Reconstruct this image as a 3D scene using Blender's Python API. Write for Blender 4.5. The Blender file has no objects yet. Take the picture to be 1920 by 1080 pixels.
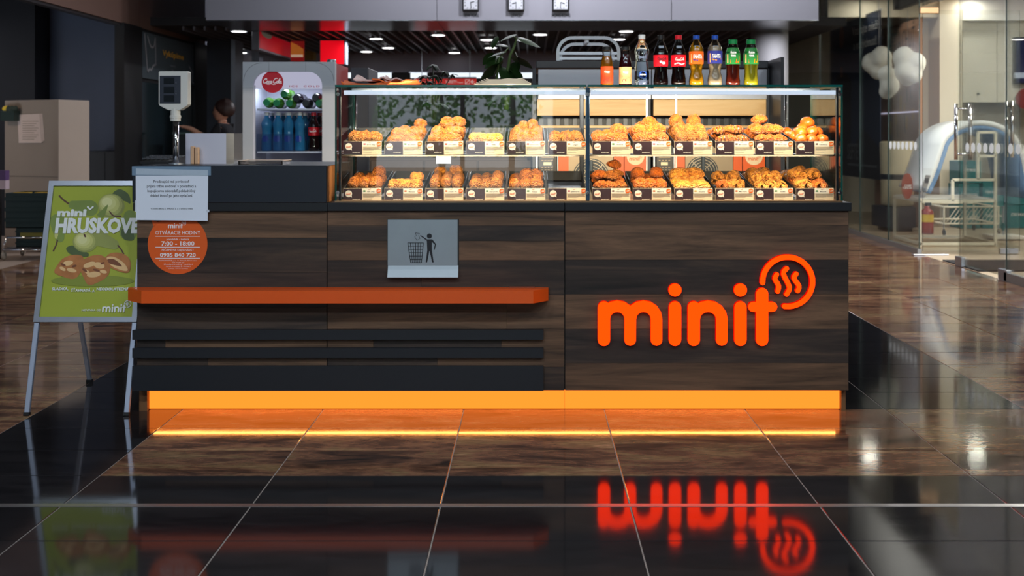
import bpy, bmesh, math, random
from mathutils import Vector, Matrix, noise

random.seed(7)
S = bpy.context.scene
COL = S.collection
F, VX, HY, EYE = 2040.0, 994.0, 252.0, 1.175     # focal length in pixels, vanishing point, eye height
PI = math.pi

def X(x, d): return (x - VX) * d / F
def Z(y, d): return EYE - (y - HY) * d / F
def lin(c):
    c = c / 255.0
    return c / 12.92 if c <= 0.04045 else ((c + 0.055) / 1.055) ** 2.4
def C(r, g, b): return (lin(r), lin(g), lin(b), 1.0)

# ------------------------------------------------------------------ camera
cam_d = bpy.data.cameras.new('camera')
cam = bpy.data.objects.new('camera', cam_d)
COL.objects.link(cam)
cam.location = (0, 0, EYE)
cam.rotation_euler = (PI / 2, 0, 0)
cam_d.sensor_width = 36
cam_d.lens = F / 1920 * 36
cam_d.shift_x = (960 - VX) / 1920
cam_d.shift_y = -(540 - HY) / 1920
cam_d.clip_end = 200
cam_d.dof.use_dof = True
cam_d.dof.focus_distance = 4.62
cam_d.dof.aperture_fstop = 4.0
S.camera = cam

# ------------------------------------------------------------------ world, lamps, exposure
w = bpy.data.worlds.new('overcast_sky')
S.world = w
w.use_nodes = True
bg = w.node_tree.nodes['Background']
bg.inputs[0].default_value = (0.80, 0.90, 1.0, 1)
bg.inputs[1].default_value = 3.6
S.view_settings.view_transform = 'Standard'
S.view_settings.look = 'None'
S.view_settings.exposure = 0.0
S.view_settings.gamma = 1.0
S.view_settings.use_curve_mapping = False
S.cycles.transparent_max_bounces = 40
S.cycles.max_bounces = 8
S.cycles.sample_clamp_indirect = 6.0
S.cycles.use_denoising = True
S.cycles.caustics_reflective = False
S.cycles.caustics_refractive = False

def area(name, loc, power, sx, sy=None, col=(1, 1, 1), d=(0, 0, -1), spread=180):
    l = bpy.data.lights.new(name, 'AREA')
    l.energy = power
    l.color = col
    l.spread = math.radians(spread)
    if sy is None:
        l.shape = 'DISK'; l.size = sx
    else:
        l.shape = 'RECTANGLE'; l.size = sx; l.size_y = sy
    o = bpy.data.objects.new(name, l)
    COL.objects.link(o)
    o.location = loc
    o.rotation_euler = Vector(d).to_track_quat('-Z', 'Y').to_euler()
    return o

COOL = (0.80, 0.90, 1.0)
HALL_Z = 4.0
# unseen ceiling lamps, added to light the kiosk front from the hall
HALL_FILL_LAMPS = [(-3.0, 0.6), (-1.0, 0.6), (1.0, 0.6), (3.0, 0.6), (-3.0, -2.2), (-1.0, -2.2), (1.0, -2.2), (3.0, -2.2)]
for hx, hy in HALL_FILL_LAMPS:
    area('hall_fill_lamp', (hx, hy, HALL_Z - 0.04), 62, 0.32, None, COOL)
# spots in front of the clock header
for hx, e in ((-1.3, 55), (0.35, 150), (2.5, 95)):
    area('header_lamp', (hx, 11.0, HALL_Z - 0.04), e, 0.2, None, (0.92, 0.93, 1.0))
# lamps of the slatted ceiling behind the header
for hx, hy in ((-2.2, 14.4), (0.6, 15.0), (-0.6, 8.4), (1.8, 8.4)):
    area('slat_ceiling_lamp', (hx, hy, 2.40 if hy > 12 else 3.9), 36, 0.2, None, (0.9, 0.93, 1.0))
# lamps of the shop behind the glass; the strong ones added out of view
SHOP_LAMPS = [(4.35, 13.95), (5.77, 14.07), (5.2, 10.4), (5.6, 8.6), (6.4, 12.6)]
for hx, hy in SHOP_LAMPS:
    area('shop_lamp_and_fill', (hx, hy, 2.93), 7 if hy > 13 else 55, 0.2 if hy > 13 else .5, None, (1.0, 0.94, 0.82))
area('open_shop_lamp', (-6.6, 9.3, 2.6), 22, .4, None, (1.0, .78, .58))
area('hall_side_fill', (-3.0, 10.2, 3.9), 14, .25, None, COOL)  # extra light, added to brighten the fascia and the shop sign
area('open_shop_lamp', (-7.2, 11.6, 2.6), 12, .4, None, (.8, .85, 1.0))
area('slat_ceiling_lamp', (3.0, 12.75, 2.40), 7, .15, None, (.95, .95, 1.0))
area('shop_lamp_and_fill', (4.2, 8.9, 2.93), 75, .4, None, (1.0, .95, .88))  # added out of view to light the hanging banner, no fixture
# light strips of the pastry case (under the glass top, under the shelf) and of the kick
def case_strip(x0, x1, y, z, power, tilt=0.25):
    area('case_light_strip', ((x0 + x1) / 2, y, z), power, x1 - x0 - 0.04, 0.02, (1.0, 0.77, 0.50), (0, tilt, -1))
CASE_Y0, CASE_Y1 = 4.600, 5.130
CX0, CXM, CX1 = X(628, 4.6), X(1101, 4.6), X(1580, 4.6)
for a, b in ((CX0 + .04, CXM - .02), (CXM + .02, CX1 - .04)):
    case_strip(a, b, 4.617, 1.339, 12, .36)
    case_strip(a, b, 4.655, 1.074, 7.0, 0.6)
    area('case_back_fill', ((a + b) / 2, 4.662, 1.352), 17, b - a - .04, .012, (1.0, .86, .68), (0, 1, -.12))  # added fill facing backwards, brightens the wood fascias of the oven hood

area('kick_strip_light', (X(927, 4.63), 4.628, 0.094), 2.4, 2.9, .008, (1.0, .36, .07), (0, -.35, -1))

# ------------------------------------------------------------------ materials
MATS = {}
def _new(name):
    m = bpy.data.materials.new(name)
    m.use_nodes = True
    return m, m.node_tree.nodes, m.node_tree.links, m.node_tree.nodes['Principled BSDF']

def mat(name, col, rough=0.5, metal=0.0, spec=0.5, noise_s=0, noise_a=0.12, bump=0.0, emit=None, es=0.0, coat=0.0, stretch=(1, 1, 1)):
    if name in MATS: return MATS[name]
    m, n, l, p = _new(name)
    p.inputs['Base Color'].default_value = col
    p.inputs['Roughness'].default_value = rough
    p.inputs['Metallic'].default_value = metal
    p.inputs['Specular IOR Level'].default_value = spec
    p.inputs['Coat Weight'].default_value = coat
    if noise_s:
        tc = n.new('ShaderNodeTexCoord'); mp = n.new('ShaderNodeMapping'); mp.inputs['Scale'].default_value = stretch
        nz = n.new('ShaderNodeTexNoise'); nz.inputs['Scale'].default_value = noise_s; nz.inputs['Detail'].default_value = 5
        mx = n.new('ShaderNodeMix'); mx.data_type = 'RGBA'
        l.new(tc.outputs['Object'], mp.inputs[0]); l.new(mp.outputs[0], nz.inputs['Vector'])
        l.new(nz.outputs['Fac'], mx.inputs[0])
        mx.inputs[6].default_value = tuple(c * (1 - noise_a) for c in col[:3]) + (1,)
        mx.inputs[7].default_value = tuple(min(1, c * (1 + noise_a)) for c in col[:3]) + (1,)
        l.new(mx.outputs[2], p.inputs['Base Color'])
        if bump:
            b = n.new('ShaderNodeBump'); b.inputs['Strength'].default_value = bump; b.inputs['Distance'].default_value = 0.01
            l.new(nz.outputs['Fac'], b.inputs['Height']); l.new(b.outputs[0], p.inputs['Normal'])
    if emit:
        p.inputs['Emission Color'].default_value = emit
        p.inputs['Emission Strength'].default_value = es
    MATS[name] = m
    return m

def ramp2(n, stops):
    r = n.new('ShaderNodeValToRGB')
    e = r.color_ramp.elements
    e[0].position, e[0].color = stops[0]
    e[1].position, e[1].color = stops[-1]
    for pos, c in stops[1:-1]:
        x = e.new(pos); x.color = c
    return r

def streaky(name, stops, scale, stretch, rough=(0.3, 0.5), bump=0.15, vary=0.35, spec=0.5, fine=40, fine_a=0.25):
    """grain stretched along X, shifted and dimmed per object (wood planks, slate tiles)"""
    m, n, l, p = _new(name)
    tc = n.new('ShaderNodeTexCoord'); oi = n.new('ShaderNodeObjectInfo')
    sh = n.new('ShaderNodeVectorMath'); sh.operation = 'MULTIPLY_ADD'
    cm = n.new('ShaderNodeCombineXYZ')
    ml = n.new('ShaderNodeMath'); ml.operation = 'MULTIPLY'; ml.inputs[1].default_value = 57.0
    l.new(oi.outputs['Random'], ml.inputs[0])
    for k in range(3): l.new(ml.outputs[0], cm.inputs[k])
    sh.inputs[1].default_value = stretch
    l.new(tc.outputs['Object'], sh.inputs[0]); l.new(cm.outputs[0], sh.inputs[2])
    nz = n.new('ShaderNodeTexNoise'); nz.inputs['Scale'].default_value = scale; nz.inputs['Detail'].default_value = 7
    nz.inputs['Roughness'].default_value = 0.62; nz.inputs['Distortion'].default_value = 0.7
    l.new(sh.outputs[0], nz.inputs['Vector'])
    r = ramp2(n, stops); l.new(nz.outputs['Fac'], r.inputs[0])
    n2 = n.new('ShaderNodeTexNoise'); n2.inputs['Scale'].default_value = fine; n2.inputs['Detail'].default_value = 4
    l.new(sh.outputs[0], n2.inputs['Vector'])
    hs = n.new('ShaderNodeHueSaturation')
    a = n.new('ShaderNodeMath'); a.operation = 'MULTIPLY_ADD'; a.inputs[1].default_value = vary * 2; a.inputs[2].default_value = 1 - vary
    wn = n.new('ShaderNodeTexWhiteNoise'); wn.noise_dimensions = '1D'; l.new(ml.outputs[0], wn.inputs['W'])
    l.new(wn.outputs['Value'], a.inputs[0])
    f = n.new('ShaderNodeMath'); f.operation = 'MULTIPLY_ADD'; f.inputs[1].default_value = fine_a * 2; f.inputs[2].default_value = 1 - fine_a
    l.new(n2.outputs['Fac'], f.inputs[0])
    g = n.new('ShaderNodeMath'); g.operation = 'MULTIPLY'; l.new(a.outputs[0], g.inputs[0]); l.new(f.outputs[0], g.inputs[1])
    l.new(g.outputs[0], hs.inputs['Value']); l.new(r.outputs[0], hs.inputs['Color'])
    l.new(hs.outputs[0], p.inputs['Base Color'])
    mr = n.new('ShaderNodeMapRange'); mr.inputs[3].default_value = rough[0]; mr.inputs[4].default_value = rough[1]
    l.new(nz.outputs['Fac'], mr.inputs[0]); l.new(mr.outputs[0], p.inputs['Roughness'])
    p.inputs['Specular IOR Level'].default_value = spec
    b = n.new('ShaderNodeBump'); b.inputs['Strength'].default_value = bump; b.inputs['Distance'].default_value = 0.004
    l.new(nz.outputs['Fac'], b.inputs['Height']); l.new(b.outputs[0], p.inputs['Normal'])
    MATS[name] = m
    return m

def thin_glass(name, tint=(0.95, 0.98, 0.97, 1), gloss=1.0, rough=0.0, ior=1.45):
    m, n, l, p = _new(name)
    n.remove(p)
    t = n.new('ShaderNodeBsdfTransparent'); t.inputs[0].default_value = tint
    g = n.new('ShaderNodeBsdfGlossy'); g.inputs['Roughness'].default_value = rough
    fr = n.new('ShaderNodeFresnel'); fr.inputs[0].default_value = ior
    ml = n.new('ShaderNodeMath'); ml.operation = 'MULTIPLY'; ml.inputs[1].default_value = gloss
    mx = n.new('ShaderNodeMixShader')
    l.new(fr.outputs[0], ml.inputs[0]); l.new(ml.outputs[0], mx.inputs[0])
    l.new(t.outputs[0], mx.inputs[1]); l.new(g.outputs[0], mx.inputs[2])
    l.new(mx.outputs[0], n['Material Output'].inputs[0])
    MATS[name] = m
    return m

def glow(name, col, strength):
    m, n, l, p = _new(name)
    n.remove(p)
    e = n.new('ShaderNodeEmission'); e.inputs[0].default_value = col; e.inputs[1].default_value = strength
    l.new(e.outputs[0], n['Material Output'].inputs[0])
    MATS[name] = m
    return m

def crust(name, dark, lightc, scale=22, rough=0.45, bump=0.5, spots=None):
    m, n, l, p = _new(name)
    tc = n.new('ShaderNodeTexCoord'); oi = n.new('ShaderNodeObjectInfo')
    cm = n.new('ShaderNodeVectorMath'); cm.operation = 'ADD'
    ml = n.new('ShaderNodeMath'); ml.operation = 'MULTIPLY'; ml.inputs[1].default_value = 31.0
    l.new(oi.outputs['Random'], ml.inputs[0]); l.new(tc.outputs['Object'], cm.inputs[0]); l.new(ml.outputs[0], cm.inputs[1])
    nz = n.new('ShaderNodeTexNoise'); nz.inputs['Scale'].default_value = scale * .17; nz.inputs['Detail'].default_value = 6; nz.inputs['Roughness'].default_value = 0.7
    l.new(cm.outputs[0], nz.inputs['Vector'])
    r = ramp2(n, [(0.32, dark), (0.50, tuple((a * .45 + b * .55) for a, b in zip(dark, lightc))), (0.68, lightc)])
    l.new(nz.outputs['Fac'], r.inputs[0])
    out = r.outputs[0]
    n2 = n.new('ShaderNodeTexNoise'); n2.inputs['Scale'].default_value = scale * .55; n2.inputs['Detail'].default_value = 3
    l.new(cm.outputs[0], n2.inputs['Vector'])
    if spots:
        st = n.new('ShaderNodeMapRange'); st.inputs[1].default_value = 0.62; st.inputs[2].default_value = 0.66
        l.new(n2.outputs['Fac'], st.inputs[0])
        mx = n.new('ShaderNodeMix'); mx.data_type = 'RGBA'; mx.inputs[7].default_value = spots
        l.new(st.outputs[0], mx.inputs[0]); l.new(out, mx.inputs[6]); out = mx.outputs[2]
    l.new(out, p.inputs['Base Color'])
    p.inputs['Roughness'].default_value = rough
    b = n.new('ShaderNodeBump'); b.inputs['Strength'].default_value = bump; b.inputs['Distance'].default_value = 0.07
    l.new(n2.outputs['Fac'], b.inputs['Height']); l.new(b.outputs[0], p.inputs['Normal'])
    MATS[name] = m
    return m

GLASS = thin_glass('clear_glass', (0.955, 0.985, 0.975, 1), 0.8)
SHOPGLASS = thin_glass('shop_front_glass', (0.955, 0.97, 0.955, 1), 0.6)
GLASSEDGE = mat('glass_edge_teal', C(14, 92, 84), 0.15)
SHOPEDGE = mat('shop_glass_edge', C(44, 62, 58), 0.2)
CLEAR = thin_glass('clear_plastic', (0.90, 0.94, 0.96, 1), 1.0, 0.05)
FROST = mat('frosted_dot', C(205, 208, 205), 0.6)
DARKBLUE = mat('dark_blue_laminate', C(27, 33, 43), 0.42, 0, 0.4, 60, 0.06)
BLACKLAM = mat('black_laminate', C(22, 24, 29), 0.45, 0, 0.4, 60, 0.08)
BLACK = mat('black_plastic', C(18, 18, 20), 0.4)
SATIN = mat('satin_aluminium', C(178, 184, 196), 0.32, 0.85, 0.5, 30, 0.06)
STEEL = mat('brushed_steel', C(170, 172, 178), 0.28, 0.9, 0.5, 14, 0.08, 0.02, stretch=(1, 1, 12))
FLAPSTEEL = mat('worn_steel', C(150, 160, 166), 0.45, 0.35, 0.5, 9, 0.10, 0.03)
CHROME = mat('chrome', C(225, 225, 228), 0.12, 1.0)
PAPER = mat('white_paper', C(222, 228, 240), 0.7, 0, 0.3, 12, 0.03)
INK = mat('black_ink', C(24, 26, 32), 0.7)
WHITEINK = mat('white_ink', C(235, 232, 232), 0.6)
TAPE = thin_glass('sticky_tape', (0.72, 0.82, 0.92, 1), 0.9, 0.25)
ORANGE = mat('orange_laminate', C(224, 86, 20), 0.38, 0, 0.5, 30, 0.04)
STICKER = mat('orange_vinyl', C(222, 92, 30), 0.5, 0, 0.4)
WHITEPAINT = mat('white_paint', C(228, 226, 220), 0.45, 0, 0.5, 10, 0.03)
UNDERKICK = 1
WALNUT = streaky('walnut_laminate', [(0.30, C(48, 36, 28)), (0.46, C(88, 66, 50)), (0.60, C(112, 84, 63)), (0.74, C(76, 57, 44))], 2.2, (0.55, 1, 7), (0.42, 0.62), 0.08, 0.12, 0.35, 26, 0.24)
WALNUTD = streaky('dark_walnut_laminate', [(0.30, C(30, 26, 25)), (0.5, C(54, 44, 39)), (0.66, C(76, 60, 49)), (0.8, C(42, 34, 31))], 2.2, (0.55, 1, 7), (0.42, 0.62), 0.08, 0.14, 0.35, 26, 0.24)
SLATE = streaky('brown_slate_tile', [(0.30, C(34, 28, 26)), (0.42, C(92, 64, 50)), (0.52, C(124, 88, 67)), (0.62, C(128, 104, 74)), (0.74, C(176, 136, 110))], 2.6, (1.0, 3.6, 1), (0.045, 0.12), 0.05, 0.32, 0.5, 24, 0.85)
BLACKTILE = streaky('black_tile', [(0.3, C(22, 21, 23)), (0.7, C(36, 34, 36))], 3, (1.2, 4, 1), (0.055, 0.085), 0.02, 0.15, 0.5, 60, 0.1)
LETTERGLOW = glow('sign_face_glow', (1.0, 0.026, 0.0006, 1), 4.0)
LETTERSIDE = glow('sign_side_glow', (1.0, 0.004, 0.0002, 1), 0.8)
KICKGLOW = glow('kick_panel_glow', (1.0, 0.20, 0.018, 1), 1.85)
STRIPGLOW = glow('kick_strip_glow', (1.0, 0.42, 0.08, 1), 3.0)
LAMPGLOW = glow('lamp_disc_glow', (1.0, 0.98, 0.95, 1), 6.0)

# ------------------------------------------------------------------ mesh builder
_TXT = {}
def _text_raw(s, bold, shear, spacing):
    cu = bpy.data.curves.new('t', 'FONT')
    cu.body = s; cu.size = 1.0; cu.offset = bold; cu.shear = shear; cu.space_character = spacing
    cu.align_x = 'CENTER'; cu.resolution_u = 2; cu.fill_mode = 'FRONT'
    o = bpy.data.objects.new('t', cu)
    me = o.to_mesh()
    vs = [tuple(v.co[:2]) for v in me.vertices]
    fs = [tuple(p.vertices) for p in me.polygons]
    ar = sum(p.area for p in me.polygons)
    o.to_mesh_clear()
    bpy.data.objects.remove(o); bpy.data.curves.remove(cu)
    return vs, fs, ar
def text_geo(s, bold=0.0, shear=0.0, spacing=1.0):
    k = (s, bold, shear, spacing)
    if k in _TXT: return _TXT[k]
    vs, fs, a0 = _text_raw(s, 0.0, shear, spacing)
    b = bold if all(_text_raw(c_, bold, shear, 1.0)[2] > _text_raw(c_, 0.0, shear, 1.0)[2] * 1.01 for c_ in set(s) if not c_.isspace()) else 0.0
    while b > 0.004:                       # heavier strokes, unless a glyph fails to fill at that weight
        v2, f2, a2 = _text_raw(s, b, shear, spacing)
        if a2 > a0 * (1 + b * 4): vs, fs = v2, f2; break
        b *= 0.7
    if vs:
        x0 = min(v[0] for v in vs); x1 = max(v[0] for v in vs); z0 = min(v[1] for v in vs); z1 = max(v[1] for v in vs)
    else: x0 = x1 = z0 = z1 = 0
    _TXT[k] = (vs, fs, (x0, x1, z0, z1))
    return _TXT[k]

class MB:
    def __init__(s): s.v = []; s.f = []; s.m = []; s.T = None; s.smooth = False
    def add(s, vs, fs, m=0):
        b = len(s.v)
        if s.T is not None: vs = [tuple(s.T @ Vector(v)) for v in vs]
        s.v += [tuple(v) for v in vs]
        s.f += [tuple(i + b for i in f) for f in fs]
        s.m += [m] * len(fs)
        return s
    def box(s, x0, x1, y0, y1, z0, z1, m=0, faces=None):
        vs = [(x0, y0, z0), (x1, y0, z0), (x1, y1, z0), (x0, y1, z0), (x0, y0, z1), (x1, y0, z1), (x1, y1, z1), (x0, y1, z1)]
        return s.add(vs, [(0, 3, 2, 1), (4, 5, 6, 7), (0, 1, 5, 4), (1, 2, 6, 5), (2, 3, 7, 6), (3, 0, 4, 7)], m)
    def rbox(s, x0, x1, y0, y1, z0, z1, r=0.005, seg=2, m=0):
        bm = bmesh.new(); bmesh.ops.create_cube(bm, size=1)
        for v in bm.verts:
            v.co = ((x0 + x1) / 2 + v.co.x * (x1 - x0), (y0 + y1) / 2 + v.co.y * (y1 - y0), (z0 + z1) / 2 + v.co.z * (z1 - z0))
        bmesh.ops.bevel(bm, geom=list(bm.edges), offset=r, segments=seg, affect='EDGES', profile=0.5)
        bm.verts.index_update()
        s.add([tuple(v.co) for v in bm.verts], [tuple(v.index for v in f.verts) for f in bm.faces], m); bm.free(); return s
    def prism(s, pts, y0, y1, m=0, ms=None):
        """polygon in XZ (counter-clockwise seen from -Y) between y0 (front) and y1"""
        n = len(pts)
        vs = [(p[0], y0, p[1]) for p in pts] + [(p[0], y1, p[1]) for p in pts]
        s.add(vs, [tuple(range(n)), tuple(range(2 * n - 1, n - 1, -1))], m)
        b = len(s.v) - 2 * n
        for i in range(n):
            j = (i + 1) % n
            s.f.append((b + i, b + n + i, b + n + j, b + j)); s.m.append(m if ms is None else ms)
        return s
    def slab(s, pts, z0, z1, m=0):
        n = len(pts)
        vs = [(p[0], p[1], z0) for p in pts] + [(p[0], p[1], z1) for p in pts]
        fs = [tuple(range(n - 1, -1, -1)), tuple(range(n, 2 * n))] + [(i, (i + 1) % n, n + (i + 1) % n, n + i) for i in range(n)]
        return s.add(vs, fs, m)
    def sideprism(s, pts, x0, x1, m=0):
        """polygon in YZ between x0 and x1"""
        n = len(pts)
        vs = [(x0, p[0], p[1]) for p in pts] + [(x1, p[0], p[1]) for p in pts]
        fs = [tuple(range(n - 1, -1, -1)), tuple(range(n, 2 * n))] + [(i, (i + 1) % n, n + (i + 1) % n, n + i) for i in range(n)]
        return s.add(vs, fs, m)
    def disc(s, cx, cz, r, y0, y1, n=24, m=0, ms=None, rz=None):
        rz = r if rz is None else rz
        return s.prism([(cx + r * math.cos(2 * PI * i / n), cz + rz * math.sin(2 * PI * i / n)) for i in range(n)], y0, y1, m, ms)
    def stroke(s, pts, wd, y0, y1, m=0, ms=None, cap=6):
        pts = [Vector((p[0], p[1])) for p in pts]
        n = len(pts); h = wd / 2
        L = []; R = []
        for i in range(n):
            t = (pts[min(i + 1, n - 1)] - pts[max(i - 1, 0)]); t.normalize()
            nn = Vector((-t.y, t.x)); L.append(pts[i] + nn * h); R.append(pts[i] - nn * h)
        def arc(c, a0, k): return [(c.x + h * math.cos(a0 + PI * j / k), c.y + h * math.sin(a0 + PI * j / k)) for j in range(1, k)]
        t1 = pts[-1] - pts[-2]; t0 = pts[0] - pts[1]
        out = [(p.x, p.y) for p in R] + arc(pts[-1], math.atan2(t1.y, t1.x) - PI / 2, cap) + [(p.x, p.y) for p in reversed(L)] + arc(pts[0], math.atan2(t0.y, t0.x) - PI / 2, cap)
        return s.prism(out, y0, y1, m, ms)
    def lathe(s, prof, cx=0, cy=0, z=0, n=18, m=0, caps=True):
        vs = []; fs = []
        for r, h in prof:
            for i in range(n):
                a = 2 * PI * i / n
                vs.append((cx + r * math.cos(a), cy + r * math.sin(a), z + h))
        for k in range(len(prof) - 1):
            for i in range(n):
                j = (i + 1) % n
                fs.append((k * n + i, k * n + j, (k + 1) * n + j, (k + 1) * n + i))
        if caps:
            fs.append(tuple(range(n - 1, -1, -1))); fs.append(tuple((len(prof) - 1) * n + i for i in range(n)))
        return s.add(vs, fs, m)
    def tube(s, pts, r, n=8, m=0, sq=False):
        pts = [Vector(p) for p in pts]
        rs = r if isinstance(r, (list, tuple)) else [r] * len(pts)
        vs = []; fs = []; up = None
        for i, p in enumerate(pts):
            t = (pts[min(i + 1, len(pts) - 1)] - pts[max(i - 1, 0)]).normalized()
            if up is None: up = Vector((0, 0, 1)) if abs(t.z) < 0.9 else Vector((0, 1, 0))
            a = up - t * up.dot(t); a.normalize(); b = t.cross(a); up = a
            for k in range(n):
                g = 2 * PI * k / n + (PI / 4 if sq else 0)
                vs.append(tuple(p + (a * math.cos(g) + b * math.sin(g)) * rs[i]))
        for i in range(len(pts) - 1):
            for k in range(n):
                q = (k + 1) % n
                fs.append((i * n + k, i * n + q, (i + 1) * n + q, (i + 1) * n + k))
        fs.append(tuple(range(n - 1, -1, -1))); fs.append(tuple((len(pts) - 1) * n + k for k in range(n)))
        return s.add(vs, fs, m)
    def ell(s, c, r, nu=16, nv=10, m=0, disp=None, zmin=None):
        vs = []; fs = []
        for j in range(1, nv):
            ph = PI * j / nv
            for i in range(nu):
                a = 2 * PI * i / nu
                d = Vector((math.sin(ph) * math.cos(a), math.sin(ph) * math.sin(a), math.cos(ph)))
                k = disp(d) if disp else 1.0
                z = d.z * k
                if zmin is not None: z = max(z, zmin)
                vs.append((c[0] + d.x * r[0] * k, c[1] + d.y * r[1] * k, c[2] + z * r[2]))
        kt = disp(Vector((0, 0, 1))) if disp else 1; kb = disp(Vector((0, 0, -1))) if disp else 1
        vs.append((c[0], c[1], c[2] + r[2] * kt)); vs.append((c[0], c[1], c[2] + r[2] * (max(-kb, zmin) if zmin is not None else -kb)))
        T = len(vs) - 2; B = T + 1
        for j in range(nv - 2):
            for i in range(nu):
                q = (i + 1) % nu
                fs.append((j * nu + i, (j + 1) * nu + i, (j + 1) * nu + q, j * nu + q))
        for i in range(nu):
            q = (i + 1) % nu
            fs.append((T, i, q)); fs.append((B, (nv - 2) * nu + q, (nv - 2) * nu + i))
        return s.add(vs, fs, m)
    def text(s, t, cx, cz, y, h=None, wd=None, bold=0.0, shear=0.0, m=0, spacing=1.0, capz=None):
        """flat lettering in the XZ plane at depth y, centred; h = cap height, wd = total width"""
        vs, fs, (x0, x1, z0, z1) = text_geo(t, bold, shear, spacing)
        if not vs: return s
        kz = (h / 0.73) if h else wd / (x1 - x0)
        kx = wd / (x1 - x0) if wd else kz
        xm = (x0 + x1) / 2
        return s.add([(cx + (v[0] - xm) * kx, y, cz + (v[1] - 0.365) * kz) for v in vs], fs, m)
    def mesh(s, name, mats):
        me = bpy.data.meshes.new(name)
        me.from_pydata(s.v, [], s.f)
        for a in (mats if isinstance(mats, (list, tuple)) else [mats]): me.materials.append(a)
        me.polygons.foreach_set('material_index', s.m)
        if s.smooth: me.polygons.foreach_set('use_smooth', [True] * len(s.f))
        me.update()
        return me

def base_of(o):
    v = Vector((0, 0, 0))
    while o is not None: v += o.location; o = o.parent
    return v

def obj(name, mb, mats, parent=None, smooth=None):
    if smooth is not None: mb.smooth = smooth
    off = base_of(parent)
    if off.length: mb.v = [(a - off.x, b - off.y, c - off.z) for a, b, c in mb.v]
    o = bpy.data.objects.new(name, mb.mesh(name, mats))
    COL.objects.link(o)
    if parent is not None: o.parent = parent
    return o

def tag(o, label=None, cat=None, group=None, kind=None):
    if label: o['label'] = label
    if cat: o['category'] = cat
    if group: o['group'] = group
    if kind: o['kind'] = kind
    return o

def thing(name, label, cat, loc=(0, 0, 0), group=None):
    o = bpy.data.objects.new(name, None)
    COL.objects.link(o)
    o.location = loc
    o.empty_display_size = 0.05
    return tag(o, label, cat, group)

def struct(name, mb, mats, parent=None):
    o = obj(name, mb, mats, parent)
    if parent is None: o['kind'] = 'structure'
    return o

def dup(root, loc=None, rot=None, scale=None, label=None, group=None):
    r = root.copy(); COL.objects.link(r)
    if loc is not None: r.location = loc
    if rot is not None: r.rotation_euler = rot
    if scale is not None: r.scale = scale
    if label: r['label'] = label
    if group: r['group'] = group
    for ch in list(root.children):
        c = ch.copy(); COL.objects.link(c); c.parent = r
        for g in list(ch.children):
            d = g.copy(); COL.objects.link(d); d.parent = c
    return r

def bez(p0, p1, p2, p3, n=10):
    out = []
    for i in range(n + 1):
        t = i / n; u = 1 - t
        out.append(tuple(u**3 * a + 3 * u*u*t * b + 3 * u*t*t * c + t**3 * d for a, b, c, d in zip(p0, p1, p2, p3)))
    return out
def arcpts(cx, cz, rx, rz, a0, a1, n):
    return [(cx + rx * math.cos(math.radians(a0 + (a1 - a0) * i / n)), cz + rz * math.sin(math.radians(a0 + (a1 - a0) * i / n))) for i in range(n + 1)]
def spline(pts, n=6):
    """smooth 2D path through points (Catmull-Rom)"""
    P = [Vector(p) for p in pts]; P = [P[0] * 2 - P[1]] + P + [P[-1] * 2 - P[-2]]; out = []
    for i in range(1, len(P) - 2):
        for k in range(n):
            t = k / n; a, b, c, d = P[i-1], P[i], P[i+1], P[i+2]
            out.append(tuple(0.5 * ((2*b) + (c - a)*t + (2*a - 5*b + 4*c - d)*t*t + (3*b - a - 3*c + d)*t**3)))
    out.append(tuple(P[-2])); return out

def logo_strokes(q=8):
    """the round-stroke word and steam ring, list of (name, [(path, width)]) in units of the lettering drawing, z up"""
    w_ = 73
    def up(pts): return [(x, -y) for x, y in pts]
    def arch(c, rx, xr): return [(c + rx * math.cos(math.radians(180 - 180 * i / q)), 502 - 76 * math.sin(math.radians(180 - 180 * i / q))) for i in range(q + 1)] + [(xr, 627)]
    m_ = [(up([(262, 433), (262, 627)]), w_), (up(arch(341, 78, 418)), 69), (up(arch(497, 78, 575)), 69)]
    i1 = [(up([(685, 433), (685, 627)]), w_)]; d1 = (685, -330, 39)
    n_ = [(up([(797, 433), (797, 627)]), w_), (up(arch(881.5, 82, 963.5)), 69)]
    i2 = [(up([(1075, 433), (1075, 627)]), w_)]; d2 = (1075, -330, 39)
    t_ = [(up([(1204, 353), (1204, 627)]), w_), (up([(1151, 430), (1264, 430)]), 60)]
    ring = [(arcpts(1356, -281, 149, 147, 182, -97, q * 4), 31)]
    st = [(up(spline([(1291, 238), (1281, 264), (1303, 306), (1297, 338)], 3)), 28), (up(spline([(1350, 202), (1331, 234), (1367, 312), (1350, 356)], 3)), 28), (up(spline([(1407, 234), (1394, 260), (1424, 306), (1416, 335)], 3)), 28)]
    return [('letter', m_, []), ('letter', i1, [d1]), ('letter', n_, []), ('letter', i2, [d2]), ('letter', t_, []), ('ring', ring, []), ('steam', st, [])]
LOGO = logo_strokes(6)
def small_logo(mb, cx, cz, wd, y, m=0, dy=0.0004, shearless=True):
    """flat little print of the same lettering, wd = total width"""
    k = wd / (1520 - 225); x0, z0 = 872, -390
    e = 0
    for nm, st, dots in LOGO:
        for pts, w_ in st:
            mb.stroke([(cx + (a - x0) * k, cz + (b - z0) * k) for a, b in pts], w_ * k, y - e % 3 * .00004, y + dy, m, None, 3); e += 1
        for a, b, r in dots: mb.disc(cx + (a - x0) * k, cz + (b - z0) * k, r * k, y, y + dy, 8, m)
    return mb
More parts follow.
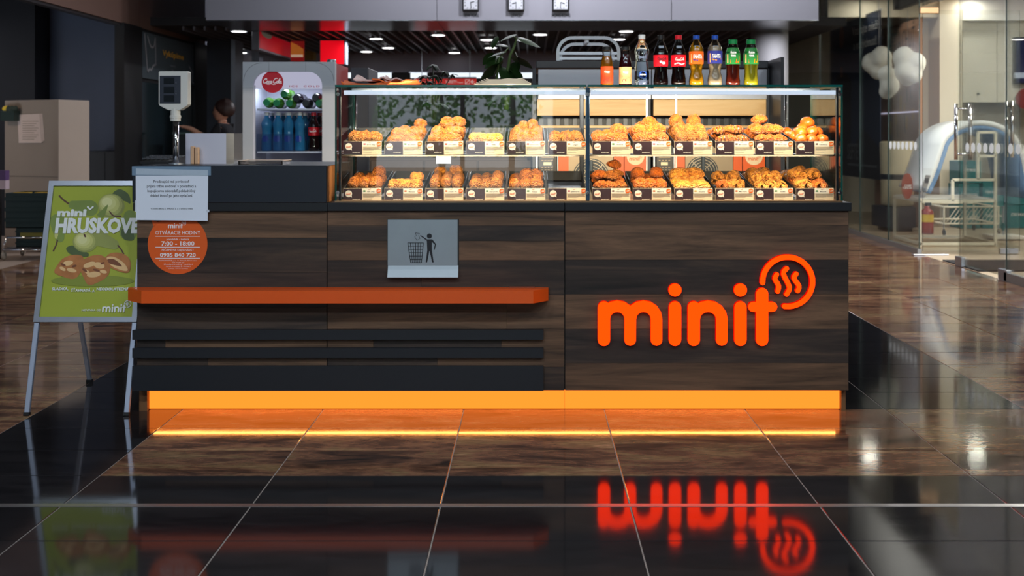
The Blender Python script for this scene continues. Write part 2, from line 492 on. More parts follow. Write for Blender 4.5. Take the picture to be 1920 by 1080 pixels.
SCRIPT = [spline([(25, 30), (18, 34), (8, 26), (4, 12), (10, 3), (20, 6), (26, 12)], 3), spline([(20, 34), (23, 27), (17, 25)], 3),
          arcpts(31, 9, 5, 7, 60, 420, 12), spline([(46, 14), (40, 15), (38, 6), (43, 2), (49, 7)], 3), arcpts(55, 9, 4.5, 7, 40, 400, 10), spline([(60, 15), (59, 5), (63, 3)], 3),
          [(64, 10), (69, 12)], spline([(92, 33), (84, 35), (74, 26), (71, 11), (77, 3), (86, 6), (92, 13)], 3), arcpts(97, 9, 5, 7, 60, 420, 12),
          spline([(104, 8), (112, 28), (109, 34), (105, 22), (107, 5), (111, 3)], 3), arcpts(118, 9, 4.5, 7, 40, 400, 10), spline([(123, 15), (122, 5), (127, 3)], 3),
          spline([(22, -1), (40, -5), (58, -2), (74, -6), (90, -3)], 3)]
def script_word(mb, cx, cz, wd, y, m=0, dy=0.0004, th=3.4):
    k = wd / 127
    for i, p in enumerate(SCRIPT): mb.stroke([(cx + (a - 64) * k + (b - 12) * k * 0.18, cz + (b - 14) * k) for a, b in p], th * k * (0.7 if i in (12, 6) else 1), y - i % 4 * .00005, y + dy, m, None, 3)
    return mb
# ================================================================== THE SETTING
GROUT = mat('grout', C(150, 140, 134), 0.7, 0, 0.3, 40, 0.1)
TY0, TROW, TX0, TCOL = 4.654, 0.302, 0.3165, 0.6
floor = struct('floor', MB().box(-4.62, 3.82, -7, 18.5, -0.12, -0.0022), GROUT)
ty_near = TY0 - 9 * TROW; n_rows = 23
def tile_dark(cx, cy):
    col = round((cx - TX0 - TCOL / 2) / TCOL)          # column between grout lines col and col+1
    if cy < TY0 - 3 * TROW: return True
    if col == -4: return True
    if cy > TY0 and col in (-3, -2, -1, 0, 1, 2): return True
    return False
g = 0.0018
tile_me = {}
for r in range(n_rows):
    y0 = ty_near + r * TROW; y1 = y0 + TROW; yc = (y0 + y1) / 2
    for c in range(-9, 6):
        x0 = max(TX0 + c * TCOL, -4.616); x1 = min(TX0 + (c + 1) * TCOL, 3.80)
        if x1 - x0 < 0.1: continue
        px0 = VX + x0 * F / yc; px1 = VX + x1 * F / yc
        if px1 < -70 or px0 > 1990: continue
        if 4.7 < y0 < 5.2 and -1.6 < x0 and x1 < 1.3: continue        # wholly under the kiosk
        xc = (x0 + x1) / 2
        dk = tile_dark(TX0 + (c + .5) * TCOL, yc)
        key = (dk, round(x1 - x0, 3))
        if key not in tile_me:
            hw = (x1 - x0) / 2 - g; hd = TROW / 2 - g; e = 0.0015
            mb = MB(); mb.add([(-hw, -hd, -.008), (hw, -hd, -.008), (hw, hd, -.008), (-hw, hd, -.008), (-hw, -hd, -e), (hw, -hd, -e), (hw, hd, -e), (-hw, hd, -e),
                               (-hw + e, -hd + e, 0), (hw - e, -hd + e, 0), (hw - e, hd - e, 0), (-hw + e, hd - e, 0)],
                              [(3, 2, 1, 0), (0, 1, 5, 4), (1, 2, 6, 5), (2, 3, 7, 6), (3, 0, 4, 7), (4, 5, 9, 8), (5, 6, 10, 9), (6, 7, 11, 10), (7, 4, 8, 11), (8, 9, 10, 11)])
            tile_me[key] = mb.mesh('floor_tile', BLACKTILE if dk else SLATE)
        t = bpy.data.objects.new('floor_tile', tile_me[key]); COL.objects.link(t); t.parent = floor; t.location = (xc, yc, 0)
ty_far = ty_near + n_rows * TROW
m = MB()
m.box(-4.62, 3.82, ty_far, 18.5, -0.0039, 0.0); m.box(-4.62, 3.82, -7, ty_near, -0.0039, 0.0, 1)
obj('paving', m, [SLATE, BLACKTILE], floor)
sx = TY0 - 4 * TROW
obj('joint_strip', MB().box(-4.6, 3.8, sx - 0.014, sx + 0.014, -0.004, 0.0012), mat('strip_steel', C(190, 186, 188), 0.28, 0.9), floor)
SHOPFLOOR = mat('shop_floor_tile', C(176, 160, 138), 0.3, 0, 0.5, 3, 0.05)
struct('floor_shop', MB().box(3.82, 8.2, -7, 18.5, -0.12, 0.0), SHOPFLOOR)

# ---- hall ceiling, facade behind the camera
HALLCEIL = mat('hall_ceiling_grey', C(92, 92, 96), 0.8)
struct('ceiling', MB().box(-8.4, 8.4, -7, 18.6, HALL_Z, HALL_Z + 0.1), HALLCEIL)
for hx, hy in HALL_FILL_LAMPS:
    t = thing('unseen_ceiling_lamp', 'unseen round lamp added in the hall ceiling before the kiosk', 'lamp', (hx, hy, HALL_Z), 'added hall ceiling lamps')
    obj('lamp_ring', MB().lathe([(0.19, -0.03), (0.19, 0), (0.165, 0), (0.165, -0.03)], hx, hy, HALL_Z, 24, 0, False), SATIN, t)
DARKWALL = mat('dark_wall_paint', C(52, 50, 52), 0.6, 0, 0.4, 8, 0.06)
m = MB()
m.box(-5.6, -2.4, -7, -6.8, 0, HALL_Z).box(0.4, 8.2, -7, -6.8, 0, HALL_Z).box(-2.4, 0.4, -7, -6.8, 2.7, HALL_Z).box(-2.4, 0.4, -7, -6.8, 0, 0.12)
for k in range(3): m.box(-2.4 + k * 1.37, -2.34 + k * 1.37, -6.95, -6.85, 0.12, 2.7)
struct('wall_entrance', m, DARKWALL)

# ---- open shop on one side: brown fascia, dark posts, ticket sign
WX = -4.6
def wd(x): return F * WX / (x - VX)
HZ = 2.434
def zs(z): return EYE + (z - EYE) * 0.885
wl = struct('wall_left', MB().box(-5.6, WX, -7, 9.3, 0, HALL_Z), mat('charcoal_wall', C(36, 36, 40), 0.6, 0, 0.3, 6, 0.06))
BROWNF = mat('brown_fascia', C(96, 74, 66), 0.5, 0, 0.4, 5, 0.06)
obj('fascia_panel', MB().box(WX - .1, WX, 9.3, wd(262) - 0.02, HZ, HALL_Z), BROWNF, wl)
obj('fascia_panel', MB().box(WX - .1, WX, wd(262) - 0.01, wd(385), HZ, HALL_Z), BROWNF, wl)
obj('fascia_rail', MB().box(WX - .1, WX - .02, 9.3, wd(228), HZ - .03, HZ), mat('dark_rail', C(40, 38, 40), .4), wl)
struct('wall_left_back', MB().box(WX - .08, WX - .02, wd(262), 18.5, 0, HZ), mat('charcoal_wall', C(36, 36, 40)))
NAVY = mat('slate_blue_wall', C(88, 96, 116), 0.5, 0, 0.4, 3, 0.08)
struct('wall_shop_left', MB().box(-8.2, WX - .1, 13.0, 13.1, 0, HALL_Z).box(-8.3, -8.2, 5, 13.1, 0, HALL_Z).box(-8.3, -5.6, 5, 5.1, 0, HALL_Z), NAVY)
struct('wall_shop_left_dark', MB().box(-8.2, X(65, 12.6), 12.6, 12.99, 0, 2.9), mat('charcoal_wall', C(36, 36, 40)))
struct('ceiling_shop_left', MB().box(-8.2, WX - .1, 5, 13.1, 2.9, 3.0), mat('dark_ceiling', C(40, 40, 44), .7))
struct('floor_shop_left', MB().box(-8.2, -4.62, 9.3, 18.5, -0.12, 0.0), mat('shop_floor_pale', C(150, 134, 122), 0.35, 0, 0.5, 3, 0.05))
for a, b in ((228, 262), (362, 386)):
    obj('wall_post', MB().box(WX - .08, WX + 0.03, wd(a), wd(b), 0, HZ), BLACK, wl)
obj('glass_pane', MB().box(WX - .02, WX + 0.0, wd(264), wd(361), 0.2, zs(1.88)), mat('dark_teal_glass', C(30, 44, 50), 0.12), wl)
bk = thing('black_cabinet', 'low black cabinet standing against the slate blue wall', 'cabinet', (X(195, 12.6), 12.6, 0))
obj('body', MB().rbox(X(168, 12.6), X(227, 12.6), 12.6, 12.95, 0, Z(283, 12.6), .004, 1), BLACK, bk)
obj('door', MB().box(X(170, 12.6), X(197, 12.6), 12.588, 12.599, .06, Z(286, 12.6)), mat('cabinet_black', C(26, 25, 26), .4), bk)
obj('door', MB().box(X(198, 12.6), X(226, 12.6), 12.588, 12.599, .06, Z(286, 12.6)), mat('cabinet_black', C(26, 25, 26), .4), bk)
sg = thing('shop_sign', 'dark teal shop sign with yellow heading and white ticket outline', 'sign', (WX, wd(264), zs(1.93)))
obj('sign_board', MB().box(WX, WX + 0.02, wd(264), wd(361), zs(1.93), zs(2.55)), mat('teal_sign_board', C(66, 80, 90), 0.5), sg)
YEL = mat('yellow_print', C(232, 176, 50), 0.6); PALE = mat('pale_print', C(150, 152, 160), 0.6)
SGM = Matrix(((0, -1, 0, WX + 0.021), (1, 0, 0, 0), (0, 0, 1, 0), (0, 0, 0, 1)))
m = MB(); m.T = SGM; m.text('Vykúpime', wd(322), zs(2.33), -0.001, 0.075, wd(341) - wd(301), 0.02); obj('heading', m, YEL, sg)
m = MB(); m.T = SGM
for z, t in ((2.17, 'stravovacie'), (2.10, 'lístky'), (2.03, 'poukážky')): m.text(t, wd(321), zs(z), -0.001, 0.035, None, 0.01)
o = obj('small_print', m, PALE, sg); o['kind'] = 'stuff'
m = MB(); m.T = SGM
tx0, tx1 = wd(268), wd(288)
for p in ([(tx0, 2.52), (tx0 + .1, 2.02)], [(tx1, 2.50), (tx1 + .02, 2.14)], spline([(tx0 + .1, 2.5), (tx0 + .2, 2.38), (tx1 - .06, 2.38), (tx1 - .01, 2.48)], 3), [(tx0 + .1, 2.02), (tx0 + .18, 2.07), (tx0 + .22, 2.05), (tx0 + .3, 2.12), (tx1 + .02, 2.14)]):
    m.stroke([(q[0], zs(q[1])) for q in p], 0.026, -0.001, 0.0005)
m.stroke([(wd(352), zs(2.2)), (wd(358), zs(2.12)), (wd(357), zs(1.98)), (wd(360), zs(1.96))], 0.026, -0.001, 0.0005)
o = obj('ticket_outline', m, PALE, sg); o['kind'] = 'stuff'

# ---- clock header with bright metal soffit
HD, HR, HZ = 12.0, 13.17, 2.434
HEADGREY = mat('header_panel_grey', C(104, 104, 112), 0.5, 0, 0.5, 4, 0.03)
beam = struct('beam_header', MB().box(X(386, HD), X(1535, HD), HD + 0.012, HR, HZ + 0.004, HALL_Z + 0.1), HEADGREY)
for a, b in ((386, 818.4), (819.4, 1258.6), (1259.6, 1535)):
    obj('header_panel', MB().rbox(X(a, HD), X(b, HD), HD, HD + 0.012, HZ, HALL_Z, 0.003, 1), HEADGREY, beam)
SOFFIT = mat('soffit_steel', C(150, 152, 158), 0.22, 0.95, 0.5, 5, 0.05)
for i, (a, b) in enumerate(((HD, 12.62), (12.63, HR))):
    for p, q in ((386, 818.4), (819.4, 1258.6), (1259.6, 1535)):
        obj('soffit_panel', MB().box(X(p, HD), X(q, HD), a, b, HZ - 0.004, HZ + 0.003), SOFFIT, beam)
ceil2 = struct('ceiling_back', MB().box(-4.6, 3.82, HR, 18.5, HZ + 0.06, HZ + 0.16), mat('black_ceiling_void', C(34, 34, 38), 0.7))
SLAT = mat('ceiling_slat_grey', C(96, 96, 104), 0.35, 0.4)
slme = MB().box(-0.012, 0.012, HR, 17.1, 0, 0.05).mesh('ceiling_slat', SLAT)
for k in range(56):
    s_ = bpy.data.objects.new('ceiling_slat', slme); COL.objects.link(s_); s_.parent = ceil2; s_.location = (-4.2 + k * 0.13, 0, HZ)
FARGREY = mat('far_wall_grey', C(120, 116, 126), 0.6, 0, 0.4, 2, 0.04)
wb = struct('wall_back', MB().box(-4.6, 3.82, 17.1, 17.3, Z(135, 17.1), HZ + 0.06).box(-8.4, 8.4, 18.4, 18.6, 0, HALL_Z), FARGREY)
m = MB().box(-4.6, 3.82, 17.9, 18.1, 0, 2.2)
obj('shop_front', m, mat('far_shop_dark', C(44, 42, 46), 0.5, 0, 0.5, 2, 0.2), wb)
STRIPW = glow('far_light_glow', (0.85, 0.93, 1, 1), 1.1)
for a, b in ((640, 733), (770, 800), (842, 905), (930, 1000)):
    t = thing('light_strip', '%s white light strip under the far wall edge counting from the fridge' % {640: 'first', 770: 'second', 842: 'third', 930: 'fourth'}[a], 'lamp', (X(a, 17.0), 17.0, Z(142, 17.0)), 'light strips under the far wall')
    obj('diffuser', MB().box(X(a, 17.0), X(b, 17.0), 16.98, 17.08, Z(146, 17.0), Z(136.5, 17.0)), STRIPW, t)
    obj('housing', MB().box(X(a, 17.0) - .03, X(b, 17.0) + .03, 16.97, 17.09, Z(136.4, 17.0), Z(135.4, 17.0)), SATIN, t)
COLGREY = mat('column_grey', C(172, 172, 178), 0.45, 0, 0.5, 3, 0.03)
struct('column', MB().lathe([(0.225, 0), (0.225, HZ + .05)], X(1443, 13.4), 13.4, 0, 36), COLGREY, None)
bpy.data.objects['column'].data.polygons.foreach_set('use_smooth', [len(p.vertices) == 4 for p in bpy.data.objects['column'].data.polygons])
struct('pier', MB().box(X(388, 14.6), X(432, 14.6), 14.6, 15.2, 0, HZ + .04), mat('slate_blue_pier', C(60, 66, 78), 0.5, 0, 0.4, 4, 0.05))
struct('trim_1', MB().box(X(433, 14.6), X(441, 14.6), 14.6, 15.0, 0, HZ + .04), SATIN)
struct('trim_2', MB().box(X(472, 14.0), X(486, 14.0), 14.0, 14.2, 0, HZ + .04), mat('grey_post', C(92, 98, 110), 0.4, 0.3))
for cx, cy in ((705, 73), (822, 66), (728, 90), (687, 97), (852, 99), (920, 90), (1013, 65), (1160, 74), (913, 75), (452, 99), (448, 58), (1174, 57)):
    d = (HZ - EYE) * F / (HY - cy)
    if d < 13.3: d = 13.3
    x_ = X(cx, d)
    n_dl = sorted((705, 822, 728, 687, 852, 920, 1013, 1160, 913, 452, 448, 1174)).index(cx)
    t = thing('ceiling_downlight', 'round downlight in the slatted ceiling, %s counting from the fridge side' % ['first', 'second', 'third', 'fourth', 'fifth', 'sixth', 'seventh', 'eighth', 'ninth', 'tenth', 'eleventh', 'twelfth'][n_dl], 'lamp', (x_, d, HZ), 'downlights in the slatted ceiling')
    obj('lamp_ring', MB().lathe([(0.105, -0.002), (0.105, 0.02), (0.082, 0.02), (0.082, -0.002)], x_, d, HZ, 20, 0, False), SATIN, t)
    obj('light_disc', MB().lathe([(0.082, -0.004), (0.082, 0.01)], x_, d, HZ, 20), LAMPGLOW, t)

# ---- glass shop front on the other side
GX = 3.82
glassw = struct('wall_right', MB().box(GX - 0.02, GX + 0.02, 6.0, 8.73, 0, 0.07).box(GX - 0.02, GX + 0.02, 10.67, 17, 0, 0.05), mat('rail_steel', C(150, 148, 146), 0.35, 0.8))
struct('wall_right_upper', MB().box(GX - .03, GX + .03, -7, 17, 2.95, HALL_Z), mat('upper_panel_beige', C(190, 188, 174), .6, 0, .3, 3, .04))
struct('wall_right_near', MB().box(GX - .03, GX + .03, -7, 5.9, 0, 2.95), mat('charcoal_wall', C(36, 36, 40)))
def pane(y0, y1, z0=0.05, z1=2.95):
    m = MB(); m.box(GX - 0.006, GX + 0.006, y0 + 0.004, y1 - 0.004, z0, z1)
    m.m = [0, 0, 1, 0, 1, 0]
    o = obj('glass_pane', m, [SHOPGLASS, SHOPEDGE], glassw)
    return o
def dots(parent, y0, y1, n=None):
    n = n or int((y1 - y0) / 0.12)
    for k in range(n):
        yy = y0 + (k + .5) * (y1 - y0) / n
        m = MB(); m.T = Matrix(((0, 1, 0, GX - 0.008), (1, 0, 0, yy), (0, 0, 1, 1.06), (0, 0, 0, 1)))
        m.disc(0, 0, 0.042, -0.001, 0.001, 16); obj('frosted_dot', m, FROST, parent)
for a, b in ((14.35, 17.0), (12.6, 14.35), (11.6, 12.6), (10.67, 11.6), (6.0, 8.73)):
    p = pane(a, b, 0.07 if b < 9 else 0.05)
    if b < 12: dots(p, max(a, 7.6) + .03, b - .03)
# door leaf in the plane of the glass
door1 = struct('door_1', MB().box(GX - 0.006, GX + 0.006, 8.75, 9.70, 0.03, 2.39), SHOPGLASS)
dots(door1, 8.8, 9.55)
m = MB()
for sx_ in (-1, 1):
    m.tube([(GX + sx_ * .062, 9.60, 0.95), (GX + sx_ * .062, 9.60, 1.445)], 0.017, 12)
for z_ in (1.0, 1.40): m.tube([(GX - .062, 9.60, z_), (GX + .062, 9.60, z_)], 0.010, 10)
obj('door_handle', m, CHROME, door1, True)
obj('patch_fitting', MB().rbox(GX - .018, GX + .018, 9.60, 9.74, 0.0, 0.09, .004, 1), STEEL, door1)
obj('patch_fitting', MB().rbox(GX - .02, GX + .02, 8.68, 8.84, 0.0, 0.09, .004, 1), STEEL, door1)
# door leaf standing open at a right angle
lx0, lx1 = GX + 0.03, GX + 0.98
m = MB(); m.box(lx0, lx1, 10.664, 10.676, 0.03, 2.39); m.m = [1, 1, 0, 1, 0, 1]
door2 = struct('door_2', m, [SHOPGLASS, SHOPEDGE])
m = MB()
for sy_ in (-1, 1):
    m.tube([(lx1 - .1, 10.67 + sy_ * .062, 0.95), (lx1 - .1, 10.67 + sy_ * .062, 1.5)], 0.017, 12)
for z_ in (1.0, 1.45): m.tube([(lx1 - .1, 10.61, z_), (lx1 - .1, 10.73, z_)], 0.010, 10)
obj('door_handle', m, CHROME, door2, True)
obj('patch_fitting', MB().rbox(lx0 - .03, lx0 + .15, 10.65, 10.69, 2.36, 2.42, .004, 1), mat('brass_patch', C(186, 150, 112), 0.4, 0.5), door2)
obj('patch_fitting', MB().rbox(lx1 - .2, lx1 - .02, 10.65, 10.69, 0.005, 0.06, .004, 1), STEEL, door2)
obj('floor_pivot', MB().rbox(GX - .1, GX + .24, 10.55, 10.62, 0, 0.012, .003, 1), STEEL, door2)
struct('door_frame', MB().box(GX - .02, GX + .02, 8.73, 10.67, 2.42, 2.95), SHOPGLASS)

# ---- shop interior shell
BEIGE = mat('shop_wall_beige', C(206, 198, 180), 0.7, 0, 0.3, 3, 0.03)
WHITEWALL = mat('shop_wall_white', C(224, 222, 214), 0.6, 0, 0.3, 3, 0.02)
struct('wall_shop', MB().box(GX, 8.2, 16.6, 16.8, 0, 3.4).box(8.0, 8.2, 6, 16.8, 0, 3.4), BEIGE)
struct('ceiling_shop', MB().box(GX, 8.2, 5, 16.8, 2.98, 3.1), WHITEWALL)
struct('partition', MB().box(X(1728, 14.6), X(1762, 14.6), 14.6, 14.8, 0, 2.97).box(X(1762, 14.2), X(1804, 14.2), 14.2, 14.8, 0, 2.97), BEIGE)
pn = struct('wall_shop_back', MB().box(X(1804, 14.6), 8.0, 14.6, 14.8, 0, 2.97), mat('concrete_grey', C(150, 146, 138), 0.7, 0, 0.3, 6, 0.12))
for a, b in ((1805, 1869), (1870, 1960)):
    obj('wall_panel', MB().rbox(X(a, 14.4), X(b, 14.4), 14.4, 14.59, Z(192, 14.4), Z(36, 14.4), .004, 1), WHITEWALL, pn)
struct('beam_shop', MB().box(3.9, 5.45, 14.25, 14.4, 2.71, 2.98), BEIGE)
struct('beam_shop_white', MB().box(X(1805, 14.25), 8.0, 14.25, 14.39, Z(26, 13.5), 2.98), WHITEWALL)
for hx, hy in SHOP_LAMPS:
    t = thing('shop_downlight', '%s round downlight in the shop ceiling counting from the glass door inwards' % ['first', 'second', 'third', 'fourth', 'fifth'][sorted(q[1] for q in SHOP_LAMPS).index(hy)], 'lamp', (hx, hy, 2.98), 'downlights in the shop ceiling')
    obj('light_disc', MB().lathe([(0.10, -0.012), (0.10, 0.0)], hx, hy, 2.98, 20), LAMPGLOW, t)
    obj('lamp_ring', MB().lathe([(0.13, -0.008), (0.13, 0.0), (0.10, 0.0), (0.10, -0.008)], hx, hy, 2.98, 20, 0, False), SATIN, t)

# ================================================================== THE KIOSK COUNTER
KD, FD = 4.645, 4.585              # kick plane, front plane
counter = thing('bakery_counter', 'long dark wood plank bakery counter with glowing orange kick base', 'counter', (0, FD, 0))
BL, BR = X(257, FD), X(1591, FD)
ZB, ZT = Z(732, FD), Z(396, FD)
obj('body', MB().box(BL + .003, BR - .003, FD + .0142, 5.28, ZB, ZT - .002).box(BL + .06, BR - .06, KD + .02, 5.2, 0, ZB), BLACKLAM, counter)
def front_panel(xa, xb, rows, backing):
    fp = obj('front_panel', MB().box(X(xa, FD), X(xb, FD), FD + .0125, FD + .014, ZB, ZT), BLACKLAM, counter)
    for ya, yb, kind, cuts in rows:
        cs = [xa] + list(cuts) + [xb]
        for i in range(len(cs) - 1):
            k = kind if isinstance(kind, int) else kind[i]
            e = 0.0005
            obj('plank', MB().rbox(X(cs[i], FD) + (e * 2 if i == 0 else 0.0002), X(cs[i + 1], FD) - (e * 2 if i == len(cs) - 2 else 0.0002), FD, FD + .0122, Z(yb, FD) + 0.00025, Z(ya, FD) - 0.00025, .0005, 1), WALNUT if k else WALNUTD, fp)
front_panel(257, 613, [(396, 446, 1, ()), (446, 511, 0, ()), (511, 576, 0, ()), (576, 618, 0, ()), (618, 655, (0, 1), (310,)), (655, 690, (0, 1), (390,)), (690, 732, 0, ())], 0)
front_panel(613.6, 1058.6, [(396, 423, 1, ()), (423, 452, 0, ()), (452, 488, (1, 1), (860,)), (488, 553, (0, 0), (790,)), (553, 617, (1, 1), (950,)), (617, 654, (1, 0, 1), (700, 940)), (654, 688, (0, 1), (820,)), (688, 732, 0, ())], 0)
front_panel(1059.4, 1591, [(396, 422, 1, ()), (422, 487, 1, ()), (487, 552, 0, ()), (552, 617, (1, 1), (1280,)), (617, 681, 0, ()), (681, 732, 1, ())], 0)
obj('side_panel', MB().box(BR - .003, BR, FD + .001, 5.28, ZB, ZT), WALNUTD, counter)
obj('side_panel', MB().box(BL, BL + .003, FD + .001, 5.28, ZB, ZT), WALNUTD, counter)
# glowing kick base
kz = ZB + 0.012
for a, b in ((280, 1058.7), (1059.3, 1574)):
    obj('kick_panel', MB().box(X(a, KD), X(b, KD), KD, KD + .018, 0.004, kz), KICKGLOW, counter)
POST = mat('post_wood', C(112, 78, 48), 0.5, 0, 0.4, 12, 0.15)
for a, b in ((264, 279), (1575, 1583)):
    obj('corner_post', MB().box(X(a, KD), X(b, KD), KD - .02, KD + .06, 0, kz), POST, counter)
obj('light_strip', MB().box(X(285, KD), X(1570, KD), KD - .016, KD - .004, ZB - 0.0005, ZB + .005), STRIPGLOW, counter)
obj('shadow_gap', MB().box(BL + .02, BR - .02, FD + .016, KD + .02, ZB + .0055, ZB + .012), BLACKLAM, counter)
# bumper rails
RD = 4.563
for a, b in ((619, 637), (653, 671), (687, 733)):
    x0, x1 = X(248, RD), X(1019, RD)
    m = MB(); m.slab([(x0, RD), (x1, RD), (x1, FD), (x0 + .012, FD)], Z(b, RD), Z(a, RD))
    obj('bumper_rail', m, mat('rail_laminate', C(25, 28, 34), 0.5, 0, 0.4, 60, 0.08), counter)
# orange ledge
LD = 4.48
m = MB(); m.slab([(X(265, LD), LD), (X(1000, LD), LD), (X(1028, FD), FD - .03), (X(1028, FD), FD), (X(245, FD), FD), (X(245, FD), FD - .03)], Z(569, LD), Z(545, LD))
obj('ledge', m, ORANGE, counter)
obj('ledge_bracket', MB().box(X(955, FD), X(1003, FD), FD - .02, FD, Z(545, LD), Z(545, LD) + .004), mat('bracket_brown', C(120, 60, 36), 0.5), counter)
# worktop and till box
WD_ = 4.572
tp = thing('worktop', 'thin dark blue worktop under the glass pastry case', 'worktop', (X(613, WD_), WD_, ZT))
obj('slab', MB().rbox(X(613.5, WD_), X(1059, WD_) - .0006, WD_, 5.30, Z(396, WD_), Z(380, WD_), .002, 1), BLACKLAM, tp)
obj('slab', MB().rbox(X(1059, WD_), X(1597, WD_), WD_, 5.30, Z(396, WD_), Z(380, WD_), .002, 1), BLACKLAM, tp)
TBD = 4.565
tb = thing('till_box', 'raised dark blue till box at the counter end carrying a paper notice', 'counter', (X(248, TBD), TBD, Z(396, TBD)))
obj('plinth', MB().box(X(249, TBD), X(613, TBD), TBD + .003, 5.30, Z(396, TBD) + .0005, Z(380.6, TBD)), BLACKLAM, tb)
obj('front_board', MB().rbox(X(248, TBD), X(612, TBD), TBD, TBD + .018, Z(380, TBD), Z(310.5, TBD), .0015, 1), DARKBLUE, tb)
obj('side_board', MB().box(X(248, TBD), X(248, TBD) + .018, TBD + .018, 5.30, Z(380, TBD), Z(312, TBD)), DARKBLUE, tb)
obj('side_board', MB().box(X(606, TBD), X(612.5, TBD), TBD + .018, 5.1, Z(380, TBD), Z(312, TBD)), mat('edge_wood', C(120, 78, 44), 0.5, 0, .4, 10, .1), tb)
TBZ = Z(311, TBD)
obj('top_board', MB().box(X(248, TBD) + .001, X(612, TBD), TBD + .018, 5.30, TBZ - .02, TBZ), DARKBLUE, tb)

# ---- illuminated sign
sign = thing('illuminated_sign', 'glowing orange rounded lettering sign with a steam ring', 'sign', (X(1280, 4.57), 4.575, Z(648, 4.57)))
SD0, SD1 = 4.563, 4.5845
def lx(u): return X(1050 + u * .31483, SD0)
def lz(v): return Z(440 - v * .31483, SD0)
k_ = .31483 * SD0 / F
for nm, st, dt in logo_strokes(8):
    m = MB()
    for pts, w_ in st: m.stroke([(lx(a), lz(b)) for a, b in pts], w_ * k_, SD0, SD1, 0, 1, 8)
    o = obj(nm, m, [LETTERGLOW, LETTERSIDE], sign)
    for a, b, r in dt:
        m = MB(); m.disc(lx(a), lz(b), r * k_, SD0, SD1, 28, 0, 1); obj('letter_dot', m, [LETTERGLOW, LETTERSIDE], o)

# ---- waste flap
fd_ = 4.577
fl = thing('waste_flap', 'worn steel litter flap with a bin pictogram and bent lower lip', 'bin flap', (X(793, fd_), fd_, Z(520, fd_)))
m = MB(); m.box(X(727, fd_), X(858, fd_), fd_, fd_ + .006, Z(498, fd_), Z(412, fd_))
m.sideprism([(fd_, Z(498, fd_)), (fd_ + .006, Z(498, fd_)), (fd_ - .016, Z(520, fd_)), (fd_ - .021, Z(519, fd_)), (fd_ - .008, Z(505, fd_))], X(727.5, fd_), X(859.5, fd_))
obj('plate', m, FLAPSTEEL, fl)
obj('frame_edge', MB().box(X(726, fd_), X(860.5, fd_), fd_ + .006, FD - .0004, Z(500, fd_), Z(410.8, fd_)), BLACK, fl)
def fx(u): return X(680 + u * .1979, fd_)
def fz(v): return Z(390 + v * .1979, fd_)
m = MB(); pk = .1979 * fd_ / F; yy = fd_ - .0006; y2 = fd_ - .0001
def ln(pts, w_): m.stroke([(fx(a), fz(b)) for a, b in pts], w_ * pk, yy, y2, 0, None, 3)
for i in range(7):
    t_ = i / 6; ln([(427 + 148 * t_, 330), (455 + 102 * t_, 518)], 6)
for i in range(7):
    t_ = i / 6; ln([(427 + 28 * t_, 330 + 188 * t_), (575 - 18 * t_, 330 + 188 * t_)], 6)
obj('basket_print', m, INK, fl)
m = MB()
m.disc(fx(632), fz(266), 24 * pk, yy, y2, 20)
m.prism([(fx(a), fz(b)) for a, b in ((612, 400), (598, 515), (611, 515), (633, 402), (658, 515), (673, 515), (656, 400), (656, 322), (684, 347), (672, 394), (681, 398), (696, 344), (660, 297), (610, 297), (549, 256), (545, 264), (608, 310))], yy, y2)
obj('figure_print', m, INK, fl)
m = MB(); ln([(502, 236), (539, 240), (531, 258), (542, 290), (514, 307), (493, 272), (507, 262), (502, 236)], 4); obj('litter_print', m, INK, fl)

# ---- notice and sticker
nd = TBD - .0012
no = thing('paper_notice', 'white printed paper notice taped over the till box front', 'notice', (X(322, nd), nd, Z(413, nd)))
m = MB(); m.prism([(X(255, nd), Z(412.5, nd)), (X(389.5, nd), Z(414, nd)), (X(390.3, nd), Z(315, nd)), (X(254.2, nd), Z(313, nd))], nd, nd + .0006); obj('sheet', m, PAPER, no)
m = MB(); yy = nd - .0003
for y_, t, w_ in ((340, 'Predávajúci má povinnosť', 67), (348.7, 'prijatú tržbu evidovať v pokladnici a', 92), (357.6, 'kupujúcemu odovzdať pokladničný', 90), (366.5, 'doklad ihneď po jeho vytlačení.', 80)):
    m.text(t, X(321.5, nd), Z(y_, nd), yy, .0115, w_ * nd / F, .012)
m.text('V zmysle zákona č. 384/2025 Z. z. o evidencii tržieb', X(322, nd), Z(391.3, nd), yy, .005, 79 * nd / F, .02)
obj('printed_text', m, INK, no)['kind'] = 'stuff'
m = MB(); m.box(X(247.5, nd), X(395.5, nd), nd - .0008, nd - .0005, Z(329, nd), Z(311.5, nd)); obj('tape', m, mat('blue_tape', C(112, 136, 158), .35, 0, .5, 40, .1), no)
m = MB(); m.prism([(X(255, nd), Z(327.5, nd)), (X(390, nd), Z(329.5, nd)), (X(390, nd), Z(319, nd)), (X(255, nd), Z(316, nd))], nd - .0011, nd - .0009); obj('tape_over_paper', m, mat('pale_tape', C(176, 190, 204), .35, 0, .5, 40, .06), no)
m = MB(); m.box(X(387, nd), X(392.5, nd), nd - .0008, nd - .0005, Z(398, nd), Z(393, nd)); obj('tape', m, mat('white_tape', C(200, 206, 216), .4), no)
m = MB().box(X(253, nd), X(256, nd), nd - .0008, nd - .0005, Z(397, nd), Z(376, nd)); obj('tape', m, mat('white_tape', C(200, 206, 216), .4), no)
sd = FD - .001
st_ = thing('hours_sticker', 'round orange speech bubble sticker with opening hours', 'sticker', (X(333, sd), sd, Z(514, sd)))
m = MB(); pts = [(X(333, sd) + 56 * sd / F * math.cos(math.radians(a)), Z(458, sd) + 56 * sd / F * math.sin(math.radians(a))) for a in range(-225, 115, 6)]
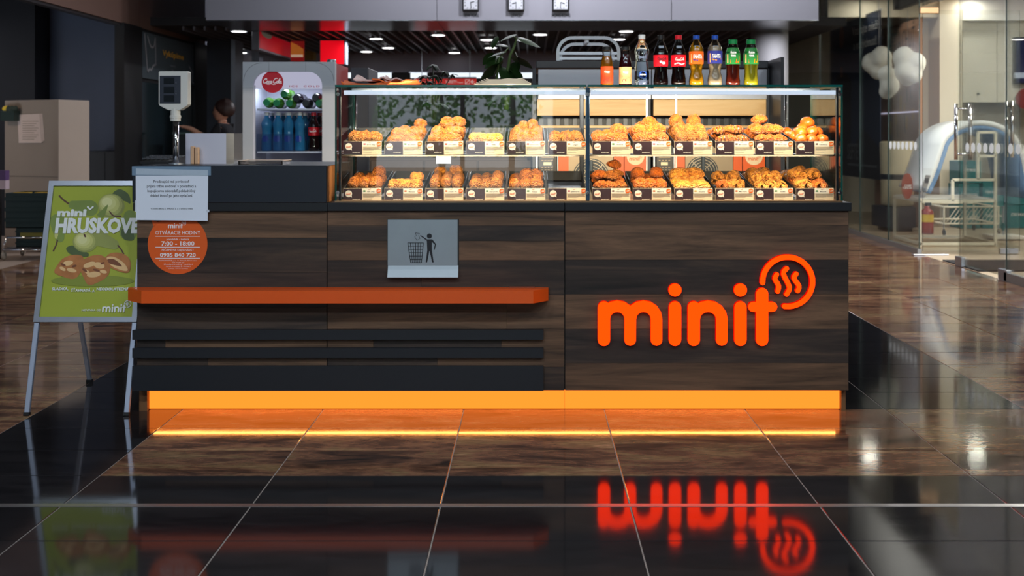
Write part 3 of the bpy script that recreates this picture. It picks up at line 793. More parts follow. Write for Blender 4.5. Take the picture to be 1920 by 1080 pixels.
pts += [(X(316, sd), Z(408, sd)), (X(296, sd), Z(416, sd)), (X(284, sd), Z(412, sd)), (X(288, sd), Z(426, sd))]
m.prism(pts, sd, sd + .0008); obj('bubble', m, STICKER, st_)
m = MB(); yy = sd - .0003
for y_, t, w_, b_ in ((436, 'OTVÁRACIE HODINY', 84, .004), (448.2, 'pondelok - nedeľa', 42, .004), (456.3, '7:00 - 18:00', 62, .022), (468.5, 'PEČIEME NA OBJEDNÁVKY', 60, .004), (477.8, '0905 840 720', 67, .022)):
    m.text(t, X(333.5, sd), Z(y_, sd), yy, {436: .0165, 456.3: .0185, 477.8: .017}.get(y_, .0085), w_ * sd / F, b_)
for y_, t, w_ in ((488.4, 'RESTAURANT SK s.r.o., Sv. Michala 4, 934 01 Levice', 70), (492.2, 'IČO: 46 555 625', 23), (495.6, 'Zodpovedný vedúci', 54), (499.5, 'Adresa prevádzky: Sv. Michala 3', 46), (503, 'Levice, 934 01 Levice', 36)):
    m.text(t, X(334, sd), Z(y_, sd), yy, .0048, w_ * sd / F, .004)
for y_ in (443, 463.4, 484.3): m.box(X(291.5, sd), X(375, sd), yy, yy + .0002, Z(y_ + .6, sd), Z(y_ - .6, sd))
obj('printed_text', m, WHITEINK, st_)['kind'] = 'stuff'
m = MB(); small_logo(m, X(332, sd), Z(421, sd), 34 * sd / F, yy); obj('printed_logo', m, WHITEINK, st_)
# ================================================================== THE GLASS PASTRY CASE
WTZ = Z(380, WD_)                      # worktop top
GT = Z(159, 4.6)                       # top of the glass top
case = thing('display_case', 'long glass pastry case with two shelves standing on the worktop', 'display case', (CX0, CASE_Y0, WTZ))
POSTBLUE = mat('case_post_blue', C(64, 84, 108), 0.3, 0.7)
FRAMEDK = mat('case_frame_dark', C(40, 44, 52), 0.35, 0.6)
ALU = mat('light_diffuser_white', C(214, 218, 236), 0.5, 0.0, 0.5, 0, 0, 0, (.58, .61, .74, 1), .8)
BASEBR = mat('case_base_bronze', C(150, 120, 92), 0.3, 0.7)
def glass_part(name, x0, x1, y0, y1, z0, z1, thin):
    m = MB().box(x0, x1, y0, y1, z0, z1)
    # face order: bottom, top, front, right, back, left
    m.m = {'y': [1, 1, 0, 1, 0, 1], 'z': [0, 0, 1, 1, 1, 1], 'x': [1, 1, 1, 0, 1, 0]}[thin]
    return obj(name, m, [GLASS, GLASSEDGE], case)
BZ = WTZ + 0.006
obj('base_frame', MB().box(CX0, CX1, CASE_Y0, CASE_Y1, WTZ, BZ), BASEBR, case)
for a, b in ((CX0, CXM - .004), (CXM + .004, CX1)):
    glass_part('front_glass', a, b, CASE_Y0, CASE_Y0 + .006, BZ, GT - .0095, 'y')
    glass_part('top_glass', a, b, CASE_Y0 - .002, CASE_Y1, GT - .009, GT, 'z')
for a in (CX0, CX1 - .006): glass_part('side_glass', a, a + .006, CASE_Y0 + .007, CASE_Y1 - .022, BZ, GT - .0095, 'x')
for xa in (CX0 + .014, CX1 - .024): obj('corner_post', MB().rbox(xa, xa + .010, CASE_Y0 + .012, CASE_Y0 + .026, BZ, GT - .01, .002, 1), FRAMEDK, case)
obj('middle_post', MB().rbox(X(1098.5, 4.6), X(1106, 4.6), CASE_Y0 + .008, CASE_Y0 + .024, BZ, GT - .01, .002, 1), POSTBLUE, case)
obj('middle_post', MB().rbox(CXM - .010, CXM + .010, CASE_Y1 - .05, CASE_Y1 - .026, BZ, GT - .01, .002, 1), FRAMEDK, case)
for x_, z_ in ((CX0 + .012, GT - .04), (CXM, GT - .04), (CX1 - .012, GT - .04), (CX0 + .012, BZ + .035), (CXM, BZ + .035), (CX1 - .012, BZ + .035)):
    m = MB(); m.disc(x_, z_, .008, CASE_Y0 - .004, CASE_Y0, 14).disc(x_, z_, .004, CASE_Y0 - .007, CASE_Y0 - .004, 8); obj('glass_clamp', m, CHROME, case)
for x_ in (X(657, 5.085), X(667, 5.085), X(1473, 5.085)):
    obj('support_rod', MB().lathe([(.0055, 0), (.0055, GT - .016 - BZ)], x_, 5.085, BZ, 10), CHROME, case, True)
for a, b in ((645, 1100), (1107, 1570)):
    obj('light_diffuser', MB().rbox(X(a, 4.625), X(b, 4.625), 4.618, 4.630, Z(178, 4.625), Z(169.8, 4.625), .002, 1), ALU, case)
obj('roller_blind', MB().box(CX0 + .03, CX1 - .03, 4.85, 5.1, GT - .014, GT - .0095), mat('top_tray_blue', C(40, 52, 66), 0.4, .3), case)
SHZ = 1.086
for a, b in ((CX0 + .012, CXM - .012), (CXM + .012, CX1 - .012)):
    obj('shelf', MB().box(a, b, 4.70, 5.09, SHZ - .006, SHZ), mat('shelf_plate', C(84, 76, 70), 0.45, .4), case)
for xa in (1211, 1266):
    obj('door_edge', MB().box(X(xa, 5.1), X(xa + 3, 5.1), 5.094, 5.099, BZ, GT - .012), mat('lit_edge_white', C(236, 238, 246), .4), case)  # bright lines of light on the rear glass, put in as white bars
obj('door_handle', MB().rbox(X(817, 5.1), X(847, 5.1), 5.085, 5.1, Z(308, 5.1), Z(290, 5.1), .003, 1), SATIN, case)

# ------------------------------------------------------------------ pastries
def nz3(v, f, s): return noise.noise(Vector((v[0] * f + s, v[1] * f - s, v[2] * f + 2 * s)))
def shape_blob(rx, ry, rz, pw, disp, nu=20, nv=12):
    m = MB(); vs = []; fs = []
    def P(ph, a):
        d = (math.sin(ph) * math.cos(a), math.sin(ph) * math.sin(a), math.cos(ph))
        q = (abs(d[0]) ** pw + abs(d[1]) ** pw) ** (1 / pw) if (d[0] or d[1]) else 1
        h = math.hypot(d[0], d[1])
        s = h / q if q > 1e-6 else 1
        k = 1 + disp(d)
        z = d[2] * k
        z = max(z, -.62)
        return (d[0] * s * rx * k, d[1] * s * ry * k, (z + .62) * rz)
    for j in range(1, nv):
        for i in range(nu): vs.append(P(PI * j / nv, 2 * PI * i / nu))
    vs.append(P(0.0001, 0)); vs.append((0, 0, 0)); T = len(vs) - 2
    for j in range(nv - 2):
        for i in range(nu):
            q = (i + 1) % nu; fs.append((j * nu + i, (j + 1) * nu + i, (j + 1) * nu + q, j * nu + q))
    for i in range(nu):
        q = (i + 1) % nu; fs += [(T, i, q), (T + 1, (nv - 2) * nu + q, (nv - 2) * nu + i)]
    m.add(vs, fs); m.smooth = True; return m
def shape_sweep(path, rad, flat, nu=12, stripe=None, lobes=None):
    """path: list of (x, y); rad: list of radii; flattened in z, resting on z = 0"""
    m = MB(); vs = []; fs = []; ms = []; n = len(path)
    for i, (x, y) in enumerate(path):
        a = path[max(i - 1, 0)]; b = path[min(i + 1, n - 1)]
        t = Vector((b[0] - a[0], b[1] - a[1])).normalized(); nn = Vector((-t.y, t.x))
        for k in range(nu):
            g = 2 * PI * k / nu; r = rad[i] * (1 + (lobes(i / (n - 1), g) if lobes else 0))
            z = math.sin(g) * r * flat
            vs.append((x + nn.x * math.cos(g) * r, y + nn.y * math.cos(g) * r, max(0, max(z, -r * flat * .7) + max(rad) * flat * .7)))
    for i in range(n - 1):
        for k in range(nu):
            q = (k + 1) % nu; fs.append((i * nu + k, i * nu + q, (i + 1) * nu + q, (i + 1) * nu + k)); ms.append(1 if stripe and stripe(i) else 0)
    fs += [tuple(range(nu - 1, -1, -1)), tuple((n - 1) * nu + k for k in range(nu))]; ms += [0, 0]
    m.add(vs, fs); m.m = ms; m.smooth = True; return m
CR_G = crust('golden_crust', C(112, 42, 6), C(222, 130, 38), 26, .5, .9)
CR_S = crust('seeded_crust', C(116, 46, 8), C(224, 142, 50), 24, .55, 1.0, C(96, 54, 18))
CR_B = crust('brown_crust', C(104, 38, 6), C(206, 106, 28), 20, .4, .7)
CR_R = crust('glossy_brown_crust', C(138, 50, 8), C(206, 98, 24), 10, .25, .15)
CR_P = crust('pale_crust', C(126, 54, 10), C(230, 154, 58), 18, .45, .8)
CHOC = mat('chocolate_icing', C(62, 30, 16), 0.3)
def variants(kind):
    out = []
    for s in range(3):
        s_ = s * 7.3 + 1.7
        if kind == 'crumb_bun': m = shape_blob(.5, .5, .46, 2.2, lambda d: .12 * nz3(d, 2.2, s_) + .16 * nz3(d, 5, s_)); ms = [CR_S]
        elif kind == 'puff_square': m = shape_blob(.5, .5, .40, 4, lambda d: .10 * math.sin(d[2] * 12 + s_) * (1 - abs(d[2])) + .18 * nz3(d, 3.5, s_)); ms = [CR_G]
        elif kind == 'pillow': m = shape_blob(.5, .45, .42, 3, lambda d: -.20 * math.exp(-(d[0] * 3) ** 2) * max(d[2], 0) + .08 * nz3(d, 3.5, s_)); ms = [CR_P]
        elif kind == 'slit_bun': m = shape_blob(.56, .42, .44, 2.2, lambda d: .07 * math.sin((d[0] * 1.0 + d[1] * .5) * 16) * max(d[2], 0) + .04 * nz3(d, 3, s_), 26, 12); ms = [CR_B]
        elif kind == 'round_bun': m = shape_blob(.5, .5, .50, 2.1, lambda d: .12 * nz3(d, 2.5, s_) + .05 * nz3(d, 7, s_)); ms = [CR_G]
        elif kind == 'glazed_roll': m = shape_blob(.42, .62, .42, 2.8, lambda d: .04 * nz3(d, 2.2, s_)); ms = [CR_R]
        elif kind == 'lattice_slab': m = shape_blob(.55, .5, .36, 4, lambda d: .09 * math.sin(d[0] * 9 + 1) * math.sin(d[1] * 9) * max(d[2], 0) + .04 * nz3(d, 4, s_), 26, 14); ms = [CR_P]
        elif kind == 'puff_slab': m = shape_blob(.48, .62, .36, 3.4, lambda d: .08 * math.sin(d[2] * 16) * (1 - abs(d[2])) + .06 * nz3(d, 3, s_)); ms = [CR_B]
        elif kind == 'seeded_roll':
            n = 16; m = shape_sweep([(.03 * math.sin(i + s_), -.75 + 1.5 * i / n) for i in range(n + 1)], [.44 * (1 - .28 * abs(2 * i / n - 1) ** 6) * (1 + .07 * math.sin(i * 1.6 + s_)) for i in range(n + 1)], .95, 14); ms = [CR_S]
        elif kind == 'wrapped_roll':
            n = 16; m = shape_sweep([(0, -.62 + 1.24 * i / n) for i in range(n + 1)], [.46 * (1 - .3 * abs(2 * i / n - 1) ** 6) * (1 + .11 * math.sin(i * 1.35 + s_)) for i in range(n + 1)], .9, 14, None, lambda t, g: .06 * math.sin(3 * g + t * 9)); ms = [CR_G]
        elif kind == 'seeded_rod':
            n = 26; m = shape_sweep([(0, -1.7 + 3.4 * i / n) for i in range(n + 1)], [.46 * (1 - .2 * abs(2 * i / n - 1) ** 10) * (1 + .04 * math.sin(i * 1.9 + s_)) for i in range(n + 1)], .95, 14); ms = [CR_S]
        elif kind in ('croissant', 'striped_croissant'):
            n = 28; pa = [(.42 * math.sin(math.radians(-72 + 144 * i / n)), .30 - .42 * math.cos(math.radians(-72 + 144 * i / n)) * .9) for i in range(n + 1)]
            ra = [(.08 + .22 * (1 - abs(2 * i / n - 1) ** 1.6)) * (1 + .16 * abs(math.sin(i * PI / 4))) for i in range(n + 1)]
            m = shape_sweep(pa, ra, .95, 12, (lambda i: i % 4 == 0) if kind[0] == 's' else None); ms = [CR_B if s else CR_G, CHOC]
        else:   # braid
            n = 30; m = shape_sweep([(.06 * math.sin(i * .9), -.7 + 1.4 * i / n) for i in range(n + 1)], [.44 * (1 - .5 * abs(2 * i / n - 1) ** 4) * (1 + .12 * abs(math.sin(i * .62 + s_))) for i in range(n + 1)], .8, 14, None, lambda t, g: .10 * math.sin(2 * g + t * 22)); ms = [CR_P if s != 1 else CR_B]
        out.append(m.mesh(kind, ms))
    return out
PASTRY = {}
DESC = {'crumb_bun': 'crumb topped bun', 'puff_square': 'flaky puff square', 'pillow': 'folded pale pastry pillow', 'slit_bun': 'slashed oval bun', 'round_bun': 'plain round bun', 'glazed_roll': 'glossy soft roll',
        'lattice_slab': 'lattice topped slab', 'puff_slab': 'flaky brown slab', 'seeded_roll': 'seeded pastry roll', 'wrapped_roll': 'wrapped puff roll', 'seeded_rod': 'long seeded pastry rod', 'croissant': 'golden croissant',
        'striped_croissant': 'chocolate striped croissant', 'braid': 'braided pastry'}
ORD = ['first', 'second', 'third', 'fourth', 'fifth', 'sixth', 'seventh', 'eighth', 'ninth', 'tenth', 'eleventh', 'twelfth']
FD_T, TRW = 4.672, .164
TRAYDK = mat('black_tray', C(22, 23, 27), 0.5, 0.0, 0.3, 30, 0.1)
def tray_mesh():
    m = MB(); h = TRW / 2; t = .003; D = .38
    m.sideprism([(0, -.030), (D, .015), (D, .018), (0, -.027)], -h, h)
    m.sideprism([(D - t, .016), (D, .016), (D + .012, .060), (D + .012 - t, .060)], -h, h)
    for s in (-h, h - t): m.sideprism([(0, -.027), (D, .018), (D + .01, .060), (.02, 0.0), (0, -.004)], s, s + t)
    m.sideprism([(0, -.030), (t, -.030), (t, -.004), (0, -.004)], -h, h)
    return m
tray_me = tray_mesh().mesh('pastry_tray', TRAYDK)
CREAM = mat('tag_cream', C(244, 222, 186), 0.6); PLUM = mat('tag_plum', C(62, 44, 50), 0.35, 0, .5, 60, .2); TAGW = mat('tag_white', C(248, 238, 220), 0.6)
TAGO = mat('tag_orange', C(232, 106, 24), 0.5); GREYP = mat('tag_grey_print', C(150, 132, 112), 0.7); BROWNP = mat('tag_brown_print', C(196, 110, 50), 0.6)
TW, TH = .1635, .0575
def tag_parts(root):
    h = TW / 2
    o = obj('card', MB().box(-h, h, 0, .0008, 0, TH), CREAM, root)
    obj('plum_panel', MB().box(-h + .0008, -.0015, -.0004, 0, .0008, TH - .0008), PLUM, root)
    m = MB(); m.disc(-h + .0225, TH - .0235, .0148, -.0008, -.0004, 20); m.prism([(-h + .031, TH - .036), (-h + .036, TH - .040), (-h + .0355, TH - .031)], -.0008, -.0004); b = obj('speech_bubble', m, TAGW, root)
    m = MB(); small_logo(m, -h + .0225, TH - .0235, .0225, -.0010, 0, .0002); obj('logo_print', m, TAGO, b)
    m = MB(); m.text('PRE KAŽDÚ CHUŤ', -h + .055, .009, -.0006, .0042, .032, .02); obj('slogan_print', m, TAGW, root)
    obj('white_band', MB().box(-.0015, h - .0005, -.0003, 0, TH - .023, TH - .0008), TAGW, root)
    m = MB(); m.disc(h - .0115, TH - .0120, .0102, -.0008, -.0003, 18); m.prism([(h - .018, TH - .021), (h - .020, TH - .024), (h - .013, TH - .022)], -.0008, -.0003); d_ = obj('price_disc', m, TAGO, root)
    m = MB()
    for i in range(4): m.box(.003, h - .004 - (.03 if i == 3 else .004 * (i % 2)), -.0003, 0, TH - .0275 - i * .0036, TH - .0258 - i * .0036)
    m.box(.003, .040, -.0003, 0, .011, .0122); s = obj('fine_print', m, GREYP, root); s['kind'] = 'stuff'
    m = MB(); small_logo(m, .031, TH - .0042, .011, -.0005, 0, .0002); obj('logo_print', m, TAGO, root)
    return d_
proto = thing('price_card', 'x', 'price card', (0, 0, 0))
tag_parts(proto)
def lay(kind, cols, rows, sz, l2=(), l3=(), yaw=0.0, jit=.12, t0=.10, t1=.9, hz=1.0, x0=-.5, x1=.5):
    return dict(kind=kind, cols=cols, rows=rows, sz=sz, l2=l2, l3=l3, yaw=yaw, jit=jit, t0=t0, t1=t1, hz=hz, x0=x0, x1=x1)
full = lambda c, r: [(i, j) for j in range(r) for i in range(c)]
UP = [lay('crumb_bun', 3, 1, .060, t0=.16, t1=.16), 
      lay('puff_square', 4, 3, .047, [(.5, .6), (1.5, .6), (2.5, .6), (1, 1.5), (2, 1.5), (3, 1.4)], [(2.6, 1.7)]),
      lay('puff_square', 3, 3, .056, [(.3, .6), (1.3, .5), (2.1, .6), (.6, 1.5), (1.7, 1.5), (2.2, 1.6)], [(1.0, 1.3), (2.1, 1.5)]),
      lay('pillow', 3, 1, .060, t0=.14, t1=.14, yaw=.3),
      lay('seeded_roll', 4, 3, .044, [(.5, .6), (1.5, .5), (2.5, .6), (.7, 1.5), (1.9, 1.5), (2.8, 1.4)], [(1.2, 1.4), (2.2, 1.5)]),
      lay('crumb_bun', 3, 2, .052, hz=.9, t0=.14, t1=.5),
      lay('slit_bun', 3, 2, .056, [(2.1, .4), (1.9, 1.0)], t0=.14, t1=.45),
      lay('slit_bun', 3, 3, .058, [(.2, .6), (1.1, .6), (2.0, .6), (.6, 1.4), (1.6, 1.5)], [(1.2, 1.2)], yaw=.4),
      lay('round_bun', 3, 3, .054, [(.1, .6), (1.0, .6), (2.0, .6), (.4, 1.5), (1.5, 1.5)], [(.1, 1.5), (1.8, 1.5)]),
      lay('striped_croissant', 3, 3, .060, [(.1, .9), (1.3, 1.0), (2.0, .8)], yaw=.5, jit=.3),
      lay('croissant', 3, 3, .064, [(.1, .6), (1.0, .6), (1.9, .6), (.4, 1.4), (1.5, 1.4)], [(.8, 1.4)], yaw=.5, jit=.3),
      lay('glazed_roll', 3, 3, .052, [(.5, .7), (1.5, .6), (2.1, .7), (1.1, 1.5), (2.0, 1.5)], [(1.6, 1.5)], yaw=.3)]
LOW = [lay('wrapped_roll', 3, 2, .050, [(2.0, 1.0)], t0=.18, t1=.55, hz=1.15),
       lay('pillow', 3, 1, .056, [(2.0, .55)], t0=.16, t1=.16, hz=1.05),
       lay('seeded_rod', 3, 1, .051, [(.2, 1), (1.7, 1)], t0=.47, t1=.47, hz=1.2),
       lay('seeded_roll', 3, 2, .052, [(2.0, .5)], t0=.2, t1=.6),
       lay('wrapped_roll', 3, 2, .052, [(1.0, .6), (2.0, .6)], t0=.2, t1=.6),
       None,
       lay('croissant', 3, 3, .066, [(.1, .8), (1.1, .7), (1.8, 1.0)], [(1.6, 1.5)], yaw=.6, jit=.35),
       lay('puff_slab', 3, 2, .056, [(.2, .8), (1.9, .9)], t0=.2, t1=.65, hz=1.2),
       lay('lattice_slab', 2, 3, .072, [(.0, 1.2), (1.0, 1.2)], hz=.85),
       lay('braid', 3, 2, .050, [(.2, .9), (1.6, .9)], t0=.2, t1=.6, yaw=.7),
       lay('braid', 3, 3, .050, [(.0, .8), (1.0, .8), (2.0, .8), (.3, 1.7), (1.3, 1.7)], yaw=.25),
       lay('braid', 2, 3, .062, [(.0, .9), (1.0, .9), (.6, 1.7)], yaw=.2, hz=.95)]
NAMES_U = ['Syrovo - slaný', 'Pagáč oškvarkový', 'Syrovo - cesnakový', 'Pizza', 'Špenátový so syrom', 'Lángoš', 'Tvarohový', 'Marhuľový', 'Orechový croissant', 'Mini croissant', 'Maslový croissant', 'Čokoládový']
NAMES_L = ['Hot - Dog', 'Moravský', 'JR buchta - mak', 'Šunka so syrom XXL', 'Klobása', 'Jablkový list', 'Croissant maslový', 'Malinový', 'Jahodový', 'Mini višňa', 'Vanilka', 'Makovník']
BLOBC = [mat('print_%s' % n_, c_, .6) for n_, c_ in (('yellow', C(214, 166, 60)), ('orange', C(206, 104, 40)), ('pink', C(190, 80, 110)), ('green', C(70, 130, 70)), ('red', C(178, 50, 40)), ('dark', C(90, 50, 40)))]
LEFTS = [643, 719.6, 796.2, 872.8, 949.4, 1026, 1109, 1185.5, 1263, 1340, 1414, 1490.5]
n_past = 0
for shelf, (plan, lipz, names) in {'upper': (UP, 1.146, NAMES_U), 'lower': (LOW, .9445, NAMES_L)}.items():
    for i, px in enumerate(LEFTS):
        p = plan[i]
        cx = X(px + 37, FD_T); rs = random.Random(i * 13 + (5 if shelf == 'upper' else 91))
        nice = DESC[p['kind']] + 's' if p else None
        if nice: nice = nice.replace('buns', 'buns')
        wh = f"{ORD[i]} of the {shelf} shelf from the till"
        t = bpy.data.objects.new('pastry_tray', tray_me); COL.objects.link(t); t.location = (cx, FD_T, lipz)
        tag(t, ('black sloping tray of %s, %s' % (nice, wh)) if p else 'empty black sloping tray on the lower shelf beside the middle post', 'tray', 'pastry trays in the glass case')
        c = dup(proto, (cx, FD_T - .004, lipz - TH), (0, rs.uniform(-.012, .012), rs.uniform(-.03, .03)), label='x', group='price cards in the glass case')
        c['label'] = 'paper price card of the %s %s tray, %s' % (ORD[i], shelf, nice or 'empty tray')
        m = MB(); nm = names[i]; m.text(nm, .036, TH - .0150, -.0005, .0042, min(.036, .0034 * len(nm)), .015); o = bpy.data.objects.new('product_name', m.mesh('product_name', INK)); COL.objects.link(o); o.parent = c
        m = MB(); m.text('1,29' if i % 3 else '1,09', TW / 2 - .0115, TH - .0120, -.0010, .0062, .0145, .03); o = bpy.data.objects.new('price_print', m.mesh('price_print', TAGW)); COL.objects.link(o); o.parent = c
        m = MB(); m.disc(.0085, TH - .0125, .0062, -.0005, -.0003, 10, 0, None, .0036); o = bpy.data.objects.new('product_picture', m.mesh('product_picture', BLOBC[(i * 5 + len(nm)) % 6])); COL.objects.link(o); o.parent = c
        if not p: continue
        if p['kind'] not in PASTRY: PASTRY[p['kind']] = variants(p['kind'])
        cellw = TRW * .94 / p['cols']
        items = [(c_, r_, 0) for (c_, r_) in full(p['cols'], p['rows'])] + [(a, b, 1) for a, b in p['l2']] + [(a, b, 2) for a, b in p['l3']]
        cnt = {}
        for c_, r_, L in items:
            t_ = p['t0'] if p['rows'] == 1 and L == 0 else p['t0'] + (p['t1'] - p['t0']) * (r_ / max(1, p['rows'] - 1)) if p['rows'] > 1 else p['t0'] + .3 * r_
            sz = p['sz'] * 1.08 * rs.uniform(.95, 1.06); y_ = .025 + t_ * .315
            x_ = (c_ - (p['cols'] - 1) / 2) * cellw
            hl_ = .6 * sz if p['kind'] == 'seeded_rod' and L == 1 else {'braid': .76, 'seeded_roll': .8, 'wrapped_roll': .68, 'seeded_rod': 1.75, 'glazed_roll': .66, 'puff_slab': .66}.get(p['kind'], .56) * sz * 1.06; y_ = max(hl_ + .008, min(.370 - hl_, y_))
            hw_ = max(0, TRW / 2 - .004 - sz * .57 - (hl_ * math.sin(p['yaw']) * .5 if 'braid' in p['kind'] else 0)); x_ = max(-hw_, min(hw_, x_ + rs.uniform(-1, 1) * .003))
            z_ = -.026 + .045 * y_ / .38 + L * sz * .49 * p['hz'] + (.004 if L == 0 else 0)
            kd = p['kind']
            if kd == 'seeded_rod' and L == 1: kd = 'pillow'
            if kd not in PASTRY: PASTRY[kd] = variants(kd)
            me = PASTRY[kd][rs.randrange(3)]
            o = bpy.data.objects.new(kd, me); COL.objects.link(o); n_past += 1
            o.location = (cx + x_, FD_T + y_, lipz + z_ + .0045)
            a_ = .03 if L == 0 else .12
            o.rotation_euler = (.118 + rs.uniform(-a_, a_), rs.uniform(-a_, a_), (rs.uniform(-1, 1) * p['yaw']) + (PI if p['jit'] > .25 and rs.random() < .4 else 0))
            sc = sz / 1.0
            o.scale = (sc * 1.06, sc * 1.06, sc * 1.12 * p['hz'])
            row = 'front row' if (L == 0 and r_ == 0) else ('row %s' % ('two' if r_ == 1 else 'three')) if L == 0 else ('topmost layer' if L == 2 else 'upper layer, %s' % ('front' if r_ < 1 else 'back'))
            k = row; cnt[k] = cnt.get(k, 0) + 1
            tag(o, '%s in the %s %s tray, %s, %s along' % (DESC[kd], ORD[i], shelf, row, ORD[cnt[k] - 1]), 'pastry', '%s in the %s %s tray' % (nice, ORD[i], shelf))
for ch in list(proto.children):
    for g_ in list(ch.children): bpy.data.objects.remove(g_)
    bpy.data.objects.remove(ch)
bpy.data.objects.remove(proto)
# ================================================================== ON TOP OF THE CASE
BD = 4.76
GTOP = GT + .0005
def liquid(name, col, rough=.12, dens=None, emis=None):
    return mat(name, col, rough, 0, .5, 8, .05)
COLA = mat('cola_liquid', C(26, 8, 6), 0.08, 0, .6); FANTA_L = mat('orange_soda', C(242, 158, 20), 0.12); CREAML = mat('pale_soda', C(214, 180, 142), 0.12)
APPLE = mat('amber_juice', C(206, 120, 16), 0.08); CHERRY = mat('dark_red_juice', C(74, 14, 20), 0.08); TEA_R = mat('red_tea', C(120, 36, 20), 0.08); TEA_Y = mat('yellow_tea', C(206, 184, 40), 0.08)
WATER = thin_glass('water_bottle_plastic', (0.80, 0.90, 0.96, 1), 1.8, .06)
CAPR, CAPB, CAPW, CAPG, CAPK = (mat('cap_' + n_, c_, .4) for n_, c_ in (('red', C(196, 16, 36)), ('blue', C(26, 72, 170)), ('white', C(220, 222, 226)), ('green', C(10, 116, 62)), ('black', C(22, 22, 24))))
L_RED = mat('label_red', C(216, 16, 36), .45); L_OR = mat('label_orange', C(240, 104, 20), .45); L_BL = mat('label_blue', C(52, 58, 150), .45); L_GR = mat('label_green', C(44, 140, 62), .45); L_TAN = mat('label_tan', C(222, 176, 118), .5); L_ORED = mat('label_orange_red', C(232, 72, 24), .5)
WINK = mat('label_white_ink', C(244, 240, 236), .5)
STK = mat('price_sticker_white', C(206, 206, 212), .6)
def rad_at(prof, h):
    for (r0, h0), (r1, h1) in zip(prof, prof[1:]):
        if h0 <= h <= h1 and h1 > h0: return r0 + (r1 - r0) * (h - h0) / (h1 - h0)
    return prof[-1][0]
def curved(mb, R, pad=.0006):
    """wrap flat lettering built around x=0, y=0 onto a cylinder of radius R facing -Y"""
    out = []
    for x, y, z in mb.v:
        a = x / R; rr = R + pad - y
        out.append((rr * math.sin(a), -rr * math.cos(a), z))
    mb.v = out; return mb
PROF_COKE = [(.026, 0), (.0315, .004), (.0325, .02), (.0315, .035), (.0275, .060), (.0275, .075), (.0318, .092), (.0322, .128), (.0318, .142), (.027, .162), (.0175, .186), (.0125, .199), (.0125, .207)]
PROF_FANTA = [(.026, 0), (.031, .004), (.0325, .022), (.030, .045), (.0245, .062), (.0265, .078), (.0315, .098), (.0318, .150), (.0305, .166), (.022, .184), (.0130, .198), (.0125, .207)]
PROF_WATER = [(.027, 0), (.0315, .005), (.0315, .05), (.030, .08), (.0268, .105), (.0272, .125), (.0322, .150), (.0305, .163), (.022, .182), (.0135, .196), (.0130, .208)]
PROF_TEA = [(.026, 0), (.031, .005), (.0315, .02), (.0285, .050), (.0285, .075), (.0315, .098), (.0325, .130), (.0310, .148), (.0245, .166), (.019, .178), (.019, .186)]
PROF_JUICE = [(.024, 0), (.0275, .004), (.0275, .085), (.0265, .108), (.021, .128), (.0185, .138), (.0205, .150), (.0185, .155), (.0185, .160)]
def bottle(px, label, group, prof, liq, fill, cap, label_z, lab, cap_r, cap_h, deco=None, d=BD, z=None, clear=CLEAR):
    x_ = X(px, d); z_ = GTOP if z is None else z
    t = thing('drink_bottle', label, 'bottle', (0, 0, 0), group)
    H = prof[-1][1]
    obj('bottle_shell', MB().lathe(prof, 0, 0, 0, 24), clear, t, True)
    if liq is not None:
        lp = [(max(r - .0012, .002), max(h, .0015)) for r, h in prof if h < fill] + [(max(rad_at(prof, fill) - .0012, .002), fill)]
        obj('drink', MB().lathe(lp, 0, 0, 0, 24), liq, t, True)
    m = MB().lathe([(cap_r, H - .002), (cap_r, H + cap_h - .002), (cap_r - .0015, H + cap_h)], 0, 0, 0, 20); obj('cap', m, cap, t)
    if lab is not None:
        za, zb = label_z
        ks = [za + (zb - za) * i / 5 for i in range(6)]
        R = max(rad_at(prof, q) for q in ks)
        lm = obj('label_band', MB().lathe([(rad_at(prof, q) + .0005, q) for q in ks], 0, 0, 0, 28, 0, False), lab, t, True)
        if deco:
            for mb, mt in deco(R, (za + zb) / 2, zb - za): obj('label_print', curved(mb, R), mt, lm)
    m = MB(); hs = H * .80; m.box(-.011, .011, -.0003, .0003, hs, hs + .011); m.v = [(a, b, c) for a, b, c in m.v]
    Rs = rad_at(prof, hs + .0055); curved(m, Rs, .001); m.v = [(a, b + (c - hs) * .25, c) for a, b, c in m.v]
    obj('price_sticker', m, STK, t)
    t.location = (x_, d, z_)
    return t
def d_coke(ink, white=False):
    def f(R, zc, h):
        a = MB(); script_word(a, .002, zc + h * .12, .043, 0, 0, .0002, 4.2)
        b = MB(); b.stroke(spline([(-.02, zc - h * .30), (-.004, zc - h * .22), (.008, zc - h * .34), (.024, zc - h * .26)], 4), .005, 0, .0002)
        return [(a, ink), (b, WINK)]
    return f
def d_coke_zero(R, zc, h):
    a = MB(); script_word(a, .002, zc + h * .16, .043, 0, 0, .0002, 4.2)
    b = MB(); b.disc(-.003, zc - h * .12, .006, 0, .0002, 10).disc(.009, zc - h * .22, .008, 0, .0002, 10, 0, None, .006)
    return [(a, INK), (b, WINK)]
def d_fanta(c2):
    def f(R, zc, h):
        a = MB(); a.text('FANTA', .002, zc + h * .1, 0, .016, .041, .05, .15)
        b = MB(); b.stroke(spline([(-.016, zc - h * .16), (.0, zc - h * .24), (.022, zc - h * .14)], 4), .006, 0, .0002)
        c = MB(); c.box(-.03, -.024, 0, .0002, zc - h * .4, zc + h * .3)
        return [(a, WINK), (b, c2), (c, L_TAN)]
    return f
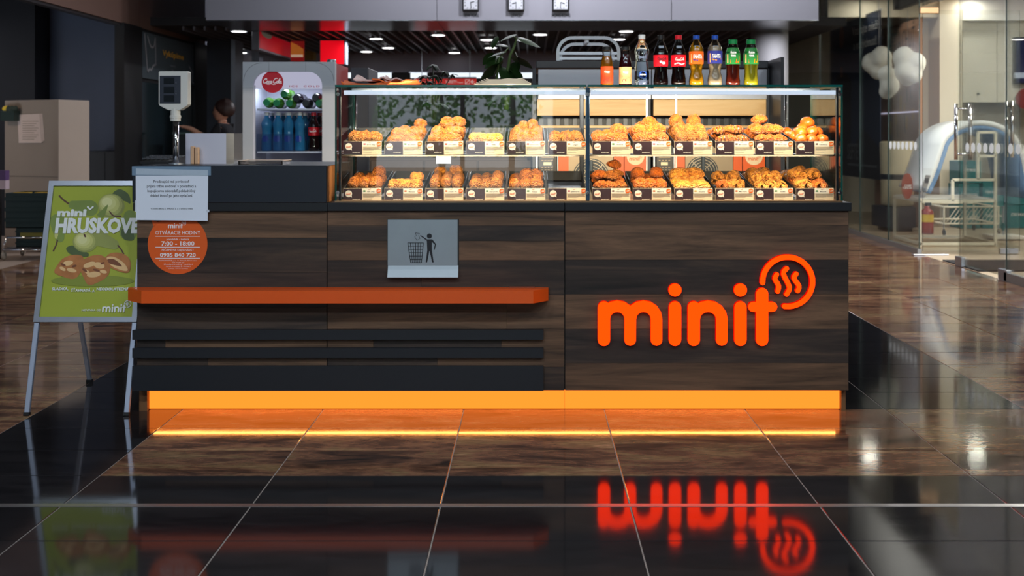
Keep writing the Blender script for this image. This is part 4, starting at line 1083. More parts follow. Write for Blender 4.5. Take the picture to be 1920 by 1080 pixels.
def d_tea(fruit):
    def f(R, zc, h):
        a = MB(); a.text('fuze', -.003, zc + h * .22, 0, .0105, .026, .05).text('tea', -.003, zc + h * .04, 0, .0105, .022, .05)
        b = MB(); b.prism([(.006, zc - h * .42), (.010, zc - h * .18), (.024, zc + h * .06), (.028, zc - h * .1), (.024, zc - h * .42)], 0, .0002)
        c = MB(); c.box(-.034, -.026, 0, .0002, zc - h * .42, zc + h * .1)
        d = MB(); d.box(-.016, .012, 0.0001, .0003, zc - h * .44, zc - h * .22)
        return [(a, WINK), (d, L_OR), (b, fruit), (c, L_TAN)]
    return f
def d_juice(bgc, fruit):
    def f(R, zc, h):
        a = MB(); a.box(-.016, .014, 0, .0002, zc + h * .05, zc + h * .40)
        b = MB(); b.text('Cappy', -.001, zc + h * .20, -.0003, .0085, .024, .03)
        c = MB(); c.disc(.010, zc - h * .28, .012, 0, .0002, 12, 0, None, .011).disc(-.008, zc - h * .33, .009, 0, .0002, 12)
        e = MB(); e.box(-.014, .010, 0, .0002, zc - h * .12, zc)
        return [(a, CAPK), (b, WINK), (c, fruit), (e, bgc)]
    return f
def d_water(R, zc, h):
    a = MB(); a.disc(.002, zc, .017, 0, .0002, 20); b = MB(); b.text('NATURA', .002, zc + .001, -.0003, .0062, .026, .03)
    return [(a, CAPB), (b, WINK)]
GRP = 'drink bottles in a row on the glass case'
bottle(1138, 'amber juice bottle with orange label and black cap', GRP, PROF_JUICE, APPLE, .132, CAPK, (.010, .086), L_ORED, .0198, .013, d_juice(L_ORED, L_RED))
bottle(1172.5, 'dark red juice bottle with tan label and black cap', GRP, PROF_JUICE, CHERRY, .140, CAPK, (.010, .084), L_TAN, .0198, .013, d_juice(L_RED, L_RED))
WGLASS = mat('water_filled_plastic', (.80, .90, .96, 1), .03)
WGLASS.node_tree.nodes['Principled BSDF'].inputs['Transmission Weight'].default_value = 1.0; WGLASS.node_tree.nodes['Principled BSDF'].inputs['IOR'].default_value = 1.30
bottle(1203.5, 'clear water bottle with small blue round label and white cap', GRP, PROF_WATER, None, 0, CAPW, (.030, .068), thin_glass('label_clear', (.8, .9, .96, 1), 1), .0150, .018, d_water, clear=WGLASS)
bottle(1239, 'dark cola bottle with black cap and black lettered red label', GRP, PROF_COKE, COLA, .158, CAPK, (.086, .136), L_RED, .0145, .017, d_coke_zero)
bottle(1272, 'dark cola bottle with red cap and white lettered red label', GRP, PROF_COKE, COLA, .156, CAPR, (.086, .136), L_RED, .0145, .017, d_coke(WINK))
bottle(1305.5, 'orange soda bottle with orange label and blue cap', GRP, PROF_FANTA, FANTA_L, .176, CAPB, (.096, .152), L_OR, .0145, .016, d_fanta(L_BL))
bottle(1340.5, 'pale soda bottle with purple blue label and blue cap', GRP, PROF_FANTA, CREAML, .176, CAPB, (.098, .154), L_BL, .0145, .016, d_fanta(FANTA_L))
bottle(1374, 'red iced tea bottle with green label and green cap', GRP, PROF_TEA, TEA_R, .16, CAPG, (.095, .168), L_GR, .0195, .019, d_tea(L_OR))
bottle(1408, 'yellow iced tea bottle with green label and green cap', GRP, PROF_TEA, TEA_Y, .16, CAPG, (.095, .168), L_GR, .0195, .019, d_tea(FANTA_L))
# paper bags and wrapping sheets
BAGO = mat('bag_orange_paper', C(236, 112, 52), .7, 0, .3, 30, .12); BAGW = mat('bag_printed_paper', C(222, 186, 178), .7, 0, .3, 40, .25)
def wavy(x0, x1, y0, y1, z, th, amp, seed, nx=10, ny=5, curl=0.0):
    m = MB(); vs = []; fs = []
    for lay_ in (0, 1):
        for j in range(ny + 1):
            for i in range(nx + 1):
                u, v = i / nx, j / ny
                e = amp * noise.noise(Vector((u * 3 + seed, v * 3, seed))) + curl * (max(0, u - .8) * 5) ** 2 + curl * (max(0, .2 - u) * 5) ** 2
                vs.append((x0 + (x1 - x0) * u + .004 * noise.noise(Vector((v * 4, seed, 1))), y0 + (y1 - y0) * v, z + max(0, e) + (th if lay_ else 0)))
    W = nx + 1; N = W * (ny + 1)
    for j in range(ny):
        for i in range(nx):
            a = j * W + i; fs += [(a + N, a + 1 + N, a + W + 1 + N, a + W + N), (a, a + W, a + W + 1, a + 1)]
    for i in range(nx): fs += [(i, i + 1, i + 1 + N, i + N), (ny * W + i + 1, ny * W + i, ny * W + i + N, ny * W + i + 1 + N)]
    for j in range(ny): fs += [(j * W + W, j * W, j * W + N, j * W + W + N), (j * W + nx, j * W + W + nx, j * W + W + nx + N, j * W + nx + N)]
    m.add(vs, fs); return m
BY = 4.72
for i, (a, b, y_, th, c_, lab) in enumerate(((644, 735, 4.66, .005, BAGO, 'orange paper bag lying lowest at the pile end on the case'), (700, 783, 4.68, .004, BAGO, 'orange paper bag lying under the printed bags on the case'),
                                          (665, 733, 4.69, .005, BAGW, 'white printed paper bag on top of the orange bags'), (720, 779, 4.70, .004, BAGW, 'white printed paper bag beside the topmost one'))):
    z_ = GTOP + (0, .0075, .0190, .0165)[i]
    o = obj('paper_bag', wavy(X(a, BY), X(b, BY), y_, y_ + .22, z_, th + .002, .026 if i < 2 else .030, i * 3.1 + 1, 12, 5, .012), c_, None)
    tag(o, lab, 'paper bag', 'paper bags on the glass case')
SHEET = mat('wrapping_paper', C(250, 228, 198), .75, 0, .3, 20, .06)
for i in range(6):
    a = (890, 894, 899, 903, 908, 912)[i]; b = (995, 992, 989, 986, 983, 980)[i]
    o = obj('wrapping_sheet', wavy(X(a, BY), X(b, BY), 4.67 + .004 * i, 4.90 + .002 * i, GTOP + i * .0046, .0044, .008, 1.7, 12, 5, .006), SHEET, None)
    tag(o, '%s sheet from the bottom in the cream wrapping paper pile' % ORD[i], 'paper', 'wrapping sheets piled on the glass case')

# ================================================================== ON THE TILL BOX
SCALEW = mat('scale_plastic', C(206, 204, 198), .45, 0, .5, 20, .03)
sd_ = 4.80
sc_ = thing('scale_display', 'pole mounted grey scale display facing the customer', 'scale display', (X(330, sd_), sd_, TBZ))
x0, x1 = X(300, sd_), X(355, sd_); zt, zb = Z(134, sd_), Z(207, sd_)
m = MB(); m.prism([(x0, Z(196, sd_)), (x0 + .006, Z(199, sd_)), (X(318, sd_), zb), (X(340, sd_), zb), (x1 - .006, Z(199, sd_)), (x1, Z(196, sd_)), (x1, zt + -.004), (x1 - .004, zt), (x0 + .004, zt), (x0, zt - .004)], sd_ - .02, sd_ + .025)
o = obj('head', m, SCALEW, sc_)
bv = o.modifiers.new('bevel', 'BEVEL'); bv.width = .004; bv.segments = 2
LCDF = mat('display_face', C(54, 58, 68), .25)
m = MB().box(X(302.5, sd_), X(341.5, sd_), sd_ - .0215, sd_ - .0201, Z(194.5, sd_), Z(142.5, sd_)); f_ = obj('display_face', m, LCDF, sc_)
for y_ in (146, 163, 179): obj('display_window', MB().box(X(310, sd_), X(330, sd_), sd_ - .0225, sd_ - .0215, Z(y_ + 12, sd_), Z(y_, sd_)), mat('lcd_dark', C(30, 34, 38), .15), f_)
m = MB()
for y_ in (155.5, 171, 176): m.text('kg', X(333, sd_), Z(y_, sd_), sd_ - .0219, .003)
obj('unit_print', m, PALE, f_)
m = MB(); m.lathe([(.022, 0), (.022, .012), (.024, .013), (.024, .024), (.021, .026), (.021, Z(205, sd_) - Z(227, sd_) + .004)], X(329, sd_), sd_, Z(227, sd_), 20); obj('collar', m, SCALEW, sc_)
obj('pole', MB().lathe([(.0125, 0), (.0125, Z(226, sd_) - TBZ)], X(330, sd_), sd_, TBZ, 20), CHROME, sc_, True)
obj('foot', MB().lathe([(.03, 0), (.03, .006), (.016, .008)], X(330, sd_), sd_, TBZ, 20), SATIN, sc_)
tm = thing('card_holder_box', 'open grey steel box beside the scale pole', 'box', (X(390, 4.86), 4.86, TBZ))
d = 4.86
m = MB().box(X(348, d), X(424, d), d, d + .003, TBZ, Z(250, d)); obj('front_plate', m, mat('lavender_steel', C(196, 198, 216), .35, .3, .5, 6, .04), tm)
m = MB(); m.slab([(X(424, d), d), (X(424, d) + .03, d + .02), (X(424, d) + .03, d + .16), (X(424, d) + .027, d + .16), (X(424, d) + .027, d + .022), (X(424, d), d + .003)], TBZ, Z(250, d)); obj('side_plate', m, STEEL, tm)
obj('side_plate', MB().box(X(348, d), X(348, d) + .003, d + .003, d + .16, TBZ, Z(250, d)), STEEL, tm)
for i, a in enumerate((359, 367)):
    o = obj('paper_roll', MB().rbox(X(a, d - .02), X(a + 6.5, d - .02), d - .035, d - .012, TBZ, Z(276, d - .02) + (.004 if i == 0 else 0), .002, 1), mat('kraft_card', C(196, 160, 130), .6, 0, .3, 60, .15), None)
    tag(o, ('tall narrow cardboard stick nearer the scale pole before the steel box', 'narrow cardboard stick farther from the scale pole before the steel box')[i], 'card', 'cardboard sticks before the steel box')
kb = thing('card_terminal', 'low black till terminal at the counter end behind the notice', 'terminal', (X(290, 4.9), 4.9, TBZ))
m = MB(); m.sideprism([(4.86, TBZ), (5.05, TBZ), (5.05, TBZ + .035), (4.86, TBZ + .012)], X(262, 4.86), X(325, 4.86)); obj('case', m, BLACK, kb)
m = MB()
for i in range(6):
    for j in range(3): m.box(X(268, 4.9) + i * .02, X(268, 4.9) + i * .02 + .014, 4.89 + j * .045, 4.92 + j * .045, TBZ + .02 + j * .0055, TBZ + .026 + j * .0055)
k_o = obj('keys', m, mat('key_grey', C(60, 62, 68), .5), kb); k_o['kind'] = 'stuff'
ft = thing('plastic_food_tray', 'clear shallow plastic food tray on the till box', 'tray', (X(489, 4.75), 4.75, TBZ))
x0, x1 = X(448, 4.7), X(531, 4.7)
m = MB(); m.slab([(x0 + .01, 4.70), (x1 - .01, 4.70), (x1 - .01, 4.84), (x0 + .01, 4.84)], TBZ, TBZ + .002)
for a, b, c_, e in ((x0, x1, 4.69, 4.697), (x0, x1, 4.843, 4.85), (x0, x0 + .007, 4.697, 4.843), (x1 - .007, x1, 4.697, 4.843)): m.box(a, b, c_, e, TBZ + .0005, TBZ + .018)
obj('dish', m, thin_glass('food_tray_plastic', (.86, .84, .82, 1), 1.6, .12), ft)
m = MB()
for a, b, c_, e in ((x0 - .003, x1 + .003, 4.686, 4.698), (x0 - .003, x1 + .003, 4.842, 4.854), (x0 - .003, x0 + .008, 4.698, 4.842), (x1 - .008, x1 + .003, 4.698, 4.842)): m.box(a, b, c_, e, TBZ + .018, TBZ + .020)
obj('rim', m, mat('pinkish_plastic', C(196, 176, 166), .3), ft)

# ================================================================== DRINKS FRIDGE
fd = 6.6
fr = thing('drinks_fridge', 'grey framed drinks fridge with white lit header and red round badge', 'fridge', (X(541, fd), fd, 0))
x0, x1 = X(455, fd), X(628, fd); zt = Z(116, fd); yb = fd + .50
REDSIDE = mat('fridge_red', C(150, 36, 40), .45, 0, .5, 4, .06); FGREY = mat('fridge_frame_grey', C(196, 200, 208), .45, .2, .5, 5, .05); FIN = mat('fridge_inside', C(206, 206, 222), .5)
m = MB(); m.box(x0 + .005, x0 + .03, fd + .05, yb, 0, zt - .005).box(x0 + .03, x1 - .03, yb - .03, yb, 0, zt - .005).box(x0 + .03, x1 - .03, fd + .05, yb - .03, zt - .04, zt - .005).box(x0 + .03, x1 - .03, fd + .05, yb - .03, 0, .12); obj('cabinet', m, FIN, fr)
obj('side_panel', MB().box(x1 - .03, x1 - .004, fd + .05, yb, 0, zt - .005), REDSIDE, fr)
# door frame with a rounded opening
ox0, ox1, ozt = X(474.5, fd), X(604, fd), Z(134.5, fd)
R_ = .085
def rrect_top(xa, xb, zb_, zt_, r, n=8): return [(xa, zb_), (xb, zb_)] + arcpts(xb - r, zt_ - r, r, r, 0, 90, n) + arcpts(xa + r, zt_ - r, r, r, 90, 180, n)
outer = rrect_top(x0, x1, .10, zt, .004); inner = rrect_top(ox0, ox1, .18, ozt, R_)
m = MB(); N = len(outer)
vs = [(p[0], fd, p[1]) for p in outer] + [(p[0], fd, p[1]) for p in inner] + [(p[0], fd + .05, p[1]) for p in outer] + [(p[0], fd + .05, p[1]) for p in inner]
fs = []
for i in range(N):
    j = (i + 1) % N
    fs += [(i, j, N + j, N + i), (2 * N + j, 2 * N + i, 3 * N + i, 3 * N + j), (j, i, 2 * N + i, 2 * N + j), (N + i, N + j, 3 * N + j, 3 * N + i)]
m.add(vs, fs); df = obj('door_frame', m, FGREY, fr)
m = MB(); a_ = arcpts(X(628, fd) - .115, zt - .115, .108, .108, 0, 90, 10); m.stroke(a_, .002, fd - .001, fd + .001); a_ = arcpts(x0 + .115, zt - .115, .108, .108, 90, 180, 10); m.stroke(a_, .002, fd - .001, fd + .001)
m.box(x0, ox0, fd - .001, fd, Z(165, fd), Z(164.4, fd)).box(ox1, x1, fd - .001, fd, Z(165, fd), Z(164.4, fd)).box(X(504, fd), X(504, fd) + .001, fd - .001, fd, ozt, zt).box(X(573, fd), X(573, fd) + .001, fd - .001, fd, ozt, zt)
obj('frame_joint', m, mat('joint_grey', C(110, 114, 122), .5), df)
obj('hinge_cap', MB().lathe([(.028, 0), (.028, .012), (.024, .016)], X(620, fd), fd + .03, zt, 16), SATIN, fr)
obj('header_light', MB().box(ox0 - .02, ox1 + .02, fd + .03, fd + .045, Z(166, fd), ozt + .01), glow('fridge_header_glow', (.66, .66, .86, 1), .62), fr)
m = MB(); m.text('ICE  COLD', X(569, fd), Z(161, fd), fd + .029, .011, 57 * fd / F, .012, spacing=1.35); obj('header_print', m, mat('badge_red', C(176, 12, 34), .4, 0, .5, 0, 0, 0, C(176, 12, 34), .25), fr)
bd_ = obj('badge', MB().disc(X(509.5, fd), Z(153.5, fd), 20.5 * fd / F, fd + .018, fd + .022, 36), MATS['badge_red'], fr)
m = MB(); script_word(m, X(509.5, fd), Z(152.5, fd), 36 * fd / F, fd + .016, 0, .001, 5); obj('badge_script', m, mat('badge_white', C(238, 232, 236), .5, 0, .5, 0, 0, 0, C(238, 232, 236), .2), bd_)
obj('door_glass', MB().box(ox0, ox1, fd + .024, fd + .028, .18, Z(166, fd)), CLEAR, fr)
m = MB().box(ox0 - .004, ox0 + .012, fd + .004, fd + .012, .2, Z(160, fd)); obj('door_grip', m, mat('grip_white', C(226, 226, 240), .3, .2), fr)
SHELFW = mat('fridge_shelf_white', C(216, 214, 232), .4)
sh = [Z(203.5, 6.65), Z(283.5, 6.65)]
for z_ in sh: obj('shelf', MB().box(ox0 + .012, ox1 - .002, fd + .05, yb - .04, z_ - .012, z_), SHELFW, fr)
obj('shelf_guard', MB().box(ox0 + .012, X(550, fd), fd + .046, fd + .049, sh[1], Z(251, fd)), thin_glass('guard_plastic', (.80, .86, .94, 1), 1.4, .25), fr)
area('fridge_lamp', (X(541, fd), fd + .2, Z(150, fd)), 2.6, .4, .05, (.85, .88, 1.0))
WBLUE = mat('blue_water_bottle', C(44, 118, 166), .06, 0, .7)
def simple_bottle(x_, y_, z_, label, liq, cap, prof=PROF_WATER, lab=None, s=1.06):
    t = thing('drink_bottle', label, 'bottle', (0, 0, 0), 'bottles standing in the drinks fridge')
    obj('bottle_body', MB().lathe([(r * s, h * s) for r, h in prof], 0, 0, 0, 18), liq, t, True)
    H = prof[-1][1] * s; obj('cap', MB().lathe([(.0165, H - .002), (.0165, H + .016), (.015, H + .018)], 0, 0, 0, 16), cap, t)
    if lab:
        b = obj('label_band', MB().lathe([(.0348, .094), (.0348, .146)], 0, 0, 0, 18, 0, False), lab, t, True)
        m = MB(); script_word(m, 0, .122, .05, 0, 0, .0002, 5); obj('label_print', curved(m, .0348, .001), WINK, b)
    else:
        m = MB(); m.disc(0, .075, .020, 0, .0003, 14); obj('label_print', curved(m, .036, .0008), CAPB, t)
    t.location = (x_, y_, z_ + .001)
for i, px in enumerate((500, 521, 541, 562)): simple_bottle(X(px, 6.72), 6.72, sh[1], '%s blue water bottle with white cap in the front fridge row' % ORD[i], WBLUE, CAPW)
for i, px in enumerate((510, 531, 552, 572, 580)): simple_bottle(X(px, 6.83), 6.83 + (.06 if i == 4 else 0), sh[1], '%s blue water bottle with white cap in the back fridge row' % ORD[i], WBLUE, CAPW)
simple_bottle(X(588, 6.72), 6.72, sh[1], 'dark cola bottle with red cap nearest the fridge door glass', COLA, CAPR, PROF_COKE, L_RED)
simple_bottle(X(600, 6.83), 6.83, sh[1], 'dark cola bottle with red cap deeper in the fridge', COLA, CAPR, PROF_COKE, L_RED)
TEAG = mat('green_tea_bottle', C(70, 120, 40), .1); DKB = mat('dark_bottle', C(30, 26, 32), .1)
for px, py, liq, cap, lab in ((498, 192, TEAG, CAPG, 'first green capped bottle lying on the upper fridge shelf'), (517, 193, TEAG, CAPG, 'second green capped bottle lying on the upper fridge shelf'), (531, 176, TEAG, CAPG, 'green capped bottle lying on top of two others in the fridge'),
                              (541, 195, TEAG, CAPG, 'third green capped bottle lying on the upper fridge shelf'), (554, 184, DKB, CAPK, 'black capped dark bottle lying beside the stacked green one'), (572, 195, DKB, CAPK, 'black capped dark bottle lying lowest in the fridge row'), (590, 183, DKB, CAPK, 'black capped dark bottle lying topmost near the fridge edge'), (597, 196, TEAG, CAPG, 'green capped bottle lying at the end of the fridge shelf')):
    t = thing('drink_bottle', lab, 'bottle', (0, 0, 0), 'bottles lying on the upper fridge shelf')
    obj('bottle_body', MB().lathe([(r * 1.02, h) for r, h in PROF_TEA], 0, 0, 0, 18), liq, t, True)
    obj('cap', MB().lathe([(.0205, .184), (.0205, .203), (.018, .205)], 0, 0, 0, 16), cap, t)
    t.rotation_euler = (PI / 2, 0, 0); t.location = (X(px, 6.68), 6.90, max(Z(py, 6.68), sh[0] + .0345 if py > 188 else 0))
for px in (568, 588, 598):
    t = thing('drink_bottle', '%s blue capped bottle just showing on the lowest fridge shelf' % {568: 'first', 588: 'second', 598: 'third'}[px], 'bottle', (X(px, 6.7), 6.7 + (.05 if px == 598 else 0), Z(303, 6.7) - .235), 'blue capped bottles low in the fridge')
    b_ = base_of(t)
    obj('bottle_body', MB().lathe(PROF_WATER, b_.x, b_.y, b_.z, 18), WBLUE, t, True)
    obj('cap', MB().lathe([(.021, .206), (.021, .232), (.019, .235)], b_.x, b_.y, b_.z, 16), CAPB, t)
obj('shelf', MB().box(ox0 + .012, ox1 - .002, fd + .05, yb - .04, Z(303, 6.7) - .247, Z(303, 6.7) - .2352), SHELFW, fr)
# dark cabinet beside the fridge
cb = thing('dark_cabinet', 'dark blue grey cabinet standing behind the red fridge side', 'cabinet', (X(675, 7.3), 7.3, 0))
obj('body', MB().rbox(X(658, 7.3), X(691, 7.3), 7.3, 7.75, 0, Z(127, 7.3), .004, 1), mat('cabinet_slate', C(54, 54, 62), .5), cb)
obj('door', MB().box(X(659, 7.3), X(690, 7.3), 7.285, 7.299, .05, Z(129, 7.3)), mat('cabinet_slate_door', C(58, 60, 68), .45), cb)
# ================================================================== BEHIND THE CASE: OVENS, HOOD, BACK COUNTER, PLANTS
OD = 6.3
OVENO = mat('oven_orange', C(226, 92, 28), .4, 0, .5, 20, .04); PLATE = mat('oven_plate', C(150, 130, 104), .45, .5, .5, 6, .15); OVDK = mat('oven_dark', C(34, 36, 40), .4, .2)
LWOOD = streaky('light_oak', [(0.3, C(206, 156, 96)), (0.5, C(230, 186, 128)), (0.7, C(240, 202, 148))], 2.0, (.6, 1, 6), (.4, .5), .05, .05, .4, 30, .06)
def oven(px, w_, ctrl, o1, plate, circ, o2, o3, label):
    t = thing('bake_oven', label, 'oven', (X(px + w_ / 2, OD), OD, 0))
    zt, zb = Z(241, OD), .52
    obj('body', MB().box(X(px, OD), X(px + w_, OD), OD + .02, OD + .6, zb, zt).box(X(px, OD) + .02, X(px + w_, OD) - .02, OD + .06, OD + .55, 0, zb), OVDK, t)
    a, b = ctrl
    c = obj('control_panel', MB().rbox(X(a, OD), X(b, OD), OD - .004, OD + .02, Z(322, OD), Z(289, OD), .003, 1), mat('control_brown', C(52, 46, 44), .3), t)
    obj('display', MB().box(X(a + 9, OD), X(b - 10, OD), OD - .006, OD - .004, Z(310, OD), Z(304, OD)), mat('lcd_cream', C(236, 214, 170), .4), c)
    m = MB()
    for j, y_ in enumerate((300, 313, 318)):
        for i in range(4): m.box(X(a + 5 + i * 6, OD), X(a + 8.5 + i * 6, OD), OD - .0048, OD - .004, Z(y_ + 1.2, OD), Z(y_, OD))
    m.box(X(a + 5, OD), X(b - 5, OD), OD - .0048, OD - .004, Z(295.8, OD), Z(294.6, OD))
    obj('key_print', m, mat('key_print', C(190, 160, 120), .5), c)['kind'] = 'stuff'
    obj('edge_strip', MB().box(X(a - 5, OD), X(a - 2, OD), OD - .002, OD + .02, zb, zt), STEEL, t)
    obj('edge_strip', MB().box(X(b + 1, OD), X(b + 2.5, OD), OD - .002, OD + .02, zb, zt), STEEL, t)
    for p, q in (o1, o2, o3): obj('orange_panel', MB().box(X(p, OD), X(q, OD), OD - .003, OD + .02, zb, zt), OVENO, t)
    d_ = obj('door_plate', MB().box(X(plate[0], OD), X(plate[1], OD), OD, OD + .02, zb, zt), PLATE, t)
    cx, cy, r = circ; k = OD / F
    obj('fan_guard', MB().disc(X(cx, OD), Z(cy, OD), r * k, OD - .003, OD, 32), mat('fan_dark', C(40, 46, 50), .3), d_)
    m = MB()
    for q in (.22, .4, .58, .76, .92): m.stroke(arcpts(X(cx, OD), Z(cy, OD), r * k * q, r * k * q, 0, 359, 28), .0028, OD - .0055, OD - .003)
    for q in range(0, 360, 45): m.stroke([(X(cx, OD) + r * k * .2 * math.cos(math.radians(q)), Z(cy, OD) + r * k * .2 * math.sin(math.radians(q))), (X(cx, OD) + r * k * .95 * math.cos(math.radians(q)), Z(cy, OD) + r * k * .95 * math.sin(math.radians(q)))], .0028, OD - .0054, OD - .003)
    obj('fan_rings', m, mat('fan_wire', C(176, 160, 136), .3, .6), d_)['kind'] = 'stuff'
    obj('door_handle', MB().rbox(X(cx - 2.5, OD), X(cx + 3.5, OD), OD - .03, OD - .006, Z(cy - 2, OD), Z(cy - 31, OD), .003, 1), mat('handle_slate', C(60, 68, 74), .3, .4), t)
    s = obj('bubble_sticker', MB().disc(X((o3[0] + o3[1]) / 2, OD), Z(293, OD), 16.5 * k, OD - .0045, OD - .003, 28), mat('sticker_cream', C(236, 206, 164), .6), t)
    m = MB(); small_logo(m, X((o3[0] + o3[1]) / 2 + .5, OD), Z(296, OD), 24 * k, OD - .0055, 0, .0005); obj('logo_print', m, mat('sticker_orange', C(220, 100, 40), .5), s)
oven(1006, 207, (1010, 1044), (1047, 1066), (1066, 1150), (1108, 331, 34), (1151, 1169.5), (1171, 1212), 'steel and orange bake oven behind the middle post of the case')
oven(1226, 210, (1230, 1262), (1265, 1284), (1285, 1374), (1317, 322, 30), (1375, 1391), (1393, 1434), 'steel and orange bake oven behind the case end away from the till')
hd = thing('oven_hood', 'long steel oven hood with pale wood fascias over the ovens', 'hood', (X(1222, OD), OD, Z(240, OD)))
hx0, hx1 = X(1005, OD), X(1440, OD)
obj('top_frame', MB().rbox(hx0, hx1, OD - .01, OD + .62, Z(128, OD), Z(114, OD), .003, 1), mat('hood_dark', C(52, 54, 60), .4, .2), hd)
for a, b in ((1009, 1221), (1222, 1438)): obj('steel_front', MB().rbox(X(a, OD), X(b, OD), OD, OD + .02, Z(186, OD), Z(130, OD), .002, 1), mat('hood_steel', C(188, 190, 198), .4, .35, .5, 8, .05), hd)
for a, b in ((1007, 1213), (1225, 1436)): obj('wood_fascia', MB().rbox(X(a, OD), X(b, OD), OD - .012, OD + .01, Z(217, OD), Z(186.5, OD), .002, 1), LWOOD, hd)
obj('back_plate', MB().box(hx0, hx1, OD + .3, OD + .32, Z(240, OD), Z(186, OD)), OVDK, hd)
for k in range(26): obj('vent_slat', MB().box(hx0 + .02 + k * .051, hx0 + .045 + k * .051, OD + .285, OD + .299, Z(239, OD) , Z(219, OD)), mat('vent_grey', C(76, 78, 82), .35, .5), hd)
for a, b in ((1007, 1213), (1225, 1436)): obj('wood_ledge', MB().box(X(a, OD), X(b, OD), OD - .01, OD + .28, Z(240, OD), Z(235.5, OD)), LWOOD, hd)
for xa in (hx0 - .02, X(1214, OD), X(1437, OD)): obj('upright', MB().box(xa, xa + .02, OD + .02, OD + .6, .0, Z(128, OD)), mat('hood_dark', C(52, 54, 60)), hd)
obj('side_panel', MB().box(hx1 + .012, hx1 + .03, 6.03, OD + .62, 0, Z(107, 6.03)), mat('hood_side_dark', C(40, 42, 48), .4), hd)
# arched tube stand on the hood
rk = thing('tube_stand', 'arched square tube steel stand on top of the oven hood', 'stand', (X(1103, 6.35), 6.35, Z(114, OD)))
def arch(px0, px1, pyt, d, zb_, rr):
    a, b, zt = X(px0, d), X(px1, d), Z(pyt, d); r = rr
    pts = [(a, d, zb_)] + [(p[0], d, p[1]) for p in arcpts(a + r, zt - r, r, r, 180, 90, 8)] + [(p[0], d, p[1]) for p in arcpts(b - r, zt - r, r, r, 90, 0, 8)] + [(b, d, zb_)]
    return MB().tube(pts, .013, 4, 0, True)
ztop = Z(114, OD)
obj('arch', arch(1046, 1160, 71, 6.34, ztop, .085), STEEL, rk)
obj('arch', arch(1051, 1150, 83, 6.60, ztop, .085), STEEL, rk)
for d_, ya in ((6.34, 100), (6.34, 109.5)): obj('cross_bar', MB().box(X(1049, d_), X(1157, d_), d_ - .009, d_ + .009, Z(ya + 2.6, d_), Z(ya - 2.6, d_)), SATIN, rk)
obj('top_bar', MB().box(X(1100, 6.4) - .01, X(1100, 6.4) + .01, 6.352, 6.588, Z(81, 6.4), Z(76, 6.4)), STEEL, rk)
# back counter
bc = thing('back_counter', 'dark brown back counter behind the till half of the case', 'counter', (X(845, 6.5), 6.5, 0))
bx0, bx1 = X(692, 6.5), X(988, 6.5)
obj('body', MB().box(bx0, bx1, 6.52, 7.0, 0, 1.04), mat('dark_brown_board', C(66, 50, 42), .5, 0, .4, 5, .1), bc)
obj('top', MB().rbox(bx0 - .01, bx1 + .005, 6.49, 7.01, 1.041, 1.07, .003, 1), mat('brown_top', C(58, 48, 44), .4), bc)
for k in range(3): obj('door', MB().rbox(bx0 + .01 + k * .322, bx0 + .322 + k * .322, 6.505, 6.5195, .08, 1.02, .002, 1), mat('dark_brown_door', C(70, 52, 43), .5, 0, .4, 5, .1), bc)
for k in range(3): obj('handle', MB().box(bx0 + .28 + k * .322, bx0 + .29 + k * .322, 6.493, 6.505, .8, .95), STEEL, bc)
# plants
LEAFG = mat('pothos_leaf', C(44, 74, 32), .55, 0, .3, 9, .45); LEAFD = mat('schefflera_leaf', C(26, 44, 26), .6, 0, .3, 9, .3); STEM = mat('plant_stem', C(88, 112, 60), .5); POT = mat('plant_pot', C(60, 60, 64), .5, 0, .4, 10, .05); SOIL = mat('potting_soil', C(40, 30, 24), .9)
def leaf_mesh(name, L, W, mtl, droop=.25, heart=True, n=7):
    m = MB(); vs = []; fs = []
    for i in range(n + 1):
        t = i / n; w_ = W / 2 * (math.sin(PI * min(1, t * .92 + .08)) ** .75) * (1.15 - .45 * t if heart else 1)
        z = -droop * L * t * t
        vs += [(-w_, L * t, z - .12 * w_), (0, L * t, z + .10 * w_), (w_, L * t, z - .12 * w_)]
    for i in range(n):
        a = i * 3; fs += [(a, a + 1, a + 4, a + 3), (a + 1, a + 2, a + 5, a + 4)]
    m.add(vs, fs); m.smooth = True
    return m.mesh(name, mtl)
def add_leaf(me, name, parent, p, yaw, pitch, s, roll=0):
    o = bpy.data.objects.new(name, me); COL.objects.link(o); o.parent = parent
    o.location = Vector(p) - base_of(parent); o.rotation_euler = (pitch, roll, yaw); o.scale = (s, s, s)
    return o
rs = random.Random(3)
PD = 6.75; ph = thing('potted_pothos', 'tall leafy green climbing houseplant behind the white paper pile', 'plant', (X(968, PD), PD, 1.07))
obj('pot', MB().lathe([(.055, 0), (.075, .15), (.08, .155), (.08, .165), (.07, .165), (.068, .14)], X(968, PD), PD, 1.071, 24), POT, ph, True)
obj('soil', MB().lathe([(.066, .12), (.066, .142)], X(968, PD), PD, 1.071, 18), SOIL, ph)
main = [(X(x_, PD), PD + .02 * math.sin(i), Z(y_, PD)) for i, (x_, y_) in enumerate(((968, 205), (970, 180), (966, 150), (972, 125), (975, 105), (984, 85), (987, 72), (978, 66)))]
obj('stem', MB().tube(main, [.016, .016, .014, .011, .009, .007, .006, .004], 8), STEM, ph, True)
obj('stem', MB().tube([main[1], (X(950, PD), PD - .03, Z(150, PD)), (X(955, PD), PD - .04, Z(110, PD)), (X(973, PD), PD - .03, Z(90, PD))], [.009, .008, .006, .004], 7), STEM, ph, True)
lm = leaf_mesh('leaf', .115, .095, LEAFG)
